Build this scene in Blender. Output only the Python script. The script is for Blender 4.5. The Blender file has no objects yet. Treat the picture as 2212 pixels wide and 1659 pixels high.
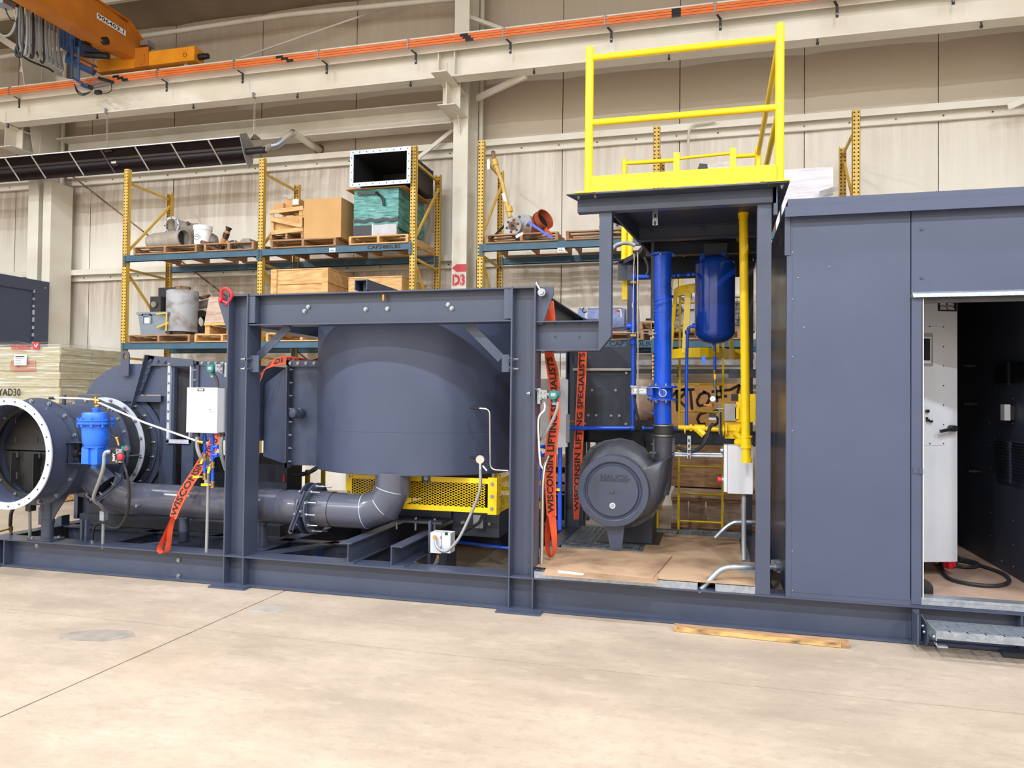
import bpy, math, random
from mathutils import Vector as V, Matrix
random.seed(7)
sc=bpy.context.scene
PI=math.pi
# ---------------------------------------------------------------- camera
F_PX,YAW,PIT,ROL=1628.65,.259830,.0197134,.0111628
CAM=V((0,0,1.6))
FW=V((-math.sin(YAW)*math.cos(PIT),math.cos(YAW)*math.cos(PIT),math.sin(PIT)))
_r=V((math.cos(YAW),math.sin(YAW),0)); _u=_r.cross(FW)
RT=_r*math.cos(ROL)+_u*math.sin(ROL); UP=-_r*math.sin(ROL)+_u*math.cos(ROL)
cd=bpy.data.cameras.new('camera'); co=bpy.data.objects.new('camera',cd); sc.collection.objects.link(co)
m=Matrix((RT,UP,-FW)).transposed().to_4x4(); m.translation=CAM; co.matrix_world=m
cd.sensor_width=36; cd.lens=F_PX/2212*36; cd.clip_end=200; sc.camera=co
# ---------------------------------------------------------------- world, lamps, exposure
w=bpy.data.worlds.new('world'); sc.world=w; w.use_nodes=True
w.node_tree.nodes['Background'].inputs[0].default_value=(.85,.92,1,1); w.node_tree.nodes['Background'].inputs[1].default_value=.2
sc.view_settings.view_transform='Standard'; sc.view_settings.look='None'; sc.view_settings.gamma=1
sc.view_settings.use_curve_mapping=False; sc.view_settings.exposure=0.1
LAMPS=[(x,y) for y in (-6.5,-1.2,4.0) for x in (-12.5,-7.6,-2.9,1.9,6.6)]
for x,y in LAMPS:
    ld=bpy.data.lights.new('high_bay_lamp','AREA'); ld.shape='DISK'; ld.size=.42; ld.energy={-6.5:400,-1.2:460,4.0:150}[y]*(1.5 if x<-12 else 1.15 if x<-7 else 1)
    ld.color=(.90,.955,1)
    lo=bpy.data.objects.new('high_bay_lamp',ld); lo.location=(x,y,8.5); sc.collection.objects.link(lo)

def ray(px,py): return FW*F_PX+RT*(px-1106)-UP*(py-829.5)
def at(px,py,Y):                      # measured point: picture position at depth Y (metres)
    d=ray(px,py); return CAM+d*(Y/d.y)
def atz(px,py,z):
    d=ray(px,py); return CAM+d*((z-1.6)/d.z)
# ---------------------------------------------------------------- materials
def lin(c):
    return tuple(((v/255)/12.92 if v/255<=.04045 else ((v/255+.055)/1.055)**2.4) for v in c)
def newmat(name):
    m=bpy.data.materials.new(name); m.use_nodes=True; nt=m.node_tree; return m,nt,nt.nodes['Principled BSDF']
def mat(name,c,rough=.5,metal=0,c2=None,scale=6,stretch=(1,1,1),lo=.35,hi=.7,bump=0,bscale=40,detail=6,coat=0,alpha=1,trans=0,spec=.5):
    m,nt,b=newmat(name); N=nt.nodes; L=nt.links
    b.inputs['Roughness'].default_value=rough; b.inputs['Metallic'].default_value=metal
    b.inputs['Coat Weight'].default_value=coat; b.inputs['Alpha'].default_value=alpha
    b.inputs['Transmission Weight'].default_value=trans; b.inputs['Specular IOR Level'].default_value=spec
    b.inputs['Base Color'].default_value=(*lin(c),1)
    tc=N.new('ShaderNodeTexCoord')
    if c2:
        mp=N.new('ShaderNodeMapping'); mp.inputs['Scale'].default_value=stretch; L.new(tc.outputs['Object'],mp.inputs[0])
        n=N.new('ShaderNodeTexNoise'); n.inputs['Scale'].default_value=scale; n.inputs['Detail'].default_value=detail; L.new(mp.outputs[0],n.inputs[0])
        r=N.new('ShaderNodeMapRange'); r.inputs[1].default_value=lo; r.inputs[2].default_value=hi; L.new(n.outputs[0],r.inputs[0])
        mx=N.new('ShaderNodeMix'); mx.data_type='RGBA'; mx.inputs[6].default_value=(*lin(c),1); mx.inputs[7].default_value=(*lin(c2),1)
        L.new(r.outputs[0],mx.inputs[0]); L.new(mx.outputs[2],b.inputs['Base Color'])
    if bump:
        n2=N.new('ShaderNodeTexNoise'); n2.inputs['Scale'].default_value=bscale; n2.inputs['Detail'].default_value=3
        mp2=N.new('ShaderNodeMapping'); mp2.inputs['Scale'].default_value=stretch; L.new(tc.outputs['Object'],mp2.inputs[0]); L.new(mp2.outputs[0],n2.inputs[0])
        bp=N.new('ShaderNodeBump'); bp.inputs['Strength'].default_value=bump; bp.inputs['Distance'].default_value=.01
        L.new(n2.outputs[0],bp.inputs['Height']); L.new(bp.outputs[0],b.inputs['Normal'])
    return m
M={}
M['navy']=mat('navy_paint',(66,73,93),.36,c2=(61,68,88),scale=3,bump=.05,bscale=30)
M['navyflat']=mat('navy_sheet',(66,74,98),.46,c2=(62,70,94),scale=2,bump=.03,bscale=80)
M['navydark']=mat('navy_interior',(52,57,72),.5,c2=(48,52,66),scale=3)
M['iron']=mat('cast_iron_paint',(78,80,90),.38,c2=(68,70,80),scale=9,bump=.35,bscale=90)
M['pipe']=mat('gloss_grey_pipe',(78,82,98),.22,c2=(88,82,86),scale=4,lo=.45,hi=.75,coat=.2)
M['yellow']=mat('safety_yellow',(246,206,0),.4,c2=(240,198,0),scale=4)
M['rackyel']=mat('rack_yellow',(226,188,88),.5,c2=(206,164,62),scale=7,stretch=(1,1,.4))
M['rackblue']=mat('rack_blue',(62,98,122),.5,c2=(52,84,106),scale=4)
M['blue']=mat('pipe_blue',(22,84,214),.28,c2=(18,74,196),scale=3)
M['blue2']=mat('actuator_blue',(40,112,232),.38,c2=(34,100,215),scale=5)
M['tankblue']=mat('receiver_blue',(16,62,160),.2,c2=(14,54,146),scale=3,coat=.3)
M['craneblue']=mat('crane_blue',(52,88,140),.5,c2=(44,76,122),scale=6)
M['orange']=mat('crane_orange',(206,126,36),.45,c2=(186,108,30),scale=3)
M['rail']=mat('conductor_orange',(234,126,64),.4,c2=(220,110,52),scale=3)
M['strap']=mat('orange_webbing',(218,80,38),.75,c2=(186,60,28),scale=9,bump=.2,bscale=200)
M['black']=mat('black_plastic',(26,26,30),.4)
M['rubber']=mat('black_rubber',(34,34,38),.6,c2=(50,50,56),scale=5)
M['ink']=mat('black_ink',(24,20,22),.7)
M['dark']=mat('dark_steel',(44,42,44),.45,metal=.3,c2=(60,56,56),scale=6)
M['white']=mat('white_enclosure',(206,209,217),.4,c2=(198,201,210),scale=3)
M['cream']=mat('cream_steel',(232,228,216),.5,c2=(222,214,200),scale=1.5,stretch=(1,1,2))
M['cream2']=mat('cream_purlin',(216,210,198),.55,c2=(202,194,180),scale=2)
M['roof']=mat('roof_liner',(150,134,116),.7,c2=(134,118,102),scale=2)
M['paper']=mat('white_paper',(244,246,250),.7)
M['galv']=mat('galvanised_steel',(176,184,196),.38,metal=.75,c2=(150,158,170),scale=30)
M['zinc']=mat('zinc_bolt',(160,164,170),.42,metal=.85)
M['chrome']=mat('polished_steel',(225,225,228),.12,metal=1)
M['flange']=mat('primed_flange',(188,192,208),.5,c2=(168,172,186),scale=8)
M['brass']=mat('brass',(190,146,70),.3,metal=.8)
M['conduit']=mat('grey_conduit',(150,152,154),.45,metal=.35)
M['tube']=mat('stainless_tube',(196,190,182),.25,metal=.8)
M['wtube']=mat('white_tube',(232,230,224),.4)
M['wood']=mat('pale_timber',(226,186,130),.7,c2=(190,140,86),scale=5,stretch=(1,6,6),bump=.2,bscale=20)
M['oldwood']=mat('weathered_timber',(184,144,106),.8,c2=(138,102,74),scale=6,stretch=(1,5,5),bump=.2,bscale=20)
M['ply']=mat('plywood',(214,158,96),.65,c2=(194,134,74),scale=4,stretch=(4,4,1))
M['greywood']=mat('grey_plywood',(206,184,170),.8,c2=(170,140,122),scale=6,stretch=(1,1,6))
M['card']=mat('cardboard',(206,162,108),.75,c2=(198,152,98),scale=3)
M['hard']=mat('hardboard',(184,152,122),.7,c2=(140,110,88),scale=2.6,lo=.46,hi=.7)
M['teal']=mat('teal_wrap',(88,168,162),.16,c2=(36,92,96),scale=5,stretch=(1,1,7),bump=.6,bscale=9)
M['teal2']=mat('transmitter_teal',(34,108,112),.4)
M['wool']=mat('mineral_wool',(186,176,138),.9,c2=(156,146,108),scale=7,stretch=(1,1,9),bump=.4,bscale=30)
M['rust']=mat('rusty_steel',(150,112,84),.7,c2=(96,64,46),scale=10,lo=.4,hi=.6)
M['rustcap']=mat('terracotta_rubber',(186,86,52),.6,c2=(150,66,40),scale=6)
M['greyp']=mat('scuffed_grey_paint',(176,178,186),.5,c2=(140,132,128),scale=5,lo=.5,hi=.68)
M['cast']=mat('aluminium_casting',(150,145,140),.5,metal=.4,c2=(110,104,98),scale=9,bump=.3,bscale=25)
M['binblue']=mat('grey_bin',(130,140,154),.5)
M['duct']=mat('weathered_duct',(186,180,172),.5,metal=.2,c2=(160,150,140),scale=6)
M['heater']=mat('heater_tube',(46,42,48),.4,metal=.4)
M['reflector']=mat('heater_reflector',(78,68,68),.35,metal=.6)
M['red']=mat('red_paint',(206,40,54),.4)
M['redtxt']=mat('red_print',(196,48,56),.6)
M['quilt']=mat('blue_quilt',(138,150,192),.85,c2=(116,128,172),scale=14,bump=.6,bscale=18)
M['silver']=mat('aluminium_box',(150,148,150),.45,metal=.5,c2=(168,166,168),scale=5)
M['glass']=mat('dark_screen',(40,44,48),.1)
M['lcd']=mat('grey_screen',(150,162,148),.2)
M['gaugeface']=mat('gauge_face',(238,240,242),.3)
M['green']=mat('green_tag',(120,190,140),.6)
M['shelter']=mat('shelter_floor',(178,150,132),.7,c2=(150,118,100),scale=3)
M['inner']=mat('duct_interior',(38,37,38),.5,c2=(54,51,50),scale=3)
# stretch film over the insulation: thin, partly see-through
def film():
    m,nt,b=newmat('stretch_film'); N=nt.nodes; L=nt.links
    b.inputs['Base Color'].default_value=(.9,.9,.9,1); b.inputs['Roughness'].default_value=.2
    tc=N.new('ShaderNodeTexCoord'); mp=N.new('ShaderNodeMapping'); mp.inputs['Rotation'].default_value=(0,math.radians(28),0); mp.inputs['Scale'].default_value=(1.2,1.2,22)
    n=N.new('ShaderNodeTexNoise'); n.inputs['Scale'].default_value=1.6; n.inputs['Detail'].default_value=5
    r=N.new('ShaderNodeMapRange'); r.inputs[1].default_value=.52; r.inputs[2].default_value=.72; r.inputs[3].default_value=.14; r.inputs[4].default_value=.62
    L.new(tc.outputs['Object'],mp.inputs[0]); L.new(mp.outputs[0],n.inputs[0]); L.new(n.outputs[0],r.inputs[0]); L.new(r.outputs[0],b.inputs['Alpha'])
    bp=N.new('ShaderNodeBump'); bp.inputs['Strength'].default_value=.4; bp.inputs['Distance'].default_value=.02; L.new(n.outputs[0],bp.inputs['Height']); L.new(bp.outputs[0],b.inputs['Normal'])
    return m
M['film']=film()
M['wrap']=mat('clear_wrap',(225,230,235),.15,alpha=.35)
# concrete floor
def concrete():
    m,nt,b=newmat('concrete'); N=nt.nodes; L=nt.links
    tc=N.new('ShaderNodeTexCoord')
    def noise(s,d,st=(1,1,1),ro=.6):
        mp=N.new('ShaderNodeMapping'); mp.inputs['Scale'].default_value=st; L.new(tc.outputs['Object'],mp.inputs[0])
        n=N.new('ShaderNodeTexNoise'); n.inputs['Scale'].default_value=s; n.inputs['Detail'].default_value=d; n.inputs['Roughness'].default_value=ro; L.new(mp.outputs[0],n.inputs[0]); return n.outputs[0]
    def rng(x,a,b_,c=0,d=1):
        r=N.new('ShaderNodeMapRange'); r.inputs[1].default_value=a; r.inputs[2].default_value=b_; r.inputs[3].default_value=c; r.inputs[4].default_value=d; L.new(x,r.inputs[0]); return r.outputs[0]
    def mixc(f,a,c):
        mx=N.new('ShaderNodeMix'); mx.data_type='RGBA'
        L.new(f,mx.inputs[0])
        if isinstance(a,tuple): mx.inputs[6].default_value=(*lin(a),1)
        else: L.new(a,mx.inputs[6])
        mx.inputs[7].default_value=(*lin(c),1); return mx.outputs[2]
    c=mixc(rng(noise(1.1,8,(.6,1.4,1),.7),.38,.62),(184,167,150),(162,146,130))
    c=mixc(rng(noise(.35,4),.5,.72,0,.55),c,(146,134,118))
    c=mixc(rng(noise(7,6,(.5,1,1),.75),.55,.75,0,.5),c,(204,187,168))
    c=mixc(rng(noise(.9,6,(1,1,1),.6),.66,.74,0,.5),c,(128,118,108))
    c=mixc(rng(noise(20,7,(.6,1,1),.8),.5,.68,0,.55),c,(150,134,118))
    c=mixc(rng(noise(60,3),.6,.75,0,.35),c,(150,134,116))
    c=mixc(rng(noise(.55,5,(1.3,.8,1)),.62,.75,0,.4),c,(192,166,128))
    L.new(c,b.inputs['Base Color'])
    L.new(rng(noise(3,6),.3,.7,.34,.62),b.inputs['Roughness'])
    bp=N.new('ShaderNodeBump'); bp.inputs['Strength'].default_value=.12; bp.inputs['Distance'].default_value=.01
    L.new(noise(45,5),bp.inputs['Height']); L.new(bp.outputs[0],b.inputs['Normal'])
    return m
M['concrete']=concrete()
# wall liner: off-white vinyl with brown dust that runs down in streaks below each girt, heavier towards the left
def liner():
    m,nt,b=newmat('wall_liner'); N=nt.nodes; L=nt.links
    geo=N.new('ShaderNodeNewGeometry'); sp=N.new('ShaderNodeSeparateXYZ'); L.new(geo.outputs['Position'],sp.inputs[0])
    def ma(op,*a):
        n=N.new('ShaderNodeMath'); n.operation=op
        for i,v in enumerate(a):
            if isinstance(v,(int,float)): n.inputs[i].default_value=v
            else: L.new(v,n.inputs[i])
        return n.outputs[0]
    def rng(x,a,b_,c=0,d=1):
        r=N.new('ShaderNodeMapRange'); r.inputs[1].default_value=a; r.inputs[2].default_value=b_; r.inputs[3].default_value=c; r.inputs[4].default_value=d; L.new(x,r.inputs[0]); return r.outputs[0]
    mp=N.new('ShaderNodeMapping'); mp.inputs['Scale'].default_value=(9,1,.35); L.new(geo.outputs['Position'],mp.inputs[0])
    st=N.new('ShaderNodeTexNoise'); st.inputs['Scale'].default_value=1; st.inputs['Detail'].default_value=6; st.inputs['Roughness'].default_value=.7; L.new(mp.outputs[0],st.inputs[0])
    mp2=N.new('ShaderNodeMapping'); mp2.inputs['Scale'].default_value=(1.1,1,.6); L.new(geo.outputs['Position'],mp2.inputs[0])
    bl=N.new('ShaderNodeTexNoise'); bl.inputs['Scale'].default_value=1; bl.inputs['Detail'].default_value=4; L.new(mp2.outputs[0],bl.inputs[0])
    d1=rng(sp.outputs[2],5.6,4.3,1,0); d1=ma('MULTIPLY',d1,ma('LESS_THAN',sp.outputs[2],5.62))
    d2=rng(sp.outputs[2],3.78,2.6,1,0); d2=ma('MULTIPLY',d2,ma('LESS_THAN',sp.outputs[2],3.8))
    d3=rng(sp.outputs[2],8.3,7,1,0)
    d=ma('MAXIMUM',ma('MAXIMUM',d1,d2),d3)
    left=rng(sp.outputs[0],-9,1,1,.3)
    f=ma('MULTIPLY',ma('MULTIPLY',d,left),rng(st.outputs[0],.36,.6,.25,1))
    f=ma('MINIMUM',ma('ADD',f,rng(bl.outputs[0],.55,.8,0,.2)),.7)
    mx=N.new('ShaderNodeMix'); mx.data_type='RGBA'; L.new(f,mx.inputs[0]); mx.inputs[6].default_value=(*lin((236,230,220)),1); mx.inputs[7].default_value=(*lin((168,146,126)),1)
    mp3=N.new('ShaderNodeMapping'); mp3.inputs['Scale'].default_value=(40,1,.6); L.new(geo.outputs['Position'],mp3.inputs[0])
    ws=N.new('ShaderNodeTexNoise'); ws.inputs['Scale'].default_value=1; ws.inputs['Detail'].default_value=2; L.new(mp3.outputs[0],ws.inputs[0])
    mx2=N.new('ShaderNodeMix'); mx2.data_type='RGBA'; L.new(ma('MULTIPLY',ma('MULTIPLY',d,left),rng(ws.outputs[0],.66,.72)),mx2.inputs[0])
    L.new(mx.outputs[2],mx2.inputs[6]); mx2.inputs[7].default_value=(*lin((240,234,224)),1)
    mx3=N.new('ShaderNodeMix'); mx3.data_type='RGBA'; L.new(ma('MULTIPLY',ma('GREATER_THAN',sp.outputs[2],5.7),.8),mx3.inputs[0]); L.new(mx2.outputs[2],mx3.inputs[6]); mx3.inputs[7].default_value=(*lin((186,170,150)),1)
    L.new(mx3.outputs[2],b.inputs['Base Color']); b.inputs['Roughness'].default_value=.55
    bp=N.new('ShaderNodeBump'); bp.inputs['Strength'].default_value=.25; bp.inputs['Distance'].default_value=.03; L.new(bl.outputs[0],bp.inputs['Height']); L.new(bp.outputs[0],b.inputs['Normal'])
    return m
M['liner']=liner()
# ---------------------------------------------------------------- mesh helpers
def vec(a): return a if isinstance(a,V) else V(a)
def frame(d,up=(0,0,1)):
    d=vec(d).normalized(); up=vec(up)
    if abs(d.dot(up))>.999: up=V((1,0,0)) if abs(d.x)<.9 else V((0,1,0))
    s=d.cross(up).normalized(); return d,s,s.cross(d)
class MB:
    def __init__(s): s.v=[]; s.f=[]
    def add(s,vs,fs):
        n=len(s.v); s.v+=[tuple(p) for p in vs]; s.f+=[tuple(i+n for i in f) for f in fs]; return s
    def box(s,x0,x1,y0,y1,z0,z1):
        if x0>x1:x0,x1=x1,x0
        if y0>y1:y0,y1=y1,y0
        if z0>z1:z0,z1=z1,z0
        vs=[(x,y,z) for z in(z0,z1) for y in(y0,y1) for x in(x0,x1)]
        return s.add(vs,[(0,2,3,1),(4,5,7,6),(0,1,5,4),(2,6,7,3),(0,4,6,2),(1,3,7,5)])
    def obox(s,c,a,b,h):   # centre and three half vectors
        c,a,b,h=map(vec,(c,a,b,h))
        vs=[c+a*i+b*j+h*k for k in(-1,1) for j in(-1,1) for i in(-1,1)]
        return s.add(vs,[(0,2,3,1),(4,5,7,6),(0,1,5,4),(2,6,7,3),(0,4,6,2),(1,3,7,5)])
    def bar(s,p,q,w,h,up=(0,0,1),du=0,dw=0):
        p,q=vec(p),vec(q); d,sd,u=frame(q-p,up); c=(p+q)/2+u*du+sd*dw
        return s.obox(c,(q-p)/2,sd*(w/2),u*(h/2))
    def ibeam(s,p,q,D,W,tf=.012,tw=.008,up=(0,0,1)):
        s.bar(p,q,W,tf,up,du=D/2-tf/2); s.bar(p,q,W,tf,up,du=-D/2+tf/2); return s.bar(p,q,tw,D-2*tf,up)
    def channel(s,p,q,D,W,t=.009,up=(0,0,1),side=1):   # web on one side, flanges to the other
        s.bar(p,q,W,t,up,du=D/2-t/2); s.bar(p,q,W,t,up,du=-D/2+t/2); return s.bar(p,q,t,D-2*t,up,dw=side*(W/2-t/2))
    def cyl(s,p,q,r,r2=None,n=16,caps=True):
        p,q=vec(p),vec(q); r2=r if r2 is None else r2; d,a,b=frame(q-p)
        vs=[]
        for c,rr in((p,r),(q,r2)):
            for i in range(n):
                t=2*PI*i/n; vs.append(c+a*(rr*math.cos(t))+b*(rr*math.sin(t)))
        fs=[(i,(i+1)%n,n+(i+1)%n,n+i) for i in range(n)]
        if caps: fs+=[tuple(range(n))[::-1],tuple(range(n,2*n))]
        return s.add(vs,fs)
    def lathe(s,o,ax,prof,n=32,closed=False):   # prof: (radius, distance along the axis)
        o=vec(o); d,a,b=frame(ax); vs=[]; k=len(prof)
        for r,t in prof:
            for i in range(n):
                g=2*PI*i/n; vs.append(o+d*t+a*(r*math.cos(g))+b*(r*math.sin(g)))
        fs=[]
        for j in range(k if closed else k-1):
            for i in range(n):
                j2=(j+1)%k; fs.append((j*n+i,j*n+(i+1)%n,j2*n+(i+1)%n,j2*n+i))
        if not closed:
            if prof[0][0]>1e-4: fs.append(tuple(range(n))[::-1])
            if prof[-1][0]>1e-4: fs.append(tuple(range((k-1)*n,k*n)))
        return s.add(vs,fs)
    def ring(s,o,ax,r0,r1,t,n=32): return s.lathe(o,ax,[(r0,-t/2),(r1,-t/2),(r1,t/2),(r0,t/2)],n,True)
    def shell(s,o,ax,r,t0,t1,th=.006,n=48): return s.lathe(o,ax,[(r-th,t0),(r,t0),(r,t1),(r-th,t1)],n,True)
    def tube(s,pts,r,n=8,rr=None,caps=True):
        pts=[vec(p) for p in pts]; k=len(pts); vs=[]; a=None
        for i,p in enumerate(pts):
            t=(pts[min(i+1,k-1)]-pts[max(i-1,0)])
            if t.length<1e-9: t=V((0,0,1))
            t.normalize()
            if a is None: _,a,_b=frame(t)
            a=(a-t*a.dot(t)); 
            if a.length<1e-6: _,a,_b=frame(t)
            a.normalize(); b=t.cross(a); R=rr[i] if rr else r
            for j in range(n):
                g=2*PI*j/n; vs.append(p+a*(R*math.cos(g))+b*(R*math.sin(g)))
        fs=[(i*n+j,i*n+(j+1)%n,(i+1)*n+(j+1)%n,(i+1)*n+j) for i in range(k-1) for j in range(n)]
        if caps: fs+=[tuple(range(n))[::-1],tuple(range((k-1)*n,k*n))]
        return s.add(vs,fs)
    def prism(s,poly,o,U,W,T):     # polygon (u,v) in plane U,W at o, thickness vector T
        o,U,W,T=map(vec,(o,U,W,T)); n=len(poly)
        a=[o+U*u+W*v for u,v in poly]; vs=a+[p+T for p in a]
        fs=[tuple(range(n)),tuple(range(n,2*n))[::-1]]+[(i,(i+1)%n,n+(i+1)%n,n+i) for i in range(n)]
        return s.add(vs,fs)
    def poly3(s,pts,T):
        pts=[vec(p) for p in pts]; T=vec(T); n=len(pts)
        return s.add(pts+[p+T for p in pts],[tuple(range(n)),tuple(range(n,2*n))[::-1]]+[(i,(i+1)%n,n+(i+1)%n,n+i) for i in range(n)])
    def sphere(s,c,r,n=12,sq=1):
        prof=[(max(r*math.sin(PI*i/(n//2)),1e-5),-r*sq*math.cos(PI*i/(n//2))) for i in range(n//2+1)]
        return s.lathe(c,(0,0,1),prof,n)
    def bolt(s,p,d,r=.012,h=.01,stud=0):
        d=vec(d).normalized(); p=vec(p); s.cyl(p,p+d*.003,r*1.45,n=12); s.cyl(p+d*.003,p+d*(.003+h),r,n=6)
        if stud: s.cyl(p+d*h,p+d*(h+stud),r*.5,n=6)
        return s
    def sheet(s,rows,th=None):    # grid of points
        a=len(rows); b=len(rows[0]); vs=[p for r in rows for p in r]
        return s.add(vs,[(i*b+j,i*b+j+1,(i+1)*b+j+1,(i+1)*b+j) for i in range(a-1) for j in range(b-1)])
def fillet(pts,rad=.05,n=5):
    pts=[vec(p) for p in pts]; out=[pts[0]]
    for i in range(1,len(pts)-1):
        p=pts[i]; a=pts[i-1]-p; b=pts[i+1]-p; r=min(rad,a.length*.49,b.length*.49); a=p+a.normalized()*r; b=p+b.normalized()*r
        for k in range(n+1):
            t=k/n; out.append(a*(1-t)**2+p*2*t*(1-t)+b*t*t)
    return out+[pts[-1]]
def spline(pts,n=8):
    pts=[vec(p) for p in pts]; P=[pts[0]*2-pts[1]]+pts+[pts[-1]*2-pts[-2]]; out=[]
    for i in range(1,len(P)-2):
        a,b,c,d=P[i-1:i+3]
        for k in range(n):
            t=k/n; out.append(.5*((2*b)+(c-a)*t+(2*a-5*b+4*c-d)*t*t+(3*b-a-3*c+d)*t**3))
    return out+[pts[-1]]
COL=sc.collection.objects
def mesh(name,mb,mt,off=V((0,0,0)),sm=40):
    me=bpy.data.meshes.new(name); me.from_pydata([(x-off.x,y-off.y,z-off.z) for x,y,z in mb.v],[],mb.f); me.update()
    import bmesh
    bm=bmesh.new(); bm.from_mesh(me); bmesh.ops.recalc_face_normals(bm,faces=bm.faces); bm.to_mesh(me); bm.free()
    if sm:
        me.polygons.foreach_set('use_smooth',[True]*len(me.polygons)); me.set_sharp_from_angle(angle=math.radians(sm))
    me.materials.append(M[mt] if isinstance(mt,str) else mt); return me
def tag(o,label=None,cat=None,group=None,kind=None):
    if label: o['label']=label
    if cat: o['category']=cat
    if group: o['group']=group
    if kind: o['kind']=kind
    return o
def woff(p):
    o=V((0,0,0))
    while p is not None: o+=p.location; p=p.parent
    return o
def thing(name,label,cat,loc,group=None,kind=None):
    o=bpy.data.objects.new(name,None); COL.link(o); o.location=loc; o.empty_display_size=.1
    return tag(o,label,cat,group,kind)
def part(name,mb,mt,parent,label=None,kind=None,sm=40,loc=None):
    l=vec(loc) if loc is not None else V((0,0,0)); off=woff(parent)
    if loc is not None: l=l-off
    me=mesh(name,mb,mt,off+l,sm); o=bpy.data.objects.new(name,me); COL.link(o); o.parent=parent; o.location=l
    return tag(o,label,None,None,kind)
def solo(name,mb,mt,label,cat,group=None,kind=None,sm=40,loc=None):
    if loc is None:
        n=len(mb.v); loc=V((sum(v[0] for v in mb.v)/n,sum(v[1] for v in mb.v)/n,min(v[2] for v in mb.v)))
    me=mesh(name,mb,mt,vec(loc),sm); o=bpy.data.objects.new(name,me); COL.link(o); o.location=loc
    return tag(o,label,cat,group,kind)
def inst(o,parent,loc,rot=None,name=None):      # same mesh, another place (child)
    c=o.copy(); COL.link(c); c.parent=parent; c.location=vec(loc)-woff(parent)
    if rot: c.rotation_euler=rot
    return c
def copy_tree(o,loc,label=None,group=None,rz=None):
    c=o.copy(); COL.link(c); c.location=loc
    if label: c['label']=label
    if group: c['group']=group
    if rz is not None: c.rotation_euler=(0,0,rz)
    def rec(a,b):
        for ch in [x for x in sc.objects if x.parent==a]:
            d=ch.copy(); COL.link(d); d.parent=b; rec(ch,d)
    rec(o,c); return c
def textmb(body,size,fn,width=None,bold=0,align='CENTER',ext=0):    # fn maps flat (u,v) to 3-D
    cu=bpy.data.curves.new('t','FONT'); cu.body=body; cu.size=size; cu.align_x=align; cu.align_y='CENTER'; cu.offset=bold; cu.resolution_u=2; cu.extrude=ext
    ob=bpy.data.objects.new('t',cu); me=bpy.data.meshes.new_from_object(ob)
    vs=[v.co.copy() for v in me.vertices]; k=1
    if width:
        xs=[v.x for v in vs]; k=width/(max(xs)-min(xs))
    mb=MB(); mb.add([fn(v.x*k,v.y,v.z) if ext else fn(v.x*k,v.y) for v in vs],[tuple(p.vertices) for p in me.polygons])
    bpy.data.objects.remove(ob); bpy.data.curves.remove(cu); bpy.data.meshes.remove(me); return mb
def flat(o,U,W):
    o,U,W=vec(o),vec(U).normalized(),vec(W).normalized(); N=U.cross(W); return lambda u,v,w=0:o+U*u+W*v+N*w
X,Y,Z=V((1,0,0)),V((0,1,0)),V((0,0,1))
# ================================================================ THE BUILDING
WY=11.8
fl=thing('floor',None,None,(0,0,0),kind='structure')
# slabs meet at two saw-cut joints (one running away, two running along)
jx=-3.39; xs=[-16,-9.9,jx,3.2,9]; ys=[-9,-1.6,4.48,10.6,12]; g=.006
for i in range(4):
    for j in range(4):
        part('slab',MB().box(xs[i]+g,xs[i+1]-g,ys[j]+g*.6,ys[j+1]-g*.6,-.15,0),'concrete',fl)
part('joint_filler',MB().box(-16,9,-9,12,-.17,-.012),'dark',fl)
part('floor_patch',MB().prism([(0,0),(.3,.05),(.42,.2),(.3,.3),(.05,.24),(-.1,.1)],(-4.1,4.02,0),X,Y,(0,0,.0015)),mat('grey_patch',(128,122,118),.6,c2=(160,148,134),scale=8),fl)
part('floor_patch',MB().prism([(0,0),(.26,.02),(.3,.16),(.06,.2)],(-3.36,4.95,0),X,Y,(0,0,.0015)),'duct',fl)
wb=thing('wall_back',None,None,(0,WY,0),kind='structure')
seams=[-16,-13.3,-11.5,-9.65,-7.82,-5.97,-4.15,-2.34,-.51,1.29,3.07,4.9,6.75,9]
for a,b in zip(seams,seams[1:]):
    mb=MB(); n=8; rows=[]
    for k in range(25):
        z=k*8.45/24; r=[]
        for i in range(n+1):
            t=i/n; e=math.sin(PI*t)**.5
            puff=.02+.05*e*(abs(math.sin(PI*((z-5.7)/1.9)))**.6)
            r.append((a+.006+(b-a-.012)*t,WY-puff,z))
        rows.append(r)
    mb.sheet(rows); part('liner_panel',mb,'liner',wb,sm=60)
part('seam_backing',MB().box(-16,9,WY+.005,WY+.05,0,8.5),'rust',wb)
for nm,mb in (('wall_left',MB().box(-16.1,-16,-9,12,0,9.6)),('wall_right',MB().box(9,9.1,-9,12,0,9.6)),('wall_front',MB().box(-16,9,-9.1,-9,0,9.8))):
    o=solo(nm,mb,'cream2',None,None,kind='structure')
ce=thing('ceiling',None,None,(0,0,8.45),kind='structure')
def zc(y): return 8.45+(WY-y)/14
part('roof_sheet',MB().poly3([(-16.1,12,zc(12)),(9.1,12,zc(12)),(9.1,-9.1,zc(-9.1)),(-16.1,-9.1,zc(-9.1))],(0,0,.05)),'roof',ce)
for y in (10.6,9.0,7.4,5.8,4.2,2.6,1):
    part('purlin',MB().channel((-16,y,zc(y)-.12),(9,y,zc(y)-.12),.2,.07),'cream2',ce)
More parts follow.
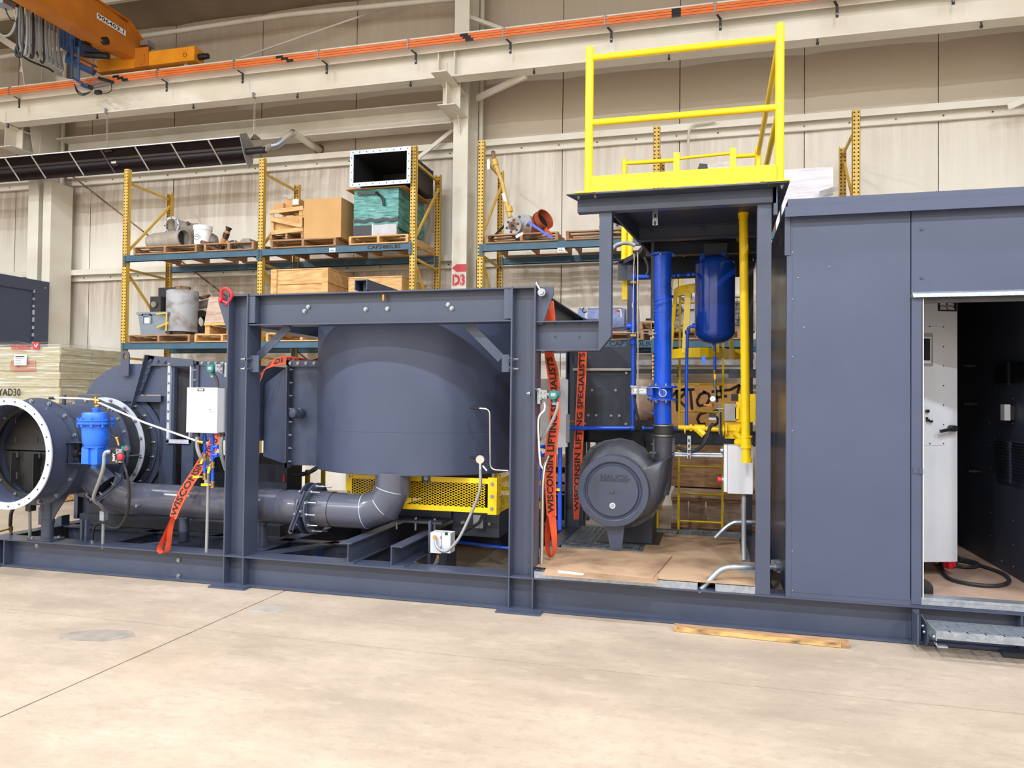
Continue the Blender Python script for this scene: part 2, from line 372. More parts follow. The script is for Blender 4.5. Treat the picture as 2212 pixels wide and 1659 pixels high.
# girts: C sections on the wall, each with its row of bolts
for i,(z0,z1) in enumerate(((3.74,3.94),(5.58,5.78),(1.75,1.95),(7.35,7.55))):
    gt=thing('trim_%d'%(i+1),None,None,(0,11.6,z0),kind='structure')
    for a,b in ((-16,-12.3),(-11.85,-3.98),(-3.7,9)):
        mb=MB().box(a,b,11.57,11.745,z1-.012,z1); mb.box(a,b,11.57,11.582,z1-.10,z1-.012); mb.box(a,b,11.69,11.72,z0,z1-.012); mb.box(a,b,11.72,11.745,z0,z0+.03)
        part('girt',mb,'cream',gt,sm=0)
    mb=MB(); x=-15.8
    while x<8.9:
        mb.cyl((x,11.68,z0+.06),(x,11.692,z0+.06),.013,n=8); x+=.61
    part('bolt',mb,'rust',gt,kind='stuff')
# columns
def column(x,name):
    c=thing(name,None,None,(x,11.4,0),kind='structure')
    part('front_flange',MB().box(x-.12,x+.12,11.08,11.095,0,8.3),'cream',c,sm=0)
    part('web',MB().box(x-.006,x+.006,11.095,11.58,0,8.3),'cream',c,sm=0)
    part('back_flange',MB().box(x-.12,x+.12,11.58,11.6,0,8.3),'cream',c,sm=0)
    # stub bracket that carries the crane girder
    mb=MB().box(x-.17,x+.11,10.72,10.735,5.98,6.6); mb.box(x-.17,x+.11,10.5,11.1,5.965,5.98)
    mb.box(x-.04,x-.028,10.5,11.1,5.98,6.6); mb.box(x-.15,x+.09,10.15,11.1,6.31,6.33)
    mb.prism([(10.5,5.98),(10.9,5.98),(11.1,5.66),(11.1,6.0)],(x-.006,0,0),Y,Z,(.012,0,0))
    part('crane_bracket',mb,'cream',c,sm=0)
    part('downpipe',MB().tube([(x+.2,11.5,0),(x+.2,11.5,8.2)],.035),'cream2',c)
    return c
col=column(-3.82,'trim_5')
arrow=MB().prism([(-.12,0),(-.04,.06),(.12,.06),(.12,-.06),(-.04,-.06)],(-3.82,11.077,at(990,579,11.08).z),X,Z,(0,.002,0))
part('red_arrow',arrow,'red',col,'red arrow pointing left painted on the column')
zD=at(990,606,11.08).z
part('number',textmb('D3',.225,flat((-3.82,11.074,zD),X,Z),width=.205,bold=.012),'red',col,'red stencilled D3')
mb=MB().box(-3.893,-3.887,11.071,11.073,zD-.1,zD+.1); mb.box(-3.775,-3.769,11.071,11.073,zD-.1,zD+.1); part('stencil_gap',mb,'cream',col,kind='stuff')
col2=column(-12.1,'trim_6'); 
mb=MB().prism([(11.1,0),(11.1,5.2),(10.5,8.4),(11.58,8.4),(11.58,0)],(-12.0,0,0),Y,Z,(.012,0,0)); part('haunch_web',mb,'cream',col2)
part('side_flange',MB().box(-11.9,-11.72,11.1,11.58,0,5.5),'cream',col2,sm=0)
column(4.6,'trim_7')
# diagonal wall braces and wind rods
def brace(name,label,p,q,w=.05,h=.05,m='cream'):
    return solo(name,MB().bar(p,q,w,h),m,label,'brace')
b1=solo('knee_brace',MB().bar(at(1031,212,11.2),at(1136,163,10.62),.05,.09),'cream','cream angle brace rising right from the numbered column to the crane girder','brace')
brace('wall_brace','cream diagonal strut left of the numbered column above the flanged duct',at(905,340,11.45),at(985,275,11.45),.03,.06)
brace('wind_rod','long thin dark rod slanting down across the wall behind the left rack',at(150,376,11.56),at(732,830,11.56),.02,.02,'rust')
brace('flange_brace','cream strut leaving the upper right corner of the wall girt',at(2178,232,11.4),at(2260,196,11.2),.03,.08,'cream')
brace('roof_rod','thin tie rod rising right across the upper wall below the long round pipe',at(520,125,11.5),at(880,0,11.5),.015,.03,'cream2')
brace('column_strut','cream strut at the top of the numbered column, pointing right',at(1010,36,11.2),at(1090,65,11.5),.05,.06)
brace('column_strut','cream channel strut low behind the crane cables',at(45,150,11.3),at(180,185,11.5),.05,.1)
brace('column_strut','cream strut at the far upper left behind the hanging cables',at(-20,68,11.3),at(45,110,11.3),.06,.12)
solo('roof_pipe',MB().tube([at(-30,128,11.3),at(310,78,11.3),at(620,32,11.3),at(1010,-6,11.3)],.045,12),'cream2','long cream round pipe running across the upper wall','pipe')
for px,py in ((744,30),(408,64)):
    pass
# horizontal box beam between the columns, under the crane girder
o=solo('trim_8',MB().channel((-11.7,11.3,6.12),(-4.0,11.3,6.12),.36,.3,.02,side=-1),'cream2',None,None,kind='structure',sm=0)
# crane girder (along x)
gd=thing('crane_girder','long cream crane runway girder below the orange conductor bars','girder',(-4,10.5,6.34))
mb=MB().ibeam((-16,10.52,6.64),(9,10.52,6.64),.6,.24,.018,.012); part('girder_beam',mb,'cream',gd,sm=0)
mb=MB().box(-16,9,10.36,10.68,6.94,6.955); mb.box(-16,9,10.355,10.365,6.70,6.94); part('cap_channel',mb,'cream',gd,sm=0)
part('crane_rail',MB().box(-16,9,10.49,10.55,6.955,7.01),'duct',gd,sm=0)
mb=MB()
for x in (-3.95,-3.7): mb.box(x-.006,x+.006,10.4,10.51,6.36,6.92)
part('stiffener',mb,'cream',gd,sm=0)
for i in range(9):
    x=-12+i*1.9; part('clip_bolt',MB().cyl((x,10.44,6.30),(x,10.44,6.34),.012,n=6).cyl((x,10.44,6.27),(x,10.44,6.3),.02,n=6),'dark',gd)
# three insulated conductor bars with joint covers and hanger brackets
cb=thing('conductor_rail','three parallel orange conductor bars on steel brackets along the crane girder','conductor rail',(-4,10.2,6.8))
zc_r=at(1101,70,10.2).z
yz=[(10.2,zc_r+.037),(10.2,zc_r),(10.2,zc_r-.037)]
for y,z in yz: part('conductor_bar',MB().box(-16,9,y-.012,y+.012,z-.015,z+.015),'rail',cb,sm=0)
part('support_strip',MB().box(-16,9,10.22,10.34,zc_r+.075,zc_r+.083),'cream',cb,sm=0)
for px in (25,345,510,693,887,1093,1313,1551,1806,2060):
    x=at(px,150-px*.085,10.2).x
    part('hanger_bracket',MB().bar((x-.01,10.26,zc_r-.06),(x+.03,10.33,zc_r-.085),.03,.008).box(x+.015,x+.05,10.33,10.34,zc_r-.24,zc_r-.085),'dark',cb,sm=0)
    part('bracket_bolt',MB().cyl((x+.032,10.32,zc_r-.2),(x+.032,10.33,zc_r-.2),.012,n=8),'zinc',cb)
    part('bar_clamp',MB().box(x-.05,x-.03,10.18,10.22,zc_r-.058,zc_r+.058).box(x-.06,x-.02,10.2,10.34,zc_r+.06,zc_r+.085),'zinc',cb,sm=0)
for px,st in ((252,.09),(605,.09),(1003,.04),(1461,.0),(1850,.0)):
    for k,(y,z) in enumerate(yz):
        x=at(px,150-px*.085,10.2).x+k*st
        part('joint_cover',MB().box(x-.06,x+.06,y-.016,y+.016,z-.0175,z+.0175),'black',cb,sm=0)
# ================================================================ THE SKID FRAME AND THE STEEL ON IT
def bolts(parent,pts,d,r=.013,h=.01,stud=0,mt='zinc',name='bolt'):
    proto=None
    for p in pts:
        if proto is None:
            me=mesh(name,MB().bolt((0,0,0),d,r,h,stud),mt)
            proto=me
        o=bpy.data.objects.new(name,proto); COL.link(o); o.parent=parent; o.location=vec(p)-woff(parent)
def lerp(a,b,n): 
    a,b=vec(a),vec(b); return [a+(b-a)*(i/(n-1)) for i in range(n)]
YF=5.55
sk=thing('skid','long dark grey welded steel base frame of wide-flange beams on the concrete','frame',(-2,6.7,0))
part('side_beam',MB().ibeam((-6.53,YF+.1,.13),(4.2,YF+.1,.13),.25,.2,.011,.008),'navy',sk,sm=0)
part('side_beam',MB().ibeam((-6.53,8.0,.13),(4.2,8.0,.13),.25,.2,.011,.008),'navy',sk,sm=0)
part('end_beam',MB().ibeam((-6.47,YF+.2,.13),(-6.47,7.9,.13),.25,.14,.011,.008),'navy',sk,sm=0)
part('inner_beam',MB().ibeam((-6.4,6.36,.13),(-3.1,6.36,.13),.24,.12,.01,.008),'navy',sk,sm=0)
for x in (-5.35,-3.86,-2.9,-1.42,.35): part('cross_beam',MB().ibeam((x,YF+.2,.13),(x,7.9,.13),.24,.13,.01,.008),'navy',sk,sm=0)
for p,q in (((-4.95,5.75,.24),(-4.1,7.2,.24)),((-3.75,5.76,.24),(-3.0,7.0,.24))):
    part('diagonal_member',MB().bar(p,q,.1,.02),'navy',sk,sm=0)
for px in (6,28): 
    x=at(px,1200,YF+.1).x; part('stiffener',MB().box(x-.005,x+.005,YF+.004,YF+.096,.012,.245),'navy',sk,sm=0)
for x in (-3.975,-3.79,-1.485,-1.30,1.93): part('stiffener',MB().box(x-.005,x+.005,YF+.003,YF+.096,.014,.246),'navy',sk,sm=0)
for x in (-6.5,-3.88,-1.39): part('foot_plate',MB().box(x-.17,x+.17,YF-.1,YF+.16,-.001,.014).cyl((x,YF-.05,.013),(x,YF-.05,.016),.012),'navy',sk,sm=0)
bolts(sk,[at(386,1210,5.64),at(386,1244,5.64)],(0,-1,0),.014)
bolts(sk,[at(80,1179,5.55)],(0,-1,-.3),.014)
# portal of H posts and lintel with lifting lugs
po=thing('support_portal','tall dark grey portal of two H-section posts and a deep lintel beam','frame',(-2.7,5.65,.256))
PX=((-3.98,-3.785),(-1.49,-1.297))
for a,b in PX:
    for y in (5.65,7.9):
        mb=MB().box(a,a+.012,y-.1,y+.1,.256,2.46); mb.box(b-.012,b,y-.1,y+.1,.256,2.46); mb.box(a+.012,b-.012,y-.005,y+.005,.256,2.45); mb.box(a+.012,b-.012,y-.095,y+.095,2.445,2.455)
        part('post',mb,'navy',po,sm=0)
part('lintel_beam',MB().ibeam((-3.785,5.65,2.325),(-1.49,5.65,2.325),.262,.17,.011,.008),'navy',po,sm=0)
part('lintel_beam',MB().ibeam((-3.785,7.9,2.325),(-1.49,7.9,2.325),.262,.17,.011,.008),'navy',po,sm=0)
for a,b in PX: part('top_beam',MB().ibeam(((a+b)/2,5.76,2.325),((a+b)/2,7.8,2.325),.262,.17,.011,.008),'navy',po,sm=0)
for x,s in ((-3.785,1),(-1.49,-1)): part('gusset_plate',MB().box(x,x+s*.06,5.565,5.63,2.215,2.44),'navy',po,sm=0)
bolts(po,[at(666,663,5.64),at(658,672,5.64),at(790,668,5.64),at(837,667,5.64),at(968,658,5.64),at(976,666,5.64)],(0,-1,0),.013,.012)
part('plug',MB().cyl((-2.57,5.6,2.43),(-2.57,5.6,2.38),.012,n=8),'brass',po)
for px,s in ((475,-1),(1196,1)):
    X0=PX[0][0] if s<0 else PX[1][1]; X1=at(px,650,5.62).x
    part('lifting_lug',MB().poly3([(X0,5.60,2.455),(X1,5.60,2.455),(X1,5.60,2.40),(X0+s*.045,5.60,2.17),(X0,5.60,2.17)],(0,.02,0)),'navy',po,sm=0)
    part('lifting_lug',MB().poly3([(X0,7.9,2.455),(X1,7.9,2.455),(X1,7.9,2.40),(X0+s*.045,7.9,2.17),(X0,7.9,2.17)],(0,.02,0)),'navy',po,sm=0)
for (p,q,s) in ((at(551,782,5.72),at(628,706,5.72),1),(at(1085,775,5.72),at(1013,702,5.72),-1)):
    mb=MB().bar(p,q,.008,.07,(0,1,0)); mb.bar(p,q,.07,.008,(0,1,0),du=-.03,dw=.0); part('knee_brace',mb,'navy',po,sm=0)
for px0,px1,py0,py1,bx in ((537,560,768,804,(540,)),(1085,1100,766,804,(1101,))):
    a,b=at(px0,py0,5.60),at(px1,py1,5.60); part('clip_plate',MB().box(a.x,b.x,5.59,5.60,b.z,a.z),'navy',po,sm=0)
    for y in (776,797): bolts(po,[at(bx[0],y,5.585)],(0,-1,0),.014,.012,.02,'navy'); bolts(po,[at(bx[0]-(9 if bx[0]<600 else -6),y,5.60)],(-1 if bx[0]<600 else 1,0,0),.013,.012,.035)
bolts(po,[at(497,793,5.62)],(0,-1,0),.013,.01,.02)
bolts(po,[at(1146,850,5.6)],(-1,0,0),.013,.01,.02)
# shackles
def shackle(nm,lab,c,m,rz,tilt):
    c=vec(c); t=thing(nm,lab,'shackle',c); R=.055
    ax=V((math.cos(rz),math.sin(rz),0)); up=(V((0,0,1))*math.cos(tilt)+V((-ax.y,ax.x,0))*0+ax*0)
    dirv=V((math.sin(tilt)*.9,-.25,math.cos(tilt))).normalized(); side=dirv.cross(V((0,1,0))).normalized()
    pts=[c-side*.035]+[c+dirv*(.05+R*.9*math.sin(a)+.02)+side*(R*-math.cos(a)) for a in [PI*k/10 for k in range(11)]]+[c+side*.035]
    part('bow',MB().tube(spline(pts,3),.013,8),m,t)
    part('pin',MB().cyl(c-side*.06,c+side*.06,.012,n=10).cyl(c-side*.045,c-side*.025,.024,n=10).cyl(c+side*.025,c+side*.045,.024,n=10),m,t)
    return t
shackle('shackle','red bow shackle through the left lifting lug',at(485,652,5.57),'red',0,.5)
t=thing('shackle','bare steel shackle standing up on the right lifting lug','shackle',at(1172,633,5.57))
p,q=at(1159,612,5.55),at(1171,632,5.55)
part('bow',MB().tube([p,(p+q)/2,q],.013,10,rr=[.012,.011,.013]).sphere(p,.014),'chrome',t)
part('pin',MB().cyl(q-Y*.02,q+Y*.04,.03,n=16).cyl(q-Y*.035,q-Y*.02,.018,n=6),'zinc',t)
# beam arm running right from the portal
arm=thing('side_arm_beam','short dark grey beam joining the right portal post to the platform leg','beam',(-1.05,5.65,1.97))
part('beam',MB().ibeam((-1.297,5.65,2.08),(-.815,5.65,2.08),.226,.16,.01,.008),'navy',arm,sm=0)
bolts(arm,[at(1199,701,5.64),at(1251,701,5.64),at(1199,727,5.64),at(1251,727,5.64)],(0,-1,0),.004,.004,0,'navydark')
# ---- platform
pf=thing('platform','dark grey raised steel platform on square legs with a round cut-out','platform',(-.2,6.8,.256))
xa,xb=at(1295.7,449,5.57).x,at(1322,449,5.57).x
mb=MB().poly3([(xa,5.56,3.02),(xb,5.56,3.02),(xb,5.56,2.07),(xa+.005,5.56,1.965),(xa,5.56,1.965)],(0,.1,0)); part('leg',mb,'navy',pf,sm=0)
part('leg',MB().box(.30,.395,5.56,5.66,.256,3.02),'navy',pf,sm=0)
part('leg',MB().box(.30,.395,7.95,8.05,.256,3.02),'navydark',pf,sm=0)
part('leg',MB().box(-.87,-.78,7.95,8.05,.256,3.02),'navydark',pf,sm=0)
c0=V((-2.75,6.95)); R=2.12
arc=[(c0.x+R*math.cos(a),c0.y+R*math.sin(a)) for a in [(-.49+1.02*k/16) for k in range(17)]]
poly=[(-1.04,5.40),(.50,5.40),(.50,8.25),(-1.0,8.25)]+arc[::-1][0:]
poly=[(-1.04,5.40),(.50,5.40),(.50,8.25),(-1.04,8.25)]+[p for p in arc[::-1]]
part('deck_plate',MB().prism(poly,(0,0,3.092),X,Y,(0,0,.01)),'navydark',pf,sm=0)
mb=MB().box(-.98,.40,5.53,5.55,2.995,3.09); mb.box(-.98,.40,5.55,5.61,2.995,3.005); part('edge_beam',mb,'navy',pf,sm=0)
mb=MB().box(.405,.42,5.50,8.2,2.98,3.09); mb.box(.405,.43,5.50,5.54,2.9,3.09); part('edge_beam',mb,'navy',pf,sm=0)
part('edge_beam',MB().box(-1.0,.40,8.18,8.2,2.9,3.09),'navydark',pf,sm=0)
for y in (6.55,7.25): part('deck_joist',MB().ibeam((-.62,y,3.03),(.405,y,3.03),.12,.07,.008,.006),'navydark',pf,sm=0)
mb=MB()
for k in range(16):
    a,b=arc[k],arc[k+1]; mb.poly3([(a[0],a[1],3.09),(b[0],b[1],3.09),(b[0],b[1],3.05),(a[0],a[1],3.05)],(.01,0,0))
part('rim_plate',mb,'navydark',pf,sm=0)
part('cross_angle',MB().bar((-.72,5.6,3.03),(-.50,7.9,3.03),.02,.11),'navydark',pf,sm=0)
bolts(pf,[at(1250,424,5.45),at(1286,421,5.45),at(1660,394,5.45),at(1689,400,5.45)],(0,0,-1),.01,.012,.012)
bolts(pf,[at(1408,499,6.5),at(1518,493,6.5),at(1635,487,6.5)],(0,-1,0),.013,.01,0,'dark')
a=at(1410,441,5.75); b=at(1421,487,5.75)
mb=MB().box(a.x,b.x,5.74,5.745,b.z,a.z); part('strut_bracket',mb,'galv',pf,'slotted galvanised hanging bracket',sm=0)
mb=MB()
for k in range(3):
    z=a.z-.035-.055*k; mb.box((a.x+b.x)/2-.008,(a.x+b.x)/2+.008,5.738,5.741,z-.016,z+.012)
part('slot',mb,'black',pf)
# yellow guard rail
gr=thing('guard_rail','bright yellow pipe guard rail with toe boards around the raised platform','railing',(-.3,6.8,3.102))
RX0,RX1,RY0,RY1=-.885,.437,5.2+.25,7.98
def rp(nm,p,q,r=.023,cap=False):
    mb=MB().cyl(p,q,r,n=20)
    if cap: mb.sphere(q,r,16)
    return part(nm,mb,'yellow',gr)
ztop=4.17
for x,y,z in ((RX0,RY0,ztop),(RX1,RY0,ztop+.02),(RX1,RY1,ztop),(-.86,8.1,3.62+.0)):
    rp('post',(x,y,3.10),(x,y,z),.03,True); part('base_plate',MB().box(x-.09,x+.06,y-.06,y+.06,3.102,3.112),'yellow',gr,sm=0)
for z in (4.11,3.63):
    rp('rail',(RX0,RY0,z),(RX1,RY0,z)); rp('rail',(RX1,RY0,z),(RX1,RY1,z))
part('toe_board',MB().box(RX0+.02,RX1-.02,RY0-.035,RY0-.029,3.112,3.225),'yellow',gr,sm=0)
part('toe_board',MB().box(RX1-.03,RX1-.022,RY0+.03,RY1,3.112,3.225),'yellow',gr,sm=0)
# rear part of the railing: low posts, swing gate
g1=at(1349,350,8.1); g2=at(1640,330,8.1)
def gp(px0,py0,px1,py1,r,Y_=8.1,nm='rail'): return rp(nm,at(px0,py0,Y_),at(px1,py1,Y_),r)
rp('post',(at(1349,400,8.1).x,8.1,3.10),at(1349,348,8.1),.03,True)
gp(1349,353,1462,346,.022); gp(1462,343,1578,331,.016); gp(1585,338,1635,335,.022)
rp('post',(at(1637,360,8.1).x,8.1,3.1),at(1637,328,8.1),.03,True)
for px in (1461,1583):
    a=at(px-6,330 if px<1500 else 320,8.08); b=at(px+7,370,8.08); part('gate_plate',MB().box(a.x,b.x,8.07,8.09,3.10,a.z),'yellow',gr,sm=0)
gp(1578,331,1587,350,.02)
# things lying on the platform
a=at(1505,375,7.2); solo('black_box',MB().poly3([at(1505,372,7.2),at(1511,353,7.2),at(1528,354,7.2),at(1530,370,7.2)],(0,.12,0)),'black','small black box standing on the platform behind the toe board','box')
solo('plastic_sheet',MB().poly3([at(1527,369,7.6),at(1530,357,7.6),at(1572,349,7.6),at(1580,352,7.6),at(1568,369,7.6)],(0,.2,0)),'film','crumpled clear plastic sheet on the platform beside the black box','sheet')
# ---- caged ladder behind
la=thing('caged_ladder','yellow caged ladder standing behind the platform','ladder',(-.1,8.7,.0))
LY=8.65; la0=at(1467,960,LY); la1=at(1561,960,LY)
for x in (la0.x,la1.x): part('stile',MB().box(x-.012,x+.012,LY-.02,LY+.02,0.12,3.2),'yellow',la,sm=0)
z=.26
while z<3.1:
    part('rung',MB().cyl((la0.x,LY,z),(la1.x,LY,z),.011,n=10),'yellow',la); z+=.305
cx=(la0.x+la1.x)/2
def hoop(z,r,nm='hoop'):
    pts=[(cx+(r)*math.cos(a),LY-.05-.62*math.sin(a)*r/.36,z) for a in [PI*k/14 for k in range(15)]]
    mb=MB(); 
    for a,b in zip(pts,pts[1:]): mb.bar(a,b,.006,.10)
    part(nm,mb,'yellow',la,sm=0); return pts
h1=hoop(2.78,.30); h0=hoop(2.10,.36)
part('hoop_flare',MB().box(cx-.5,cx-.3,LY-.06,LY-.04,2.06,2.17).box(cx+.3,cx+.52,LY-.06,LY-.04,2.06,2.17),'yellow',la,sm=0)
for k in (2,5,9,12):
    part('cage_bar',MB().bar(h0[k],h1[k],.065,.008),'yellow',la,sm=0)
part('cage_bar',MB().bar((la0.x-.16,LY-.2,1.3+.8),(la0.x-.06,LY-.15,3.1),.04,.006),'yellow',la,sm=0)
x=at(1351,520,8.3).x; part('lower_upright',MB().box(x-.03,x+.03,8.28,8.34,2.7,3.3),'yellow',la,sm=0)
# ================================================================ COMBUSTION CHAMBER, DUCTS, FAN
ch=thing('combustion_chamber','huge dark grey cylindrical steel chamber standing behind the portal','tank',(-2.73,6.85,.94))
TX,TY,TR=-2.73,6.86,.985
part('shell',MB().lathe((TX,TY,0),Z,[(TR,.945),(TR,1.30),(TR-.0015,1.302),(TR,1.304),(TR,2.42)],96),'navyflat',ch,sm=30)
part('bottom_plate',MB().cyl((TX,TY,.94),(TX,TY,.95),TR-.002,n=96),'navydark',ch)
part('top_plate',MB().cyl((TX,TY,2.42),(TX,TY,2.43),TR+.01,n=96),'navyflat',ch)
# thermocouple, pressure tap
th=thing('thermocouple','bright round-headed sensor on the lower right of the big chamber','sensor',at(1039,992,5.95))
c=at(1038,992,5.85); part('stem',MB().cyl(at(1017,988,6.0),c,.012,n=10),'dark',th)
part('head',MB().cyl(c+V((-.01,.02,0)),c+V((.005,-.03,0)),.034,n=20).cyl(c+V((.005,-.03,0)),c+V((.007,-.038,0)),.028,n=20).cyl(c-Z*.03,c-Z*.08,.014,n=12),'chrome',th)
part('tag',MB().obox(c+V((.04,-.01,-.07)),(.018,0,-.02),(0,.002,0),(.004,0,.004)),'paper',th)
lead=spline([c-Z*.08,at(1036,1060,5.83),at(1015,1115,5.83),at(990,1165,5.8),at(965,1190,5.8),at(945,1183,5.8),at(939,1158,5.86)],8)
solo('flexible_conduit',MB().tube(lead,.0125,10),'conduit','long grey flexible conduit curving from the round-headed sensor down to the small junction box','conduit')
pt=thing('pressure_tap','thin steel tube tap bending down the right side of the chamber','tube',at(1022,881,6.0))
part('fitting',MB().cyl(at(1017,880,6.03),at(1037,883,5.95),.012,n=12),'dark',pt)
part('tube',MB().tube(fillet([at(1035,882,5.95),at(1058,884,5.95),at(1059,1014,5.95),at(1098,1017,5.95)],.05),.0065,8),'tube',pt)
# inlet transition to the left of the chamber
du=thing('inlet_duct','dark grey faceted duct transition bolted to the left of the chamber','duct',(-4.0,6.9,.9))
a=[at(626,786,6.45),at(626,1005,6.45)]
xL=at(558,900,6.6).x
mb=MB(); f=[(at(627,787,6.45).x,6.45),(at(627,787,6.45).x,7.25)]
X1=f[0][0]; z1,z0=at(627,787,6.45).z,at(627,1004,6.45).z
X0=at(566,845,6.6).x; zt,zb=at(566,830,6.62).z,at(566,986,6.62).z
vs=[(X1,6.45,z0),(X1,6.45,z1),(X1,7.27,z1),(X1,7.27,z0),(X0,6.64,zb),(X0,6.64,zt),(X0,7.1,zt),(X0,7.1,zb)]
mb.add(vs,[(0,1,5,4),(1,2,6,5),(2,3,7,6),(3,0,4,7),(0,3,2,1),(4,5,6,7)]); part('transition',mb,'navyflat',du,sm=0)
fz1,fz0=at(627,778,6.4).z,at(627,1011,6.4).z
part('flange',MB().box(X1,X1+.012,6.38,6.45,fz0,fz1).box(X1,X1+.012,6.38,7.33,fz1-.05,fz1).box(X1,X1+.012,6.38,7.33,fz0,fz0+.05).box(X1,X1+.012,7.26,7.33,fz0,fz1).box(X1+.012,X1+.02,6.40,6.45,fz0,fz1),'navy',du,sm=0)
X2=at(692,850,6.45).x
part('duct_box',MB().box(X1+.02,-3.3,6.45,7.27,z0,z1),'navyflat',du,sm=0)
bolts(du,[V((X1+.02,6.42,fz1-.09-i*(fz1-fz0-.15)/7)) for i in range(8)],(1,0,0),.011,.012,.018)
bolts(du,[V((X1+.03+.085*i,6.40+.0*i,fz1-.03)) for i in range(0,4)],(0,-1,0),.012,.01)
part('top_flange_angle',MB().box(X1+.02,X2,6.405,6.415,fz1-.06,fz1-.002),'navy',du,sm=0)
c=at(652,893,6.45); part('sight_port_cap',MB().lathe(c+Y*.0,(-.35,-1,.05),[(.048,0),(.048,.03),(.052,.032),(.052,.05),(.046,.053),(.046,.07),(.05,.072),(.05,.1),(.046,.115),(.02,.12),(.0001,.12)],28),'navy',du)
# square duct between flexible joint and transition
XJ1=at(415,850,6.5).x; zt2,zb2=at(430,789,6.5).z,at(430,950,6.5).z
sd=thing('square_duct','plain dark grey square duct between the fabric joint and the left portal post','duct',(-4.7,6.9,1.1))
part('duct_wall',MB().box(XJ1+.01,X0-.01,6.52,7.2,zb2,zt2),'navyflat',sd,sm=0)
ft,fb=at(415,780,6.46).z,at(415,957,6.46).z
part('flange',MB().box(XJ1,XJ1+.012,6.46,7.26,fb,fb+.06).box(XJ1,XJ1+.012,6.46,7.26,ft-.05,ft).box(XJ1,XJ1+.012,6.46,6.53,fb,ft),'flange',sd,sm=0)
part('flange_angle',MB().box(XJ1+.012,XJ1+.07,6.50,6.515,fb,ft).box(XJ1+.012,X0-.02,6.50,6.51,ft-.035,ft-.002),'navy',sd,sm=0)
bolts(sd,[V((XJ1+.03,6.50,ft-.09-i*.1)) for i in range(7)],(0,-1,0),.01,.01,.01)
bolts(sd,[V((XJ1+.03+i*.08,6.50,ft-.018)) for i in range(7)],(0,-1,0),.01,.01)
XJ0=at(367,850,6.5).x
fj=thing('fabric_expansion_joint','black fabric joint in a galvanised frame between the fan and the square duct','joint',((XJ0+XJ1)/2,6.9,1.1))
rows=[]
for k in range(9):
    t=k/8; rows.append([(XJ0+.015+(XJ1-XJ0-.02)*t, 6.54+.05*math.sin(PI*t)+(.01 if j%2 else 0), fb+.05+(ft-fb-.1)*j/10-(.03*math.sin(PI*t) if j==10 else 0)) for j in range(11)])
part('fabric',MB().sheet(rows),'rubber',fj); part('fabric_top',MB().box(XJ0+.01,XJ1-.005,6.56,7.2,ft-.10,ft-.09).box(XJ0+.01,XJ1-.005,6.56,7.2,fb+.05,fb+.06),'rubber',fj)
part('joint_frame',MB().box(XJ0,XJ0+.03,6.46,6.49,fb-.005,ft).box(XJ0,XJ1,6.46,6.49,fb-.01,fb+.03).box(XJ0,XJ1,6.47,6.49,ft-.05,ft-.01),'flange',fj,sm=0)
bolts(fj,[V((XJ0+.015,6.46,ft-.03-i*.095)) for i in range(9)],(0,-1,0),.009,.01)
# centrifugal fan housing
FY=6.5
fh=thing('fan_housing','dark grey centrifugal fan housing with an arched top and flanged round inlet','fan',(-5.9,6.9,.25))
arch=[at(*p,FY) for p in [(186,851),(192,838),(208,818),(230,801),(252,790),(270,786),(318,786),(365,788),(365,852)]]
part('scroll_top',MB().poly3(arch,(0,.7,0)),'navyflat',fh,sm=30)
a,b=at(168,853,FY-.06),at(347,862,FY-.06); part('ledge_angle',MB().box(a.x,b.x,FY-.05,FY+.02,a.z-.008,a.z).box(a.x,b.x,FY-.06,FY-.05,b.z-.03,a.z),'navy',fh,sm=0)
a,b=at(168,866,FY+.03),at(347,1140,FY+.03)
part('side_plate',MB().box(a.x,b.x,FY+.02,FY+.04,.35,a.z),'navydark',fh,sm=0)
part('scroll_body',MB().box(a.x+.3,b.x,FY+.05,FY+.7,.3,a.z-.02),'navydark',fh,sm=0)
for px0,px1,py in ((345,357,792),(357,375,790)):
    a,b=at(px0,py,FY-.03),at(px1,py,FY-.03); part('upright',MB().box(a.x,b.x,FY-.015,FY+.03,.3,a.z),'navy',fh,sm=0)
a,b=at(396,930,FY),at(418,1100,FY); part('leg',MB().box(a.x,b.x,FY-.02,FY+.08,.25,1.15),'navy',fh,sm=0)
a,b=at(168,860,FY-.02),at(176,860,FY-.02); part('upright',MB().box(a.x,b.x,FY-.04,FY+.03,.3,a.z),'navy',fh,sm=0)
# slanted split flange with bolts and the top flange strip
p,q=at(334,768,FY-.03),at(297,868,FY-.06); part('split_flange',MB().poly3([at(318,767,FY-.03),at(336,770,FY-.03),at(300,866,FY-.03),at(288,866,FY-.03)],(0,-.012,0)),'navy',fh,sm=0)
part('split_flange_edge',MB().bar(at(318,767,FY-.06),at(287,882,FY-.06),.012,.07,(0,1,0)),'navy',fh,sm=0)
part('top_flange',MB().poly3([at(318,767,FY-.03),at(419,777,FY-.03),at(419,790,FY-.03),at(318,790,FY-.03)],(0,-.012,0)),'navy',fh,sm=0)
bolts(fh,[at(326,779,FY-.045),at(341,780,FY-.045),at(356,782,FY-.045)]+[at(*p,FY-.045) for p in ((323,793),(318,806),(312,824),(305,842))],(0,-1,0),.013,.012,0,'navy')
# lifting eye
c=at(269,793,FY-.05); mb=MB(); n=20; w=.05; H=.12
out=[(w*math.cos(PI*k/10),H+w*math.sin(PI*k/10)) for k in range(11)]+[(-w,-.09)]+[(w,-.09)]
hx=[(.022*math.cos(2*PI*k/16),H-.01+.034*math.sin(2*PI*k/16)) for k in range(16)]
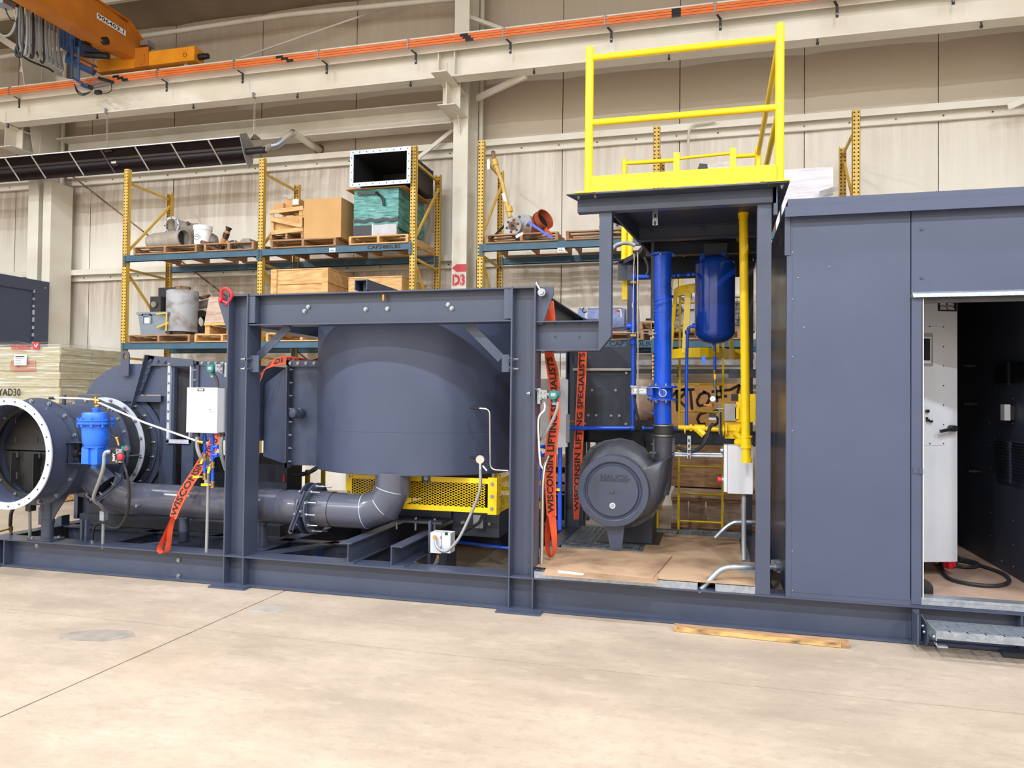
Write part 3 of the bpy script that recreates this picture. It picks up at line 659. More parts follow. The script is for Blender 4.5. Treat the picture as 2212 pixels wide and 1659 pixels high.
# eye plate built as two halves round the hole
L_=[(-w,-.09),(-w,H)]+[(w*math.cos(PI-PI*k/10),H+w*math.sin(PI-PI*k/10)) for k in range(6)]+[hx[4],hx[5],hx[6],hx[7],hx[8],hx[9],hx[10],hx[11],hx[12],(0,-.09)]
R_=[(-u,v) for u,v in L_]
mb.prism(L_,c,X,Z,(0,.015,0)); mb.prism(R_,c,X,Z,(0,.015,0)); part('lifting_eye',mb,'navy',fh,sm=0)
CX,CZ=-5.93,1.075
part('inlet_ring',MB().ring((CX,6.47,CZ),Y,.40,.50,.012,64).ring((CX,6.49,CZ),Y,.46,.56,.01,64),'navy',fh)
bolts(fh,[V((CX+.47*math.cos(a),6.46,CZ+.47*math.sin(a))) for a in [2*PI*k/20+.1 for k in range(20)]],(0,-1,0),.01,.01,.03,'tube')
part('base_angle',MB().box(-6.35,-4.0,6.45,6.6,.25,.36).box(-6.35,-4.0,7.1,7.25,.25,.36),'navydark',fh,sm=0)
# rubber joint + round duct
rj=thing('rubber_joint','black ring joint with a pale clamp flange between the round duct and the fan','joint',(CX,6.3,.6))
part('rubber_sleeve',MB().shell((CX,0,CZ),Y,.445,6.12,6.46,.01,64),'rubber',rj)
part('clamp_ring',MB().ring((CX,6.30,CZ),Y,.44,.495,.012,64),'flange',rj)
bolts(rj,[V((CX+.47*math.cos(a),6.29,CZ+.47*math.sin(a))) for a in [2*PI*k/16+.2 for k in range(16)]],(0,-1,0),.011,.01,.02)
for a in (-.15,.9,-1.3,2.0): part('tie_rod',MB().cyl((CX+.47*math.cos(a),6.08,CZ+.47*math.sin(a)),(CX+.47*math.cos(a),6.34,CZ+.47*math.sin(a)),.006,n=8),'zinc',rj)
rd=thing('round_damper_duct','big round dark grey duct with a pale front flange and blade damper inside','duct',(CX,5.65,.5))
part('duct_shell',MB().shell((CX,0,CZ),Y,.43,5.23,6.12,.008,72),'navyflat',rd,sm=30)
part('front_flange',MB().ring((CX,5.225,CZ),Y,.425,.487,.012,72),'flange',rd,'pale bare front flange')
for i in range(24):
    a=2*PI*i/24+.08; part('bolt_hole',MB().cyl((CX+.458*math.cos(a),5.214,CZ+.458*math.sin(a)),(CX+.458*math.cos(a),5.2185,CZ+.458*math.sin(a)),.006,n=8),'ink',rd)
part('body_flange',MB().ring((CX,5.52,CZ),Y,.425,.487,.014,72),'navy',rd)
part('body_flange',MB().ring((CX,6.105,CZ),Y,.425,.49,.014,72),'navy',rd)
bolts(rd,[V((CX+.458*math.cos(a),5.51,CZ+.458*math.sin(a))) for a in [2*PI*k/14+.35 for k in range(14)]],(0,-1,0),.014,.012)
bolts(rd,[V((CX+.462*math.cos(a),6.095,CZ+.462*math.sin(a))) for a in [2*PI*k/20+.05 for k in range(20)]],(0,-1,0),.012,.012)
# inner liner ring, damper blades with ribs and studs
part('seat_ring',MB().ring((CX,5.44,CZ),Y,.37,.424,.01,64).ring((CX,5.49,CZ),Y,.385,.424,.01,64),'inner',rd)
bolts(rd,[V((CX+.40*math.cos(a),5.43,CZ+.40*math.sin(a))) for a in [2*PI*k/12+.2 for k in range(12)]],(0,-1,0),.01,.01)
def halfdisc(up):
    s=1 if up else -1; return [(.40*math.cos(PI*k/20),s*(.40*math.sin(PI*k/20)+.006)) for k in range(21)]
part('damper_blade',MB().prism(halfdisc(1),(CX,5.55,CZ),X,(0,.12,.99),(0,.008,0)),'inner',rd,sm=0)
part('damper_blade',MB().prism(halfdisc(0),(CX,5.55,CZ),X,(0,-.05,1),(0,.008,0)),'inner',rd,sm=0)
for x in (-.23,.02,.27):
    h=math.sqrt(.39**2-x*x)
    part('blade_rib',MB().box(CX+x-.004,CX+x+.004,5.47,5.55,CZ-h+.02,CZ-.02),'inner',rd,sm=0)
    for dx_,za,zb,rr_ in ((.03,CZ-.06,CZ-.01,.012),(.03,CZ-h+.06,CZ-h+.12,.01),(0,CZ+.08,CZ+.13,.006),(0,CZ+.25,CZ+.3,.006)):
        part('blade_stud',MB().cyl((CX+x+dx_,5.51,za),(CX+x+dx_,5.51,zb),rr_,n=8),'inner',rd)
part('inner_partition',MB().cyl((CX,5.95,CZ),(CX,5.96,CZ),.42,n=48),'navydark',rd)
# bearing boxes on the right side
a,b=at(120,956,5.30),at(150,1002,5.30)
mb=MB()
for (p0,p1) in ((119,147),(147,178)):
    a,b=at(p0,955,5.42),at(p1,1003,5.42); t=.006
    mb.box(a.x,b.x,5.42,5.56,a.z-t,a.z); mb.box(a.x,b.x,5.42,5.56,b.z,b.z+t); mb.box(a.x,a.x+t,5.42,5.56,b.z,a.z); mb.box(b.x-t,b.x,5.42,5.56,b.z,a.z)
    mb.box(a.x,b.x,5.555,5.56,b.z,a.z)
part('bearing_box',mb,'navy',rd,sm=0)
sh=at(150,980,5.49); part('drive_shaft',MB().cyl(at(128,980,5.49),at(200,980,5.49),.016,n=12).cyl(at(158,979,5.49),at(172,979,5.49),.035,n=16).cyl(at(136,980,5.49),at(140,980,5.49),.03,n=6),'dark',rd)
# leg and saddle
part('leg',MB().cyl((CX,5.66,.27),(CX,5.66,.62),.052,n=24).cyl((CX,5.66,.40),(CX,5.66,.44),.058,n=24),'navy',rd)
part('saddle_plate',MB().prism([(-.28,.8),(-.18,.66),(-.09,.6),(-.06,.43),(.06,.43),(.10,.5),(.22,.66),(.30,.75)],(CX,5.65,0),X,Z,(0,.012,0)),'navy',rd,sm=0)
part('leg_base',MB().box(CX-.14,CX+.12,5.57,5.74,.256,.27),'navy',rd,sm=0)
bolts(rd,[V((CX-.11,5.6,.27)),V((CX+.09,5.7,.27))],(0,0,1),.012,.012)
# outlet nozzle and the long round pipe with manual damper
pp=thing('hot_gas_pipe','glossy grey round pipe running low along the skid with mitred elbows','pipe',(-4,6.0,.4))
PY=6.0; r=.15
def mitre(nm,pts,r,label=None):
    for i,(a,b) in enumerate(zip(pts,pts[1:])):
        part(nm,MB().cyl(a,b,r,n=48,caps=False),'pipe',pp)
n0=at(203,1032,5.75); n1=at(233,1062,5.9)
E1=at(268,1092,PY); 
zc_=.615; Xd=at(655,1100,PY).x
part('nozzle',MB().cyl(at(190,1018,5.80),at(226,1052,5.84),.135,n=40),'navy',pp)
c=at(227,1053,5.84); d=(at(268,1092,PY)-at(203,1028,5.78)).normalized()
part('elbow_flange',MB().ring(c,d,.13,.185,.014,40).ring(c+d*.02,d,.13,.185,.014,40),'navy',pp)
_,sa,sb=frame(d); bolts(pp,[c-d*.008+sa*.165*math.cos(t)+sb*.165*math.sin(t) for t in [2*PI*k/8+.3 for k in range(8)]],-d,.011,.012,.02)
K=V((at(283,1090,PY).x,PY,zc_))
rows=[]
def swept(pts,r,n=48):
    """mitred pipe: rings on the bisecting planes"""
    mb=MB(); vs=[]; k=len(pts); a0=None
    for i,p in enumerate(pts):
        t0=(pts[i]-pts[i-1]).normalized() if i else (pts[1]-pts[0]).normalized()
        t1=(pts[i+1]-pts[i]).normalized() if i<k-1 else t0
        nn=(t0+t1).normalized()
        if a0 is None: _,a0,_b=frame(t0)
        a=(a0-t0*a0.dot(t0)).normalized(); b=t0.cross(a)
        for j in range(n):
            g=2*PI*j/n; v=a*(r*math.cos(g))+b*(r*math.sin(g)); v=v-t0*(v.dot(nn)/t0.dot(nn)); vs.append(p+v)
        a0=(a-t1*a.dot(t1)).normalized()
    fs=[(i*n+j,i*n+(j+1)%n,(i+1)*n+(j+1)%n,(i+1)*n+j) for i in range(k-1) for j in range(n)]
    return mb.add(vs,fs)
part('elbow',swept([c+d*.03,K,V((Xd-.14,PY,zc_))],r),'pipe',pp,sm=25)
part('weld_seam',MB().ring(K+V((.0,0,0)),(d+X).normalized(),r*.985,r*1.012,.008,48),'flange',pp)
part('drain_plug',MB().cyl(at(300,1093,PY-.16),at(294,1093,PY-.19),.014,n=8),'zinc',pp)
part('pipe_band',MB().ring((Xd-.30,PY,zc_),X,r,r+.004,.2,48),'pipe',pp)
dx=at(700,1100,PY).x
part('damper_sleeve',MB().cyl((Xd-.14,PY,zc_),(dx+.1,PY,zc_),r+.006,n=48,caps=False),'pipe',pp)
for x in (at(668,1100,PY).x,at(684,1100,PY).x): part('pipe_flange',MB().ring((x,PY,zc_),X,r,r+.075,.016,48),'navy',pp)
xb_=at(684,1100,PY).x
bolts(pp,[V((xb_+.008,PY+(r+.05)*math.cos(t),zc_+(r+.05)*math.sin(t))) for t in [2*PI*k/12+.13 for k in range(12)]],(1,0,0),.013,.014,.075)
bolts(pp,[V((at(668,1100,PY).x-.008,PY+(r+.05)*math.cos(t),zc_+(r+.05)*math.sin(t))) for t in [2*PI*k/12+.13 for k in range(12)]],(-1,0,0),.013,.014,.01)
e1=at(770,1100,PY).x; tz=.93
ex=at(849,1030,PY).x
cs=[V((dx,PY,zc_)),V((e1,PY,zc_)),V((ex-.10,PY,zc_+.035)),V((ex-.005,PY,zc_+.13)),V((ex,PY,tz+.02))]
cs=[V((dx,PY,zc_)),V((ex-.24,PY,zc_)),V((ex-.075,PY,zc_+.06)),V((ex,PY,zc_+.2)),V((ex,PY,tz+.03))]
part('elbow',swept(cs,r),'pipe',pp,sm=25)
part('weld_seam',MB().ring(V((at(722,1100,PY).x,PY,zc_)),X,r*.99,r*1.015,.006,48),'ink',pp)
for i in (1,2,3):
    nn=((cs[i]-cs[i-1]).normalized()+(cs[i+1]-cs[i]).normalized()).normalized()
    part('weld_seam',MB().ring(cs[i],nn,r*.99,r*1.016,.006,48),'flange',pp)
# quadrant and lever of the damper
qc=at(648,1090,PY-.2)
part('quadrant_plate',MB().prism([(-.055,.06),(-.03,.085),(.02,.09),(.065,.06),(.065,-.06),(.04,-.095),(-.01,-.11),(-.04,-.095),(-.055,-.06)],qc,X,Z,(0,.005,0)),'navy',pp,sm=0)
l0,l1=at(660,1062,PY-.215),at(627,1148,PY-.215); part('lever',MB().bar(l0,l1,.006,.045,(0,1,0)).bar(l0,l1,.042,.006,(0,1,0)).cyl(l1-Y*.003,l1+Y*.003,.021,n=16),'navy',pp,sm=0)
bolts(pp,[at(650,1104,PY-.215),at(660,1086,PY-.215)],(0,-1,0),.009,.012)
part('shaft',MB().cyl(qc+V((.01,0,.02)),qc+V((.01,.06,.02)),.012,n=10),'dark',pp)
for px,base in ((397,.25),(565,.25)):
    x=at(px,1140,PY).x; part('pipe_support',MB().cyl((x,PY,.25),(x,PY,.48),.045,n=20).cyl((x,PY,.25),(x,PY,.34),.055 if px>500 else .045,n=20),'navy',pp)
    part('support_saddle',MB().box(x-.1,x+.07,PY-.05,PY+.05,.462,.478),'navy',pp,sm=0)
# ================================================================ INSTRUMENTS AND PIPEWORK ON THE LEFT
eb=thing('enclosure_box','white wall-mounted enclosure box on the left side of the left portal post','box',(-4.15,5.55,1.28))
bx0,bx1=at(403,880,5.46).x,at(468,880,5.46).x; bz0,bz1=at(435,934,5.46).z,at(435,838,5.46).z
part('body',MB().box(bx0+.004,bx1,5.485,5.63,bz0,bz1),'white',eb,sm=0)
part('door',MB().box(bx0,bx1+.003,5.462,5.482,bz0-.003,bz1+.003),'white',eb,sm=0)
c=at(455,885,5.46); part('lock',MB().box(c.x-.016,c.x+.016,5.455,5.462,c.z-.016,c.z+.016).cyl((c.x,5.455,c.z),(c.x,5.452,c.z),.008,n=12),'white',eb)
part('lock_insert',MB().cyl((c.x,5.4515,c.z),(c.x,5.450,c.z),.005,n=12),'dark',eb)
c=at(434,842,5.46); part('label_plate',MB().box(c.x-.033,c.x+.033,5.459,5.462,c.z-.012,c.z+.012),'black',eb,'small black engraved label plate',sm=0)
mb=MB()
for k in range(6): mb.box(c.x-.022+k*.008,c.x-.017+k*.008,5.4575,5.459,c.z-.006,c.z+.006)
part('engraving',mb,'paper',eb,kind='stuff')
part('gland',MB().cyl(at(426,935,5.5),at(426,943,5.5),.022,n=12),'dark',eb); part('gland',MB().cyl(at(480,935,5.56),at(480,943,5.56),.022,n=12),'dark',eb)
def hose(name,pts,r,m,label,cat,n=8,k=8,parent=None,sp=True):
    p=spline(pts,k) if sp else fillet(pts,.06)
    mb=MB().tube(p,r,n)
    return solo(name,mb,m,label,cat) if parent is None else part(name,mb,m,parent)
hose('flexible_conduit',[at(426,940,5.5),at(426,965,5.5),at(434,988,5.52),at(447,1000,5.6),at(452,1015,5.7)],.016,'conduit','short grey flexible conduit looping out of the white enclosure box on its left','conduit')
hose('flexible_conduit',[at(480,940,5.56),at(477,960,5.57),at(479,985,5.6),at(488,1015,5.66)],.018,'conduit','grey flexible conduit curving from the white enclosure box behind the left post','conduit')
cs=thing('conduit_stand','thin steel conduit rising from the skid up to the blue tube valves','conduit',at(446,1195,5.62))
part('conduit',MB().tube(fillet([at(446,1195,5.62),at(450,1040,5.62),at(451,1004,5.62),at(447,990,5.6)],.04),.014,10),'conduit',cs)
# two blue tube sets with brass ball valves
def tubeset(lab,x,segs,brass,hand,Y0=5.56):
    t=thing('valve_tube',lab,'valve',at(x,segs[-1][1],Y0))
    for a,b,r in segs: part('blue_tube',MB().cyl(at(x+ (435-a)*0,a,Y0),at(x,b,Y0),r,n=12),'blue',t)
    for a,b in brass: part('brass_valve',MB().cyl(at(x,a,Y0),at(x,b,Y0),.014,n=6).cyl(at(x,a,Y0),at(x,a+(b-a)*.3,Y0),.018,n=6).cyl(at(x,b-(b-a)*.3,Y0),at(x,b,Y0),.018,n=6),'brass',t)
    for (x0,y0,x1,y1) in hand:
        h=part('handle',MB().bar(at(x0,y0,Y0-.03),at(x1,y1,Y0-.03),.014,.006,(0,1,.01)),'zinc',t); part('grip',MB().bar(at(x0+(x1-x0)*.35,y0+(y1-y0)*.35,Y0-.035),at(x1,y1,Y0-.035),.018,.012,(0,1,.01)),'yellow',h)
    for y in (965,983): 
        if x>450: part('side_plug',MB().cyl(at(x,y,Y0),at(x+8,y,Y0),.014,n=10).cyl(at(x+8,y,Y0),at(x+12,y,Y0),.02,n=6),'blue',t)
    return t
tubeset('blue tube with brass valves and two yellow levers, left one under the enclosure box',442,[(936,985,.011),(942,955,.017),(960,972,.017),(993,1022,.013)],[(980,994),(1022,1036)],[(440,985,434,1002),(438,1030,417,1030)])
tubeset('blue tube with brass valves and two yellow levers, right one beside the portal post',459,[(936,1000,.011),(940,955,.017),(960,975,.017),(980,992,.017),(1010,1042,.013)],[(998,1011),(1040,1054)],[(455,1002,450,1022),(457,1047,435,1047)])
# pressure transmitter on post, left
def transmitter(lab,x,y,Y0,s):
    t=thing('pressure_transmitter',lab,'transmitter',at(x,y,Y0))
    c=at(x,y,Y0); part('mounting_plate',MB().box(at(x+s*33,y,Y0+.03).x-.004,at(x+s*33,y,Y0+.03).x+.02,Y0-.01,Y0+.06,c.z-.07,c.z+.05),'galv',t,sm=0)
    part('manifold',MB().box(c.x+s*.05,c.x+s*.09,Y0-.03,Y0+.03,c.z-.03,c.z+.035).box(c.x+s*.09,c.x+s*.115,Y0-.025,Y0+.025,c.z-.04,c.z+.04),'zinc',t,sm=0)
    bolts(t,[V((c.x+s*.07,Y0-.03,c.z+.018)),V((c.x+s*.07,Y0-.03,c.z-.018)),V((c.x+s*.1,Y0-.03,c.z+.02)),V((c.x+s*.1,Y0-.03,c.z-.02))],(0,-1,0),.007,.01)
    part('housing',MB().cyl(c+Y*.03,c-Y*.03,.037,n=24).cyl(c-Y*.03,c-Y*.036,.034,n=24).box(c.x-s*.045,c.x,Y0-.02,Y0+.02,c.z-.01,c.z+.03).cyl(c-Z*.02,c-Z*.06,.014,n=12),'teal2',t)
    part('display',MB().box(c.x-.018,c.x+.018,Y0-.0385,Y0-.036,c.z-.012,c.z+.014),'lcd',t,sm=0)
    part('neck',MB().cyl(c,c+V((s*.06,0,0)),.018,n=12).cyl(c-Z*.06,c-Z*.075,.018,n=6),'zinc',t)
    part('vent_needles',MB().cyl(c+V((s*.11,-.03,.02)),c+V((s*.13,-.06,.045)),.005,n=6),'zinc',t)
    return t
transmitter('teal pressure transmitter above the white enclosure box, on the left post',459,796,5.56,1)
hose('sensor_cable',[at(462,808,5.56),at(467,816,5.56),at(470,826,5.55),at(470,838,5.53)],.012,'rubber','dark cable bending from the teal transmitter into the enclosure box below','cable')
tr2=transmitter('teal pressure transmitter with grey display to the right of the right post',1197,853,5.6,-1)
hose('steel_tube',[at(1176,868,5.62),at(1176,885,5.62),at(1163,905,5.62),at(1164,960,5.62),at(1167,1000,5.62),at(1172,1012,5.65)],.008,'wtube','pale bent tube hanging from the teal transmitter beside the right post','tube')
hose('flexible_conduit',[at(1205,868,5.6),at(1203,885,5.6),at(1190,915,5.62),at(1172,945,5.66),at(1156,958,5.72)],.012,'conduit','grey flexible conduit sloping left from the right-hand teal transmitter','conduit')
# long white tube over the round duct
wt=thing('impulse_tube','long white tube sloping from the duct top down to the enclosure box','tube',at(200,862,5.6))
part('tube',MB().tube([at(111,859,5.45),at(180,861,5.45),at(203,864,5.45)],.008,8),'wtube',wt)
part('tube',MB().tube([at(205,866,5.45),at(310,912,5.47),at(424,952,5.5)],.0085,8),'wtube',wt)
part('end_cap',MB().cyl(at(107,860,5.45),at(118,860,5.45),.013,n=10),'dark',wt)
part('tee_fitting',MB().cyl(at(197,863,5.45),at(216,866,5.45),.014,n=8).cyl(at(207,858,5.45),at(207,872,5.44),.012,n=8),'brass',wt)
part('tee_fitting',MB().cyl(at(424,953,5.5),at(440,956,5.5),.015,n=8),'brass',wt)
part('support_post',MB().box(at(136,865,5.5).x,at(141,865,5.5).x,5.49,5.51,1.5,1.59),'navy',wt,sm=0)
# blue pneumatic actuator and its limit switch
ac=thing('pneumatic_actuator','bright blue cylindrical actuator with a bolted rim on the round duct','actuator',at(207,1005,5.3))
AY=5.3; cx=at(207,930,AY).x; zz=lambda y:at(207,y,AY).z
part('top_boss',MB().cyl((cx,AY,zz(892)),(cx,AY,zz(881)),.028,n=20).cyl((cx,AY,zz(885)),(cx,AY,zz(882)),.034,n=20),'blue2',ac)
part('cap',MB().lathe((cx,AY,0),Z,[(.108,zz(909)),(.110,zz(895)),(.100,zz(891)),(.03,zz(890)),(.0001,zz(890))],36),'blue2',ac)
part('rim',MB().lathe((cx,AY,0),Z,[(.10,zz(917)),(.145,zz(916)),(.145,zz(912)),(.135,zz(911)),(.135,zz(909)),(.145,zz(908.5)),(.145,zz(906)),(.11,zz(905))],40),'blue2',ac)
for k in range(10):
    a=2*PI*k/10+.2; x,y=cx+.133*math.cos(a),AY+.133*math.sin(a); part('rim_bolt',MB().cyl((x,y,zz(923)),(x,y,zz(903)),.007,n=6).cyl((x,y,zz(921)),(x,y,zz(917)),.012,n=6).cyl((x,y,zz(905)),(x,y,zz(902)),.011,n=6),'blue2',ac)
part('bowl',MB().lathe((cx,AY,0),Z,[(.085,zz(963)),(.098,zz(958)),(.106,zz(945)),(.110,zz(917))],36),'blue2',ac)
part('gearbox',MB().box(at(191,980,AY).x,at(222,980,AY).x,AY-.06,AY+.06,zz(1002),zz(966)).box(at(191,980,AY).x,at(206,980,AY).x,AY-.075,AY+.06,zz(1001),zz(967)).cyl((cx-.0,AY,zz(966)),(cx,AY,zz(963)),.09,n=24).cyl((cx,AY,zz(1011)),(cx,AY,zz(1002)),.03,n=16),'blue2',ac,sm=30)
part('bracket',MB().box(at(181,970,AY).x,at(192,970,AY).x,AY-.02,AY+.05,zz(976),zz(966)).box(at(181,990,AY).x,at(192,990,AY).x,AY-.02,AY+.05,zz(1002),zz(992)),'blue2',ac,sm=0)
bolts(ac,[at(186,971,AY-.022),at(186,997,AY-.022)],(0,-1,0),.01,.008)
part('elbow_fitting',MB().cyl(at(209,880,AY),at(209,876,AY),.012,n=8).cyl(at(206,877,AY),at(215,876,AY),.01,n=8),'brass',ac)
hose('air_hose',[at(214,876,5.3),at(222,879,5.29),at(233,892,5.28),at(236,915,5.28),at(240,938,5.29),at(252,947,5.31)],.0085,'black','thin black air hose looping from the actuator top to the brass fitting beside it','hose')
ls=thing('limit_switch_box','black limit switch box with a round red indicator beside the blue actuator','switch',at(257,985,5.3))
a,b=at(236,967,5.27),at(254,1003,5.27)
part('housing',MB().box(a.x,b.x+.02,5.26,5.34,b.z,a.z),'black',ls,sm=0)
c=at(257,985,5.25); part('cover',MB().box(c.x-.02,c.x+.04,5.24,5.262,c.z-.055,c.z+.06),'galv',ls,sm=0)
part('indicator_ring',MB().cyl(at(260,987,5.24),at(260,987,5.215),.036,n=28),'dark',ls); part('indicator_window',MB().lathe(at(260,987,5.215),-Y,[(.03,0),(.027,.012),(.012,.02),(.0001,.021)],24),'red',ls,'red domed indicator')
bolts(ls,[c+V((-.01,-.012,.05)),c+V((.035,-.012,.05)),c+V((-.01,-.012,-.045)),c+V((.035,-.012,-.045))],(0,-1,0),.008,.006)
c=at(272,969,5.27); part('solenoid',MB().box(c.x-.03,c.x+.028,5.25,5.29,c.z-.02,c.z+.02),'teal2',ls,sm=0); part('push_button',MB().cyl(at(274,969,5.25),at(274,969,5.235),.012,n=16),'red',ls)
part('housing_lettering',textmb('APPS',.03,flat(at(245,988,5.2585),-Z,X),bold=.001),'paper',ls)
part('elbow',MB().tube(fillet([at(240,976,5.26),at(228,976,5.25),at(225,985,5.25)],.03),.017,10).cyl(at(233,976,5.255),at(238,976,5.26),.021,n=10),'galv',ls)
part('brass_fitting',MB().cyl(at(252,945,5.3),at(257,963,5.28),.008,n=8).cyl(at(250,946,5.3),at(256,946,5.3),.011,n=8),'brass',ls)
hose('flexible_conduit',[at(225,984,5.25),at(223,1010,5.25),at(214,1040,5.28),at(203,1070,5.35),at(204,1082,5.4),at(217,1092,5.5),at(224,1103,5.6)],.0145,'conduit','grey flexible conduit dropping from the limit switch in front of the duct nozzle','conduit')
st=thing('conduit_fitting','upright steel conduit with a rectangular fitting on the skid edge below the actuator','conduit',at(223,1185,5.65))
part('fitting_body',MB().box(at(219,1110,5.62).x,at(228,1110,5.62).x,5.6,5.65,at(223,1124,5.62).z,at(223,1104,5.62).z),'galv',st,sm=0); part('conduit',MB().cyl(at(222,1185,5.65),at(223,1124,5.63),.013,n=12),'conduit',st)
hose('air_hose',[at(267,1000,5.28),at(273,1020,5.27),at(278,1045,5.28),at(279,1080,5.3),at(272,1115,5.34),at(256,1138,5.4),at(238,1138,5.46),at(222,1129,5.52),at(208,1133,5.58),at(201,1150,5.62),at(200,1170,5.64)],.011,'black','long black hose hanging in a loop from the limit switch to the skid','hose')
solo('hose_coupling',MB().cyl(at(200,1166,5.64),at(200,1177,5.65),.016,n=8),'galv','small steel hose coupling on the skid where the black looped hose ends','coupling')
# left end: black hose with brass valve and steel conduit
hv=thing('hose_valve','black rubber hose with a brass valve standing at the far left skid end','valve',at(23,1165,5.75))
part('hose',MB().tube(spline([at(30,1095,5.5),at(24,1110,5.6),at(22,1135,5.72)],6),.016,10),'rubber',hv)
part('valve_body',MB().cyl(at(22,1133,5.72),at(24,1152,5.74),.014,n=8).cyl(at(23,1138,5.72),at(23,1146,5.73),.02,n=6),'brass',hv); part('handle',MB().bar(at(22,1142,5.7),at(-4,1149,5.6),.006,.014),'brass',hv)
part('blue_end',MB().cyl(at(24,1152,5.74),at(25,1163,5.76),.015,n=10),'blue',hv)
cf=thing('conduit_fitting','short steel conduit with a square fitting hanging under the round duct','conduit',at(64,1168,5.6))
a,b=at(59,1085,5.55),at(70,1104,5.55); part('fitting_body',MB().box(a.x,b.x,5.53,5.59,b.z,a.z+.06),'dark',cf,sm=0); part('conduit',MB().cyl(at(64,1104,5.56),at(65,1168,5.66),.014,n=12),'conduit',cf)
sp_=thing('skid_stub_posts','pair of thin dark steel angle stubs upright on the skid below the elbow','post',at(180,1175,5.72))
for px in (176,186): x=at(px,1150,5.72).x; part('stub',MB().box(x-.008,x+.012,5.71,5.75,.256,at(px,1122,5.72).z),'navy',sp_,sm=0)
x=at(90,1100,6.3).x; solo('rear_stub_post',MB().box(x-.02,x+.03,6.28,6.35,.25,at(90,1095,6.3).z),'navy','short dark steel post behind the round duct leg','post')
solo('base_gusset',MB().poly3([at(116,1137,6.3),at(116,1125,6.3),at(126,1116,6.3),at(133,1114,6.3),at(133,1137,6.3)],(0,.1,0)),'navy','dark chamfered gusset block at the foot of the fan base','gusset')
# ================================================================ ORANGE LIFTING STRAPS
def ribbon(name,label,cs,ws,m='strap',text=None,th=.006,flip=False,n=10,vs=.62,loop=None,stitch=True):
    cs=[vec(c) for c in cs]; ws=[vec(w) for w in ws]
    C=spline(cs,n); W=spline(ws,n)
    o=thing(name,label,'strap',C[-1])
    mb=MB(); rows=[]
    nor=[]
    for i in range(len(C)):
        t=(C[min(i+1,len(C)-1)]-C[max(i-1,0)]).normalized(); nn=t.cross(W[i]).normalized()
        if nn.y>0: nn=-nn
        nor.append(nn)
        rows.append([C[i]-W[i]/2+nn*th/2,C[i]+W[i]/2+nn*th/2,C[i]+W[i]/2-nn*th/2,C[i]-W[i]/2-nn*th/2,C[i]-W[i]/2+nn*th/2])
    mb.sheet(rows); part('webbing',mb,m,o,sm=50)
    if stitch:
        for sgn in (-.44,.44):
            part('stitch_line',MB().tube([C[i]+W[i]*sgn+nor[i]*(th/2+.0004) for i in range(len(C))],.0012,4,caps=False),mat_stitch,o)
    if text:
        body,s0,L_,hfrac,sgn=text
        acc=[0]
        for i in range(1,len(C)): acc.append(acc[-1]+(C[i]-C[i-1]).length)
        def fn(u,v):
            s=s0+u if sgn>0 else s0-u
            s=max(0,min(acc[-1]-1e-4,s)); i=max(j for j in range(len(acc)-1) if acc[j]<=s) if s>0 else 0
            k=(s-acc[i])/(acc[i+1]-acc[i]); c=C[i].lerp(C[i+1],k); w=W[i].lerp(W[i+1],k)
            return c+w*(-v if sgn<0 else v)+nor[i]*(th/2+.0012)
        tm=textmb(body,1,lambda u,v:V((u,v,0)),bold=.032,align='LEFT')
        ends=[]; ws_=body.split(' ')
        for q in range(1,len(ws_)+1): ends.append(max(p[0] for p in textmb(' '.join(ws_[:q]),1,lambda u,v:V((u,v,0)),bold=.032,align='LEFT').v)+.02)
        xs=[p[0] for p in tm.v]; k=L_/(max(xs)-min(xs)); x0=min(xs)
        for q,e in enumerate(ends):
            lo=ends[q-1] if q else -9; fs=[f for f in tm.f if lo<sum(tm.v[i][0] for i in f)/len(f)<=e]
            used=sorted({i for f in fs for i in f}); ix={a:b for b,a in enumerate(used)}
            wm=MB(); wm.add([fn((tm.v[i][0]-x0)*k,tm.v[i][1]*hfrac) for i in used],[tuple(ix[i] for i in f) for f in fs])
            part('printed_word',wm,'ink',o,'black stencilled word on the webbing',sm=0)
    return o
mat_stitch=mat('stitching',(240,150,120),.8)
WORDS='WISCONSIN LIFTING SPECIALISTS'
def wv(px0,py0,px1,py1,Y_): return at(px1,py1,Y_)-at(px0,py0,Y_)
# middle strap
a=[(1177,650,1196),(1177,700,1200),(1176,760,1196),(1181,800,1206),(1186,840,1209),(1186,900,1210),(1180,950,1205),(1176,1000,1201),(1178,1060,1201),(1181,1115,1202)]
ribbon('lifting_strap','orange lifting strap hanging straight down beside the right portal post',[(at(p,y,5.9)+at(q,y,5.9))/2 for p,y,q in a],[at(q,y,5.9)-at(p,y,5.9) for p,y,q in a],text=(WORDS,1.70,1.25,.8,-1))
o=[x for x in sc.objects if x.name=='lifting_strap'][0]
lp=spline([at(1191,1110,5.9),at(1184,1135,5.93),at(1182,1165,5.93),at(1183,1190,5.92),at(1190,1204,5.9),at(1197,1190,5.88),at(1197,1165,5.87),at(1195,1140,5.88),at(1191,1110,5.9)],6)
mb=MB()
rows=[]
for i,p in enumerate(lp):
    f=abs(i/(len(lp)-1)-.5)*2; wd=V((.01,.05,0))*(1-f*.5)+V((.05,0,0))*f; rows.append([p-wd/2,p+wd/2])
part('eye_loop',mb.sheet([[r[0],r[1]] for r in rows]).sheet([[r[0]+V((.003,.003,0)),r[1]+V((.003,.003,0))] for r in rows]),'strap',o)
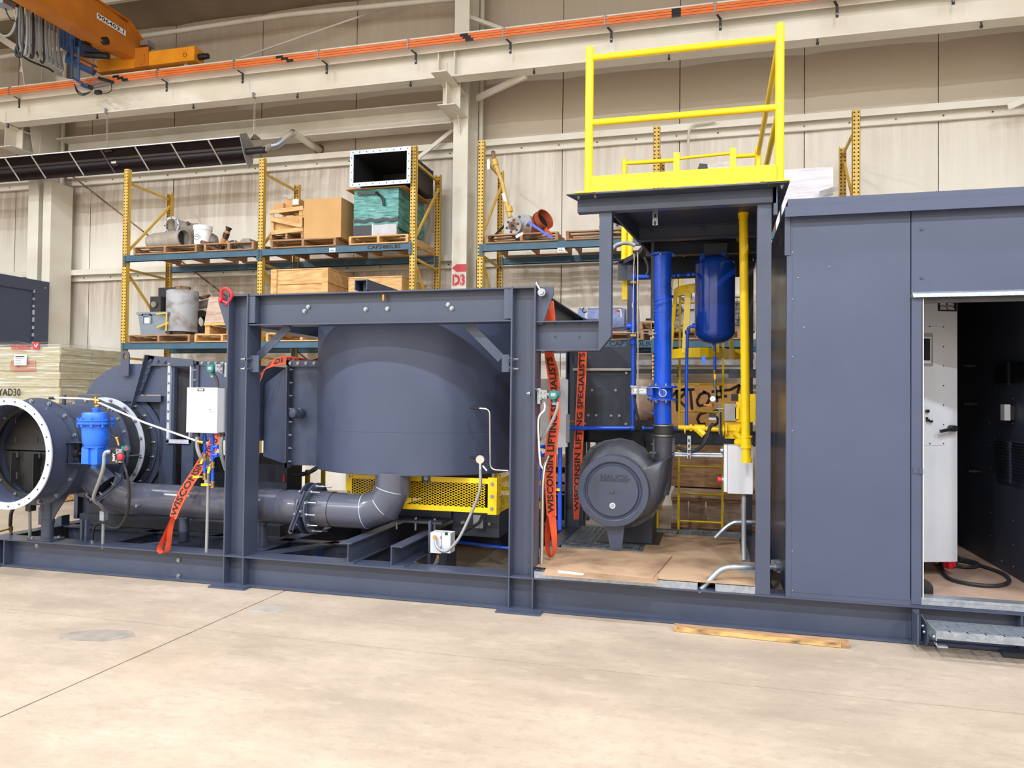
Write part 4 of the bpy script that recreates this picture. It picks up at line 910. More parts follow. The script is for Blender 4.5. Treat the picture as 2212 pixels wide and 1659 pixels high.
# rear strap
a=[(1249,757,1268),(1247,820,1266),(1244,880,1263),(1241,940,1261),(1238,985,1258),(1238,1020,1257),(1238,1060,1254),(1239,1100,1252),(1240,1122,1250)]
ribbon('lifting_strap','orange lifting strap hanging behind the round blower cover',[(at(p,y,6.95)+at(q,y,6.95))/2 for p,y,q in a],[at(q,y,6.95)-at(p,y,6.95) for p,y,q in a],text=(WORDS,1.50,1.48,.85,-1))
# left strap
a=[(459,930,478,6.35),(448,960,470,6.2),(430,990,450,6.0),(412,1020,431,5.84),(393,1050,412,5.76),(375,1085,393,5.72),(367,1115,380,5.66)]
ls_=ribbon('lifting_strap','orange lifting strap slanting from the enclosure box down over the skid edge',[(at(p,y,d)+at(q,y+8,d))/2 for p,y,q,d in a],[at(q,y+8,d)-at(p,y,d) for p,y,q,d in a],text=(WORDS,1.06,1.55,.9,-1))
lp=spline([at(375,1115,5.66),at(362,1145,5.6),at(350,1170,5.55),at(344,1186,5.52),at(350,1194,5.5),at(360,1190,5.52),at(364,1170,5.55),at(368,1140,5.6),at(375,1115,5.66)],6)
mb=MB().sheet([[p-V((.002,.03,.0)),p+V((.002,.03,.0))] for p in lp]).sheet([[p-V((-.002,.03,.004)),p+V((.006,.03,-.004))] for p in lp]); part('eye_loop',mb,'strap',ls_)
# strap over the duct
ribbon('lifting_strap','orange lifting strap arching over the top of the inlet duct transition',[at(692,775,6.9),at(672,783,6.65),at(650,781,6.5),at(620,778,6.42),at(600,781,6.42),at(582,788,6.42),at(568,802,6.42),at(558,822,6.42),at(550,842,6.42)],
  [(0,.02,.05),(0,.03,.055),(0,.03,.07),(0,.02,.08),(.01,.02,.085),(.04,.01,.075),(.06,0,.05),(.07,0,.03),(.075,0,.02)],text=('SIN LIFTING SPECIALI',.12,1.0,.8,1))
# ================================================================ UNDER THE CHAMBER
mg=thing('mesh_guard','yellow expanded-metal guard frame bolted under the big chamber','guard',(-2.3,6.7,.61))
GY=6.2; gx0,gx1=at(748,1040,GY).x,at(1075,1060,GY).x; gz1,gz0=at(900,1036,GY).z,at(900,1103,GY).z
gz1=.915; gz0=.62; GB=7.75
part('top_rail',MB().box(gx0,gx1,GY,GY+.006,gz1-.045,gz1),'yellow',mg,sm=0); part('bottom_rail',MB().box(gx0,gx1,GY,GY+.006,gz0,gz0+.045),'yellow',mg,sm=0)
part('top_rail',MB().box(gx1-.006,gx1,GY,GB,gz1-.045,gz1),'yellow',mg,sm=0); part('bottom_rail',MB().box(gx1-.006,gx1,GY,GB,gz0,gz0+.045),'yellow',mg,sm=0)
part('top_rail',MB().box(gx0,gx1,GB,GB+.006,gz1-.045,gz1),'yellow',mg,sm=0); part('bottom_rail',MB().box(gx0,gx1,GB,GB+.006,gz0,gz0+.045),'yellow',mg,sm=0)
part('corner_post',MB().box(gx1-.085,gx1+.002,GY-.008,GY,gz0-.01,gz1+.01).box(gx1-.004,gx1+.004,GY-.008,GY+.08,gz0-.01,gz1+.01),'yellow',mg,sm=0)
part('corner_post',MB().box(gx0,gx0+.06,GY-.008,GY,gz0+.1,gz1+.02),'yellow',mg,sm=0)
bolts(mg,[V((gx1-.05,GY-.008,gz0+.04+i*.105)) for i in range(3)]+[V((gx0+.03,GY-.008,gz1-.03)),V((gx0+.03,GY-.008,gz0+.13))],(0,-1,0),.012,.01)
bolts(mg,[V((gx1+.004,GY+.05,gz0+.04+i*.105)) for i in range(3)],(1,0,0),.01,.008)
def exmesh(o,U,L_,H,p=.048,q=.022):
    mb=MB(); o=vec(o); U=vec(U); nx=int(L_/p); nz=int(H/q); 
    for j in range(nz):
        for i in range(nx):
            a=o+U*(i*p)+Z*(j*q); b=o+U*((i+.5)*p)+Z*((j+.5)*q); c=o+U*((i+1)*p)+Z*(j*q); d_=o+U*((i+.5)*p)+Z*((j-.5)*q)
            mb.bar(a,b,.002,.0045,(0,0,1)); mb.bar(b,c,.002,.0045,(0,0,1))
            mb.bar(a,d_,.002,.0045,(0,0,1)) if j==0 else None
            mb.bar(d_,c,.002,.0045,(0,0,1)) if j==0 else None
            # lower half of the diamonds comes from the row below, shifted
            mb.bar(o+U*((i)*p)+Z*((j+1)*q),b,.002,.0045,(0,0,1)); mb.bar(b,o+U*((i+1)*p)+Z*((j+1)*q),.002,.0045,(0,0,1))
    return mb
H=gz1-gz0-.09
part('expanded_mesh',exmesh((gx0+.06,GY+.003,gz0+.05),X,gx1-gx0-.13,H),'yellow',mg,kind='stuff',sm=0)
part('expanded_mesh',exmesh((gx1-.003,GY+.03,gz0+.05),Y,GB-GY-.05,H),'yellow',mg,kind='stuff',sm=0)
part('expanded_mesh',exmesh((gx0+.5,GB+.003,gz0+.05),X,gx1-gx0-.6,H),'yellow',mg,kind='stuff',sm=0)
x=at(920,1040,GY-.01).x; part('hanger_tab',MB().box(x-.04,x+.04,GY-.012,GY-.004,gz1-.05,gz1+.04),'navy',mg,sm=0); bolts(mg,[V((x,GY-.012,gz1-.015))],(0,-1,0),.014,.01)
for i,(pxa,pyt) in enumerate(((735,1168),(846,1176))):
    x0=at(pxa,1190,5.6).x; W=.13
    o=thing('support_channel',('dark grey C-channel running back on the skid, nearest the damper' if i==0 else 'dark grey C-channel running back on the skid beside the small junction box'),'channel',(x0,6.5,.256))
    if i==0: mb=MB().box(x0,x0+.11,5.58,7.7,.41,.42).box(x0+.075,x0+.083,5.58,7.7,.264,.41).box(x0+.04,x0+.13,5.58,7.7,.256,.264)
    else: mb=MB().box(x0,x0+.10,5.58,7.7,.41,.42).box(x0,x0+.009,5.58,7.7,.264,.41).box(x0,x0+.12,5.58,7.7,.256,.264)
    part('channel',mb,'navy',o,sm=0)
fp=thing('chamber_base_plate','thick dark plate on short stand-offs below the chamber elbow','plate',(-2.6,6.6,.42))
a,b=at(835,1124,6.3),at(962,1126,6.3); part('plate',MB().box(a.x,b.x,6.2,7.2,.50,.52),'navydark',fp,sm=0)
for x in (a.x+.1,(a.x+b.x)/2,b.x-.1): part('standoff',MB().cyl((x,6.3,.42),(x,6.3,.5),.012,n=8),'zinc',fp); part('nut',MB().cyl((x,6.3,.52),(x,6.3,.535),.014,n=6),'zinc',fp)
part('upper_box',MB().box(a.x+.05,b.x-.0,6.45,7.2,.52,.60),'navydark',fp,sm=0)
bb=thing('burner_block','dark grey square duct body seen under the mesh guard','block',(-2.0,6.8,.3))
a,b=at(978,1110,6.5),at(1078,1140,6.5); part('body',MB().box(a.x,b.x,6.5,7.5,.36,.61),'navydark',bb,sm=0)
part('dark_infill_box',MB().box(at(800,1060,6.9).x,at(1030,1060,6.9).x,6.9,7.4,.62,.93),'dark',bb,sm=0); part('red_fitting',MB().box(at(800,1078,6.8).x,at(900,1078,6.8).x,6.8,6.9,.70,.78),'rustcap',bb,sm=0)  # dark box added so the space under the chamber reads dark
part('pedestal',MB().box(at(925,1200,6.4).x,at(970,1200,6.4).x,6.35,6.6,.01,.25),'navydark',bb,sm=0)
bolts(bb,[at(998,1129,6.48),at(1002,1128,6.48),at(1057,1132,6.48)],(0,-1,0),.01,.01)
part('junction_box',MB().box(at(1022,1120,6.42).x,at(1043,1120,6.42).x,6.42,6.5,at(1030,1141,6.42).z,at(1030,1113,6.42).z),'galv',bb,sm=0)
jb=thing('junction_box','small light grey junction box on a strut between the channels','box',at(950,1195,5.9))
a,b=at(930,1150,5.86),at(972,1197,5.86); part('body',MB().box(a.x,at(953,1150,5.86).x,5.86,5.98,b.z,a.z),'white',jb,sm=0); part('door',MB().box(at(954,1150,5.86).x,b.x,5.865,5.98,b.z+.005,a.z+.0),'white',jb,sm=0)
part('hinge',MB().cyl(at(952,1158,5.855),at(952,1163,5.855),.005,n=6),'galv',jb); part('hinge',MB().cyl(at(952,1180,5.855),at(952,1186,5.855),.005,n=6),'galv',jb)
part('label_plate',MB().box(at(961,1150,5.86).x,at(967,1150,5.86).x,5.861,5.865,at(964,1156,5.86).z,at(964,1150,5.86).z),'black',jb,sm=0)
part('gland',MB().cyl(at(939,1160,5.86),at(939,1160,5.83),.017,n=8),'brass',jb); part('gland',MB().cyl(at(946,1198,5.9),at(946,1206,5.9),.017,n=8),'brass',jb)
part('strut',MB().box(at(926,1150,6.0).x,at(931,1150,6.0).x,5.99,6.03,.10,.56),'navy',jb,sm=0)
hose('flexible_conduit',[at(946,1204,5.9),at(942,1217,5.92),at(932,1227,5.98),at(922,1226,6.0)],.016,'conduit','grey flexible conduit leaving the underside of the small junction box','conduit')
hose('flexible_conduit',[at(908,1226,6.0),at(900,1215,6.0),at(892,1214,6.02),at(888,1222,6.04)],.014,'conduit','short white-grey conduit loop beside the right C-channel front end','conduit')
hose('power_cable',[at(970,1156,5.95),at(995,1152,6.1),at(1015,1142,6.3),at(1035,1128,6.4),at(1042,1112,6.42)],.013,'rubber','dark cable running from the small junction box up behind the mesh guard','cable')
solo('air_line',MB().tube([at(675,1205,6.1),at(735,1180,6.9),at(742,1178,7.0)],.014,8),'blue','thin blue pipe slanting along the skid floor left of the C-channels','pipe')
solo('air_line',MB().tube([at(985,1170,6.7),at(1100,1184,6.7),at(1230,1190,6.7)],.016,8),'blue','blue pipe lying low behind the right portal post','pipe')
# machinery glimpsed between duct and guard
hose('exhaust_hose',[at(634,1024,6.9),at(655,1024,6.7),at(672,1018,6.5),at(683,1011,6.4)],.022,'rubber','thick dark hose under the duct transition','hose')
yf=thing('yellow_support_frame','yellow upright frame bars behind the damper flange','frame',at(660,1058,7.6))
for px0,px1,y0,y1 in ((631,637,1020,1062),(661,668,1015,1060),(695,701,1015,1042)):
    a,b=at(px0,y0,7.6),at(px1,y1,7.6); part('bar',MB().box(a.x,b.x,7.58,7.62,b.z-.4,a.z),'yellow',yf,sm=0)
mo=thing('fan_motor','dark electric motor with a round mesh cowl behind the left portal post','motor',(-5.0,7.2,.3))
c=at(480,1025,6.9); part('cowl',MB().cyl(c,c+V((0,.5,0)),.20,n=32),'navydark',mo)
mb=MB()
for k in range(1,9): mb.ring(c-Y*.004,Y,.02*k,.02*k+.004,.004,28)
part('cowl_grille',mb,'dark',mo,kind='stuff')
part('belt_guard',MB().box(at(560,1000,7.0).x,at(620,1000,7.0).x,7.0,7.3,.26,1.0),'navydark',mo,sm=0)
part('warning_label',MB().box(at(611,1030,6.99).x,at(615,1030,6.99).x,6.99,7.0,at(613,1041,6.99).z,at(613,1026,6.99).z),'red',mo,sm=0)
# ================================================================ BLOWER BAY
# gratings on the skid floor (cells of real bars)
def grating(name,label,x0,x1,y0,y1,z=.258,h=.046,p=.052,q=.06,band=True):
    o=thing(name,label,'grating',((x0+x1)/2,(y0+y1)/2,z))
    mb=MB(); x=x0+p
    while x<x1-.01: mb.box(x-.0022,x+.0022,y0,y1,z+.014,z+h); x+=p
    y=y0+q
    while y<y1-.01: mb.box(x0,x1,y-.003,y+.003,z+h-.0045,z+h+.0005); y+=q
    part('bearing_bars',mb,'galv',o,kind='stuff',sm=0)
    if band:
        for nm,b in (('edge_band',(x0,x1,y0-.006,y0)),('edge_band',(x0,x1,y1,y1+.006)),('edge_band',(x0-.006,x0,y0,y1)),('edge_band',(x1,x1+.006,y0,y1))):
            part(nm,MB().box(b[0],b[1],b[2],b[3],z-.002,z+h+.002),'galv',o,sm=0)
    return o
gxa,gxb,gxc,gxd=at(1155,1250,5.56).x,at(1505,1270,5.56).x,at(1547,1275,5.56).x,.292
grating('floor_grating','long galvanised grating panel at the front edge of the blower bay',gxa,gxb,5.56,6.5)
grating('floor_grating','small galvanised grating panel at the front, against the right platform leg',gxc,gxd,5.56,6.3)
grating('floor_grating','galvanised grating panel behind the blower foot on the left',gxa,-.62,6.62,7.7)
grating('floor_grating','narrow galvanised grating strip directly under the blower foot',-.60,-.335,6.52,7.7)
grating('floor_grating','galvanised grating panel beside the right control box conduit',-.30,.30,6.5,7.8)
solo('drip_plate',MB().box(-1.0,-.45,6.85,7.5,.309,.315),'dark','dark steel plate lying on the grating behind the blower foot','plate')
def board(name,label,pts,z,t=.004,m='hard',cat='board'):
    P=[atz(x,y,z+t) for x,y in pts]; mb=MB().poly3([(p.x,p.y,z) for p in P],(0,0,t)); return solo(name,mb,m,label,cat,sm=0)
board('hardboard_sheet','large brown hardboard sheet covering the right half of the blower bay floor',[(1422,1250),(1634,1265),(1634,1215),(1603,1213),(1597,1163),(1408,1150),(1388,1191),(1415,1215)],.306)
board('hardboard_sheet','narrow brown hardboard offcut with a pale smear under the larger sheet at front left',[(1172,1241),(1421,1260),(1421,1238),(1300,1215),(1186,1215)],.311)
board('hardboard_sheet','brown hardboard sheet with a slanted right edge under the hanging strap',[(1152,1223),(1410,1249),(1452,1200),(1388,1192),(1178,1180),(1152,1191)],.316)
mb=MB().poly3([tuple(atz(x,y,.3153)) for x,y in ((1205,1232),(1262,1239),(1258,1243),(1205,1237))],(0,0,.0008)); solo('paint_smear',mb,'paper','pale smear of paint on the narrow front hardboard offcut','stain')
# blower
bl=thing('blower','black-grey cast blower with a round raised-letter cover and upright outlet','blower',(-.8,6.6,.3))
BY=6.34; c=at(1324,1061,BY); Rc=(at(1402,1061,BY).x-at(1247,1061,BY).x)/2; c.x=(at(1402,1061,BY).x+at(1247,1061,BY).x)/2
part('cover_disc',MB().lathe(c,-Y,[(Rc*.99,-.12),(Rc,-.10),(Rc,-.005),(Rc*.985,0),(Rc*.83,.002),(Rc*.80,-.004),(Rc*.765,-.018),(Rc*.74,-.018),(Rc*.70,.004),(.0001,.006)],72),'navy',bl,sm=35)
part('raised_lettering',textmb('HAUCK',.062,flat(c+V((.01,-.0085,.115)),X,Z),width=.23,bold=.0012,ext=.0035),'navydark',bl,'raised cast word across the cover')
part('raised_flash',MB().prism([(-.12,-.006),(.11,-.006),(.135,.024),(.12,.02),(.105,-.001),(-.12,-.001)],c+V((.01,-.0055,.09)),X,Z,(0,-.006,0)),'navydark',bl,sm=0)
q=c+V((.0,-.006,0)); part('centre_knob',MB().prism([(r_*math.cos(a),r_*math.sin(a)) for a,r_ in [(PI*k/4,.028 if k%2==0 else .012) for k in range(8)]],q,X,Z,(0,-.006,0)).cyl(q,q-Y*.02,.010,n=12),'iron',bl)
q=c+V((0,-.0065,-.12)); bd=part('round_badge',MB().cyl(q,q-Y*.002,.024,n=28),'paper',bl,'small white round badge with dark bars')
mb=MB()
for k,wd in ((-.012,.012),(-.004,.018),(.005,.018),(.013,.012)): mb.box(q.x-wd,q.x+wd,q.y-.0035,q.y-.002,q.z+k-.002,q.z+k+.002)
part('badge_print',mb,'ink',bd,kind='stuff')
vol=[(1412,1000),(1404,990),(1390,972),(1365,958),(1338,952),(1305,957),(1278,972),(1262,995),(1254,1040),(1262,1085),(1285,1118),(1325,1137),(1372,1133),(1408,1112),(1430,1080),(1441,1045),(1447,1010),(1452,985)]
VY=6.5; vp=[at(x,y,VY) for x,y in vol]; vc=at(1345,1045,VY)
mb=MB(); vs=[]; prof=[(6.44,.62),(6.445,.76),(6.47,.88),(6.52,.95),(6.60,.985),(6.66,1.0),(6.74,.98),(6.82,.93),(6.88,.82),(6.89,.6)]
for y,s in prof:
    for p in vp: vs.append((vc.x+(p.x-vc.x)*s,y,vc.z+(p.z-vc.z)*s))
n=len(vp); fs=[(i*n+j,i*n+(j+1)%n,(i+1)*n+(j+1)%n,(i+1)*n+j) for i in range(len(prof)-1) for j in range(n)]+[tuple(range(n))[::-1],tuple(range((len(prof)-1)*n,len(prof)*n))]
part('volute',mb.add(vs,fs),'iron',bl,sm=60)
OX=at(1433,945,6.67).x; OZ=at(1433,944,6.67).z
part('outlet_neck',MB().lathe((OX,6.67,0),Z,[(.082,OZ),(.080,OZ-.02),(.074,OZ-.06),(.075,OZ-.2),(.07,OZ-.42),(.05,OZ-.5)],32),'iron',bl,sm=60)
fl_=[(1411,945),(1414,945),(1414,985),(1409,1003),(1400,1003),(1384,975),(1362,962),(1338,956),(1305,961),(1280,976),(1266,1000),(1260,1040),(1268,1083),(1288,1114),(1326,1132),(1371,1129),(1404,1109),(1426,1078),(1437,1044),(1449,985),(1452,945),(1457,945)]
out=[(1457,945),(1457,975),(1447,1045),(1434,1083),(1410,1117),(1373,1138),(1325,1142),(1282,1122),(1258,1087),(1249,1040),(1257,993),(1275,967),(1304,952),(1338,946),(1367,952),(1393,968),(1402,982),(1406,984),(1409,975),(1411,945)]
poly=[at(x,y,6.66) for x,y in out]; 
part('split_flange',MB().poly3(poly,(0,.014,0)),'iron',bl,sm=0)
bolts(bl,[at(x,y,6.655) for x,y in ((1409,960),(1408,978),(1390,969),(1366,955),(1338,949),(1306,955),(1280,968),(1262,990),(1455,955),(1453,975),(1450,1000),(1446,1025),(1441,1050),(1434,1075),(1421,1100),(1400,1120),(1375,1133),(1350,1139),(1322,1138))],(0,-1,0),.007,.006,0,'iron')
p0=at(1411,978,6.55); part('lifting_tab',MB().box(p0.x-.03,p0.x+.03,6.50,6.60,p0.z-.004,p0.z+.008),'iron',bl,sm=0)
f=[at(x,y,6.42) for x,y in ((1306,1118),(1351,1118),(1343,1185),(1318,1185))]; part('foot',MB().poly3(f,(0,.06,0)),'navy',bl,sm=0)
a,b=at(1296,1120,6.5),at(1400,1150,6.5); part('foot_plate',MB().box(at(1316,1186,6.42).x,at(1346,1186,6.42).x,6.38,6.5,.305,.314),'navy',bl,sm=0)
part('motor',MB().cyl((vc.x,6.89,vc.z-.02),(vc.x,7.4,vc.z-.02),.16,n=28),'navydark',bl); part('motor_base',MB().box(vc.x-.16,vc.x+.22,6.9,7.5,.30,.66),'navydark',bl,sm=0)
# blue vertical duct with butterfly valve
bd_=thing('blue_riser','tall bright blue riser pipe with butterfly valve above the blower','pipe',(OX,6.67,1.3))
RY=6.67; zr=lambda y:at(1431,y,RY).z; rr=.0755
def rx(x,y): p=at(x,y,RY); return V((p.x,RY,p.z))
part('rubber_sleeve',MB().cyl(rx(1433,944),rx(1433,917),.086,n=36).ring(rx(1433,940),Z,.086,.09,.014,36).ring(rx(1433,920),Z,.086,.09,.014,36),'rubber',bd_,'black rubber sleeve')
part('hose_clamp',MB().ring(rx(1433,940.5),Z,.0862,.0925,.010,36),'zinc',bd_); part('hose_clamp',MB().ring(rx(1433,918.5),Z,.0862,.0925,.010,36),'zinc',bd_)
part('lower_pipe',MB().cyl(rx(1432,916),rx(1431,866),rr,n=40).ring(rx(1432,914.5),Z,rr,rr+.006,.006,40),'blue',bd_)
part('pipe_boss',MB().cyl(rx(1413,893),rx(1408,893),.016,n=12),'blue',bd_)
for y in (863,836): part('valve_flange',MB().ring(rx(1431,y),Z,rr-.005,.128,.016,40),'blue',bd_)
for y,dn in ((863,-1),(836,1)):
    q=rx(1431,y); bolts(bd_,[q+V((.11*math.cos(t),.11*math.sin(t),dn*.008)) for t in [2*PI*k/8+.35 for k in range(8)]],(0,0,dn),.012,.012,.012,'galv')
part('valve_body',MB().cyl(rx(1431,861),rx(1431,838),.088,n=32).box(rx(1400,850).x,rx(1431,850).x,RY-.05,RY+.05,rx(1431,857).z,rx(1431,842).z),'blue',bd_,sm=30)
q=at(1432,849,RY-.1); part('valve_hub',MB().cyl(q+Y*.02,q-Y*.02,.036,n=24).cyl(q-Y*.02,q-Y*.035,.018,n=16),'blue',bd_); part('hub_dial',MB().ring(q-Y*.021,Y,.024,.034,.004,24),'galv',bd_)
part('crank_arm',MB().bar(q-Y*.03,at(1424,838,RY-.13),.022,.01,(0,1,0)),'blue',bd_)
part('link_rod',MB().cyl(at(1362,834,RY-.14),at(1424,838,RY-.14),.005,n=8),'zinc',bd_)
part('valve_bracket',MB().box(at(1398,850,RY).x,at(1412,850,RY).x,RY-.12,RY+.02,at(1400,854,RY).z,at(1400,840,RY).z).box(at(1405,864,RY).x,at(1418,864,RY).x,RY-.1,RY+.02,at(1400,864,RY).z,at(1400,859,RY).z),'blue',bd_,sm=0)
va=thing('valve_actuator','silver valve actuator box with red label left of the blue riser','actuator',at(1381,850,RY-.1))
a,b=at(1364,833,RY-.15),at(1397,852,RY-.15); part('housing',MB().box(a.x,b.x,RY-.15,RY-.02,b.z,a.z-.02).box(a.x-.008,b.x+.004,RY-.155,RY-.02,a.z-.018,a.z-.006),'galv',va,sm=0)
part('label',MB().box(a.x+.012,b.x-.01,RY-.1525,RY-.15,b.z+.014,a.z-.026),'paper',va,'white printed wiring label',sm=0); part('label_stripe',MB().box(a.x+.016,a.x+.024,RY-.154,RY-.1526,b.z+.018,a.z-.03),'red',va,sm=0)
mb=MB()
for k in range(5): mb.bar((a.x+.04+k*.014,RY-.154,b.z+.022),(a.x+.052+k*.014,RY-.154,a.z-.034),.003,.001,(0,1,0))
part('label_print',mb,'ink',va,kind='stuff')
part('gland',MB().cyl(at(1371,853,RY-.1),at(1371,862,RY-.1),.014,n=10),'dark',va)
hose('actuator_cable',[at(1371,862,6.57),at(1374,885,6.57),at(1382,915,6.6),at(1389,940,6.7),at(1394,965,6.85)],.011,'rubber','dark cable hanging from the silver valve actuator behind the blower','cable')
pts=[rx(1431,835),rx(1432,690),rx(1433,655),rx(1431,622),rx(1432,590),rx(1432,553)]
part('riser_pipe',swept(pts,rr,40),'blue',bd_,sm=30)
for y in (676,662,648,622,598): 
    part('weld_seam',MB().ring(rx(1432,y),(V((.0,0,1))+V(((-.25 if y in (662,648) else .05),0,0))).normalized(),rr*.995,rr+.003,.005,40),'blue',bd_)
part('saddle_collar',MB().ring(rx(1434,650),V((-.5,-.35,1)).normalized(),rr,.092,.012,36),'blue',bd_)
part('top_flange',MB().ring(rx(1432,550),Z,.05,.108,.012,40).cyl(rx(1432,554),rx(1432,550),.08,n=32),'blue',bd_); bolts(bd_,[rx(1432,550)+V((.098*math.cos(t),.098*math.sin(t),-.008)) for t in (.1,1.5,2.9,4.6)],(0,0,-1),.009,.008)
ub=at(1420,690,RY-.1); part('hanger_bar',MB().box(at(1406,600,RY-.02).x,at(1413,600,RY-.02).x,RY-.02,RY+.02,zr(692),3.0),'navydark',bd_,sm=0)
part('hanger_bolt',MB().cyl(at(1395,690,RY),at(1412,690,RY),.010,n=8),'dark',bd_)
# air receiver
rc=thing('air_receiver','glossy dark blue hanging pressure vessel with a domed bottom','tank',at(1545,700,6.9))
q=at(1545,650,6.92); QY=6.92; Rr=(at(1588,650,QY).x-at(1501,650,QY).x)/2; qx=(at(1588,650,QY).x+at(1501,650,QY).x)/2
zt_,zb_=at(1545,568,QY).z,at(1545,722,QY).z
part('shell',MB().lathe((qx,QY,0),Z,[(.0001,zb_-.085),(Rr*.3,zb_-.082),(Rr*.6,zb_-.066),(Rr*.85,zb_-.036),(Rr*.97,zb_-.008),(Rr,zb_+.02),(Rr,zt_-.02),(Rr*.97,zt_+.01),(Rr*.8,zt_+.04),(Rr*.5,zt_+.06),(.0001,zt_+.07)],56),'tankblue',rc,sm=60)
part('seam',MB().ring((qx,QY,zb_+.02),Z,Rr-.002,Rr+.0015,.006,56),'tankblue',rc)
part('lug',MB().box(qx-.13,qx-.09,QY-.12,QY-.09,zt_,zt_+.07).box(qx+.05,qx+.09,QY-.12,QY-.09,zt_,zt_+.07),'tankblue',rc,sm=0)
part('lug',MB().box(qx-.10,qx+.10,QY-.02,QY+.02,zt_+.06,3.0),'navydark',rc,sm=0)
def bluepipe(name,lab,pts,r,fits=(),fr=1.5,m='blue'):
    t=thing(name,lab,'pipe',pts[-1]); part('tube',MB().tube(fillet(pts,.035),r,12),m,t)
    for a,b in fits: part('fitting',MB().cyl(a,b,r*fr,n=12),m,t)
    return t
bluepipe('blue_air_pipe','thin blue pipe rising left of the blue riser, with elbows at both ends',[at(1225,925,6.9),at(1367,925,6.9),at(1368,760,6.9),at(1369,598,6.9),at(1402,598,6.9)],.02,[(at(1367,744,6.9),at(1368,735,6.9)),(at(1368,715,6.9),at(1368,695,6.9)),(at(1371,602,6.9),at(1371,594,6.9)),(at(1364,925,6.9),at(1370,925,6.9)),(at(1354,705,6.9),at(1364,705,6.9))])
bluepipe('blue_air_pipe','thin blue pipe from the receiver side down and left to the riser foot',[at(1502,704,6.8),at(1487,707,6.8),at(1485,718,6.8),at(1483,800,6.8),at(1483,925,6.8),at(1452,925,6.8)],.0135,[(at(1485,714,6.8),at(1485,722,6.8)),(at(1496,704,6.8),at(1502,704,6.8)),(at(1480,925,6.8),at(1486,925,6.8))],1.7)
bluepipe('blue_drain_pipe','short blue drain pipe with a flexible end under the dark blue vessel',[at(1543,740,6.92),at(1544,758,6.92)],.011,[(at(1543,738,6.92),at(1543,746,6.92))])
bluepipe('blue_cross_pipe','row of blue fittings joining the riser to the dark blue vessel',[at(1450,595,6.75),at(1503,592,6.85)],.010,[(at(1452,595,6.75),at(1458,595,6.75)),(at(1463,594,6.77),at(1468,594,6.77)),(at(1484,593,6.8),at(1490,593,6.8)),(at(1495,592,6.83),at(1500,592,6.83))],2)
bluepipe('blue_side_pipe','short blue pipe with a round end fitting left of the black sleeve',[at(1389,925,6.85),at(1413,925,6.85)],.012,[(at(1387,925,6.85),at(1392,925,6.85))],1.8)
dh=thing('drain_hose','thin drain hose with brass ends below the dark blue vessel','hose',at(1545,880,6.95))
part('hose',MB().tube(spline([at(1544,758,6.95),at(1544,800,6.95),at(1545,850,6.95),at(1546,870,6.95),at(1552,883,6.95),at(1572,886,6.95)],6),.007,8),'conduit',dh); part('blue_section',MB().cyl(at(1544,768,6.95),at(1544,798,6.95),.012,n=12),'blue',dh)
part('brass_end',MB().cyl(at(1543,799,6.95),at(1544,808,6.95),.013,n=8).cyl(at(1544,758,6.95),at(1544,766,6.95),.012,n=8),'brass',dh); part('yellow_lever',MB().box(at(1542,810,6.93).x,at(1546,810,6.93).x,6.92,6.935,at(1544,820,6.93).z,at(1544,808,6.93).z),'yellow',dh,sm=0)
solo('blue_tag',MB().poly3([at(1516,770,6.7),at(1523,767,6.7),at(1525,785,6.7),at(1517,785,6.7)],(0,.004,0)),'blue2','small blue plastic tag hanging in front of the ladder cage','tag')
# steel tubes beside the riser
bluepipe('steel_tube','thin steel tube running straight down in front of the left deck leg',[at(1378,545,6.5),at(1378,860,6.5),at(1379,885,6.5),at(1410,893,6.6)],.006,m='tube')
bluepipe('steel_tube','thin steel tube with crimped joints just left of the straight one',[at(1371,548,6.5),at(1369,580,6.5),at(1368,650,6.5),at(1367,720,6.5)],.005,[(at(1370,548,6.5),at(1370,556,6.5)),(at(1367,655,6.5),at(1367,665,6.5))],m='tube')
bluepipe('steel_tube','long thin horizontal steel tube crossing to the blue riser',[at(1320,718,6.5),at(1418,720,6.6)],.005,m='tube')
bluepipe('steel_tube','horizontal steel tube ending at the blue side fitting',[at(1320,710,6.7),at(1356,706,6.9)],.008,m='tube')
bluepipe('steel_tube','bent steel tube rising into the blue pipe below its fitting',[at(1320,735,6.7),at(1362,733,6.8),at(1368,725,6.85)],.007,m='tube')
for y in (610,725):
    q=at(1362,y,6.85); cl=thing('pipe_clamp','small %s pipe clamp on the %s of the left blue pipe'%(('black','upper part') if y==610 else ('brass','lower part')),'clamp',q)
    part('clamp_body',MB().box(q.x-.03,q.x+.0,6.84,6.9,q.z-.02,q.z+.02),'black',cl,sm=0); part('clamp_bolt',MB().cyl(q,at(1374,y,6.85),.014,n=8),'brass',cl)
hose('deck_hose',[at(1392,555,6.9),at(1399,570,6.9),at(1401,585,6.9),at(1396,597,6.9)],.016,'rubber','short black hose curling beside the top of the left deck leg','hose')
hose('deck_conduit',[at(1322,538,7.6),at(1335,528,7.6),at(1355,525,7.6),at(1372,530,7.6)],.02,'conduit','grey conduit arching across the round platform cut-out','conduit')
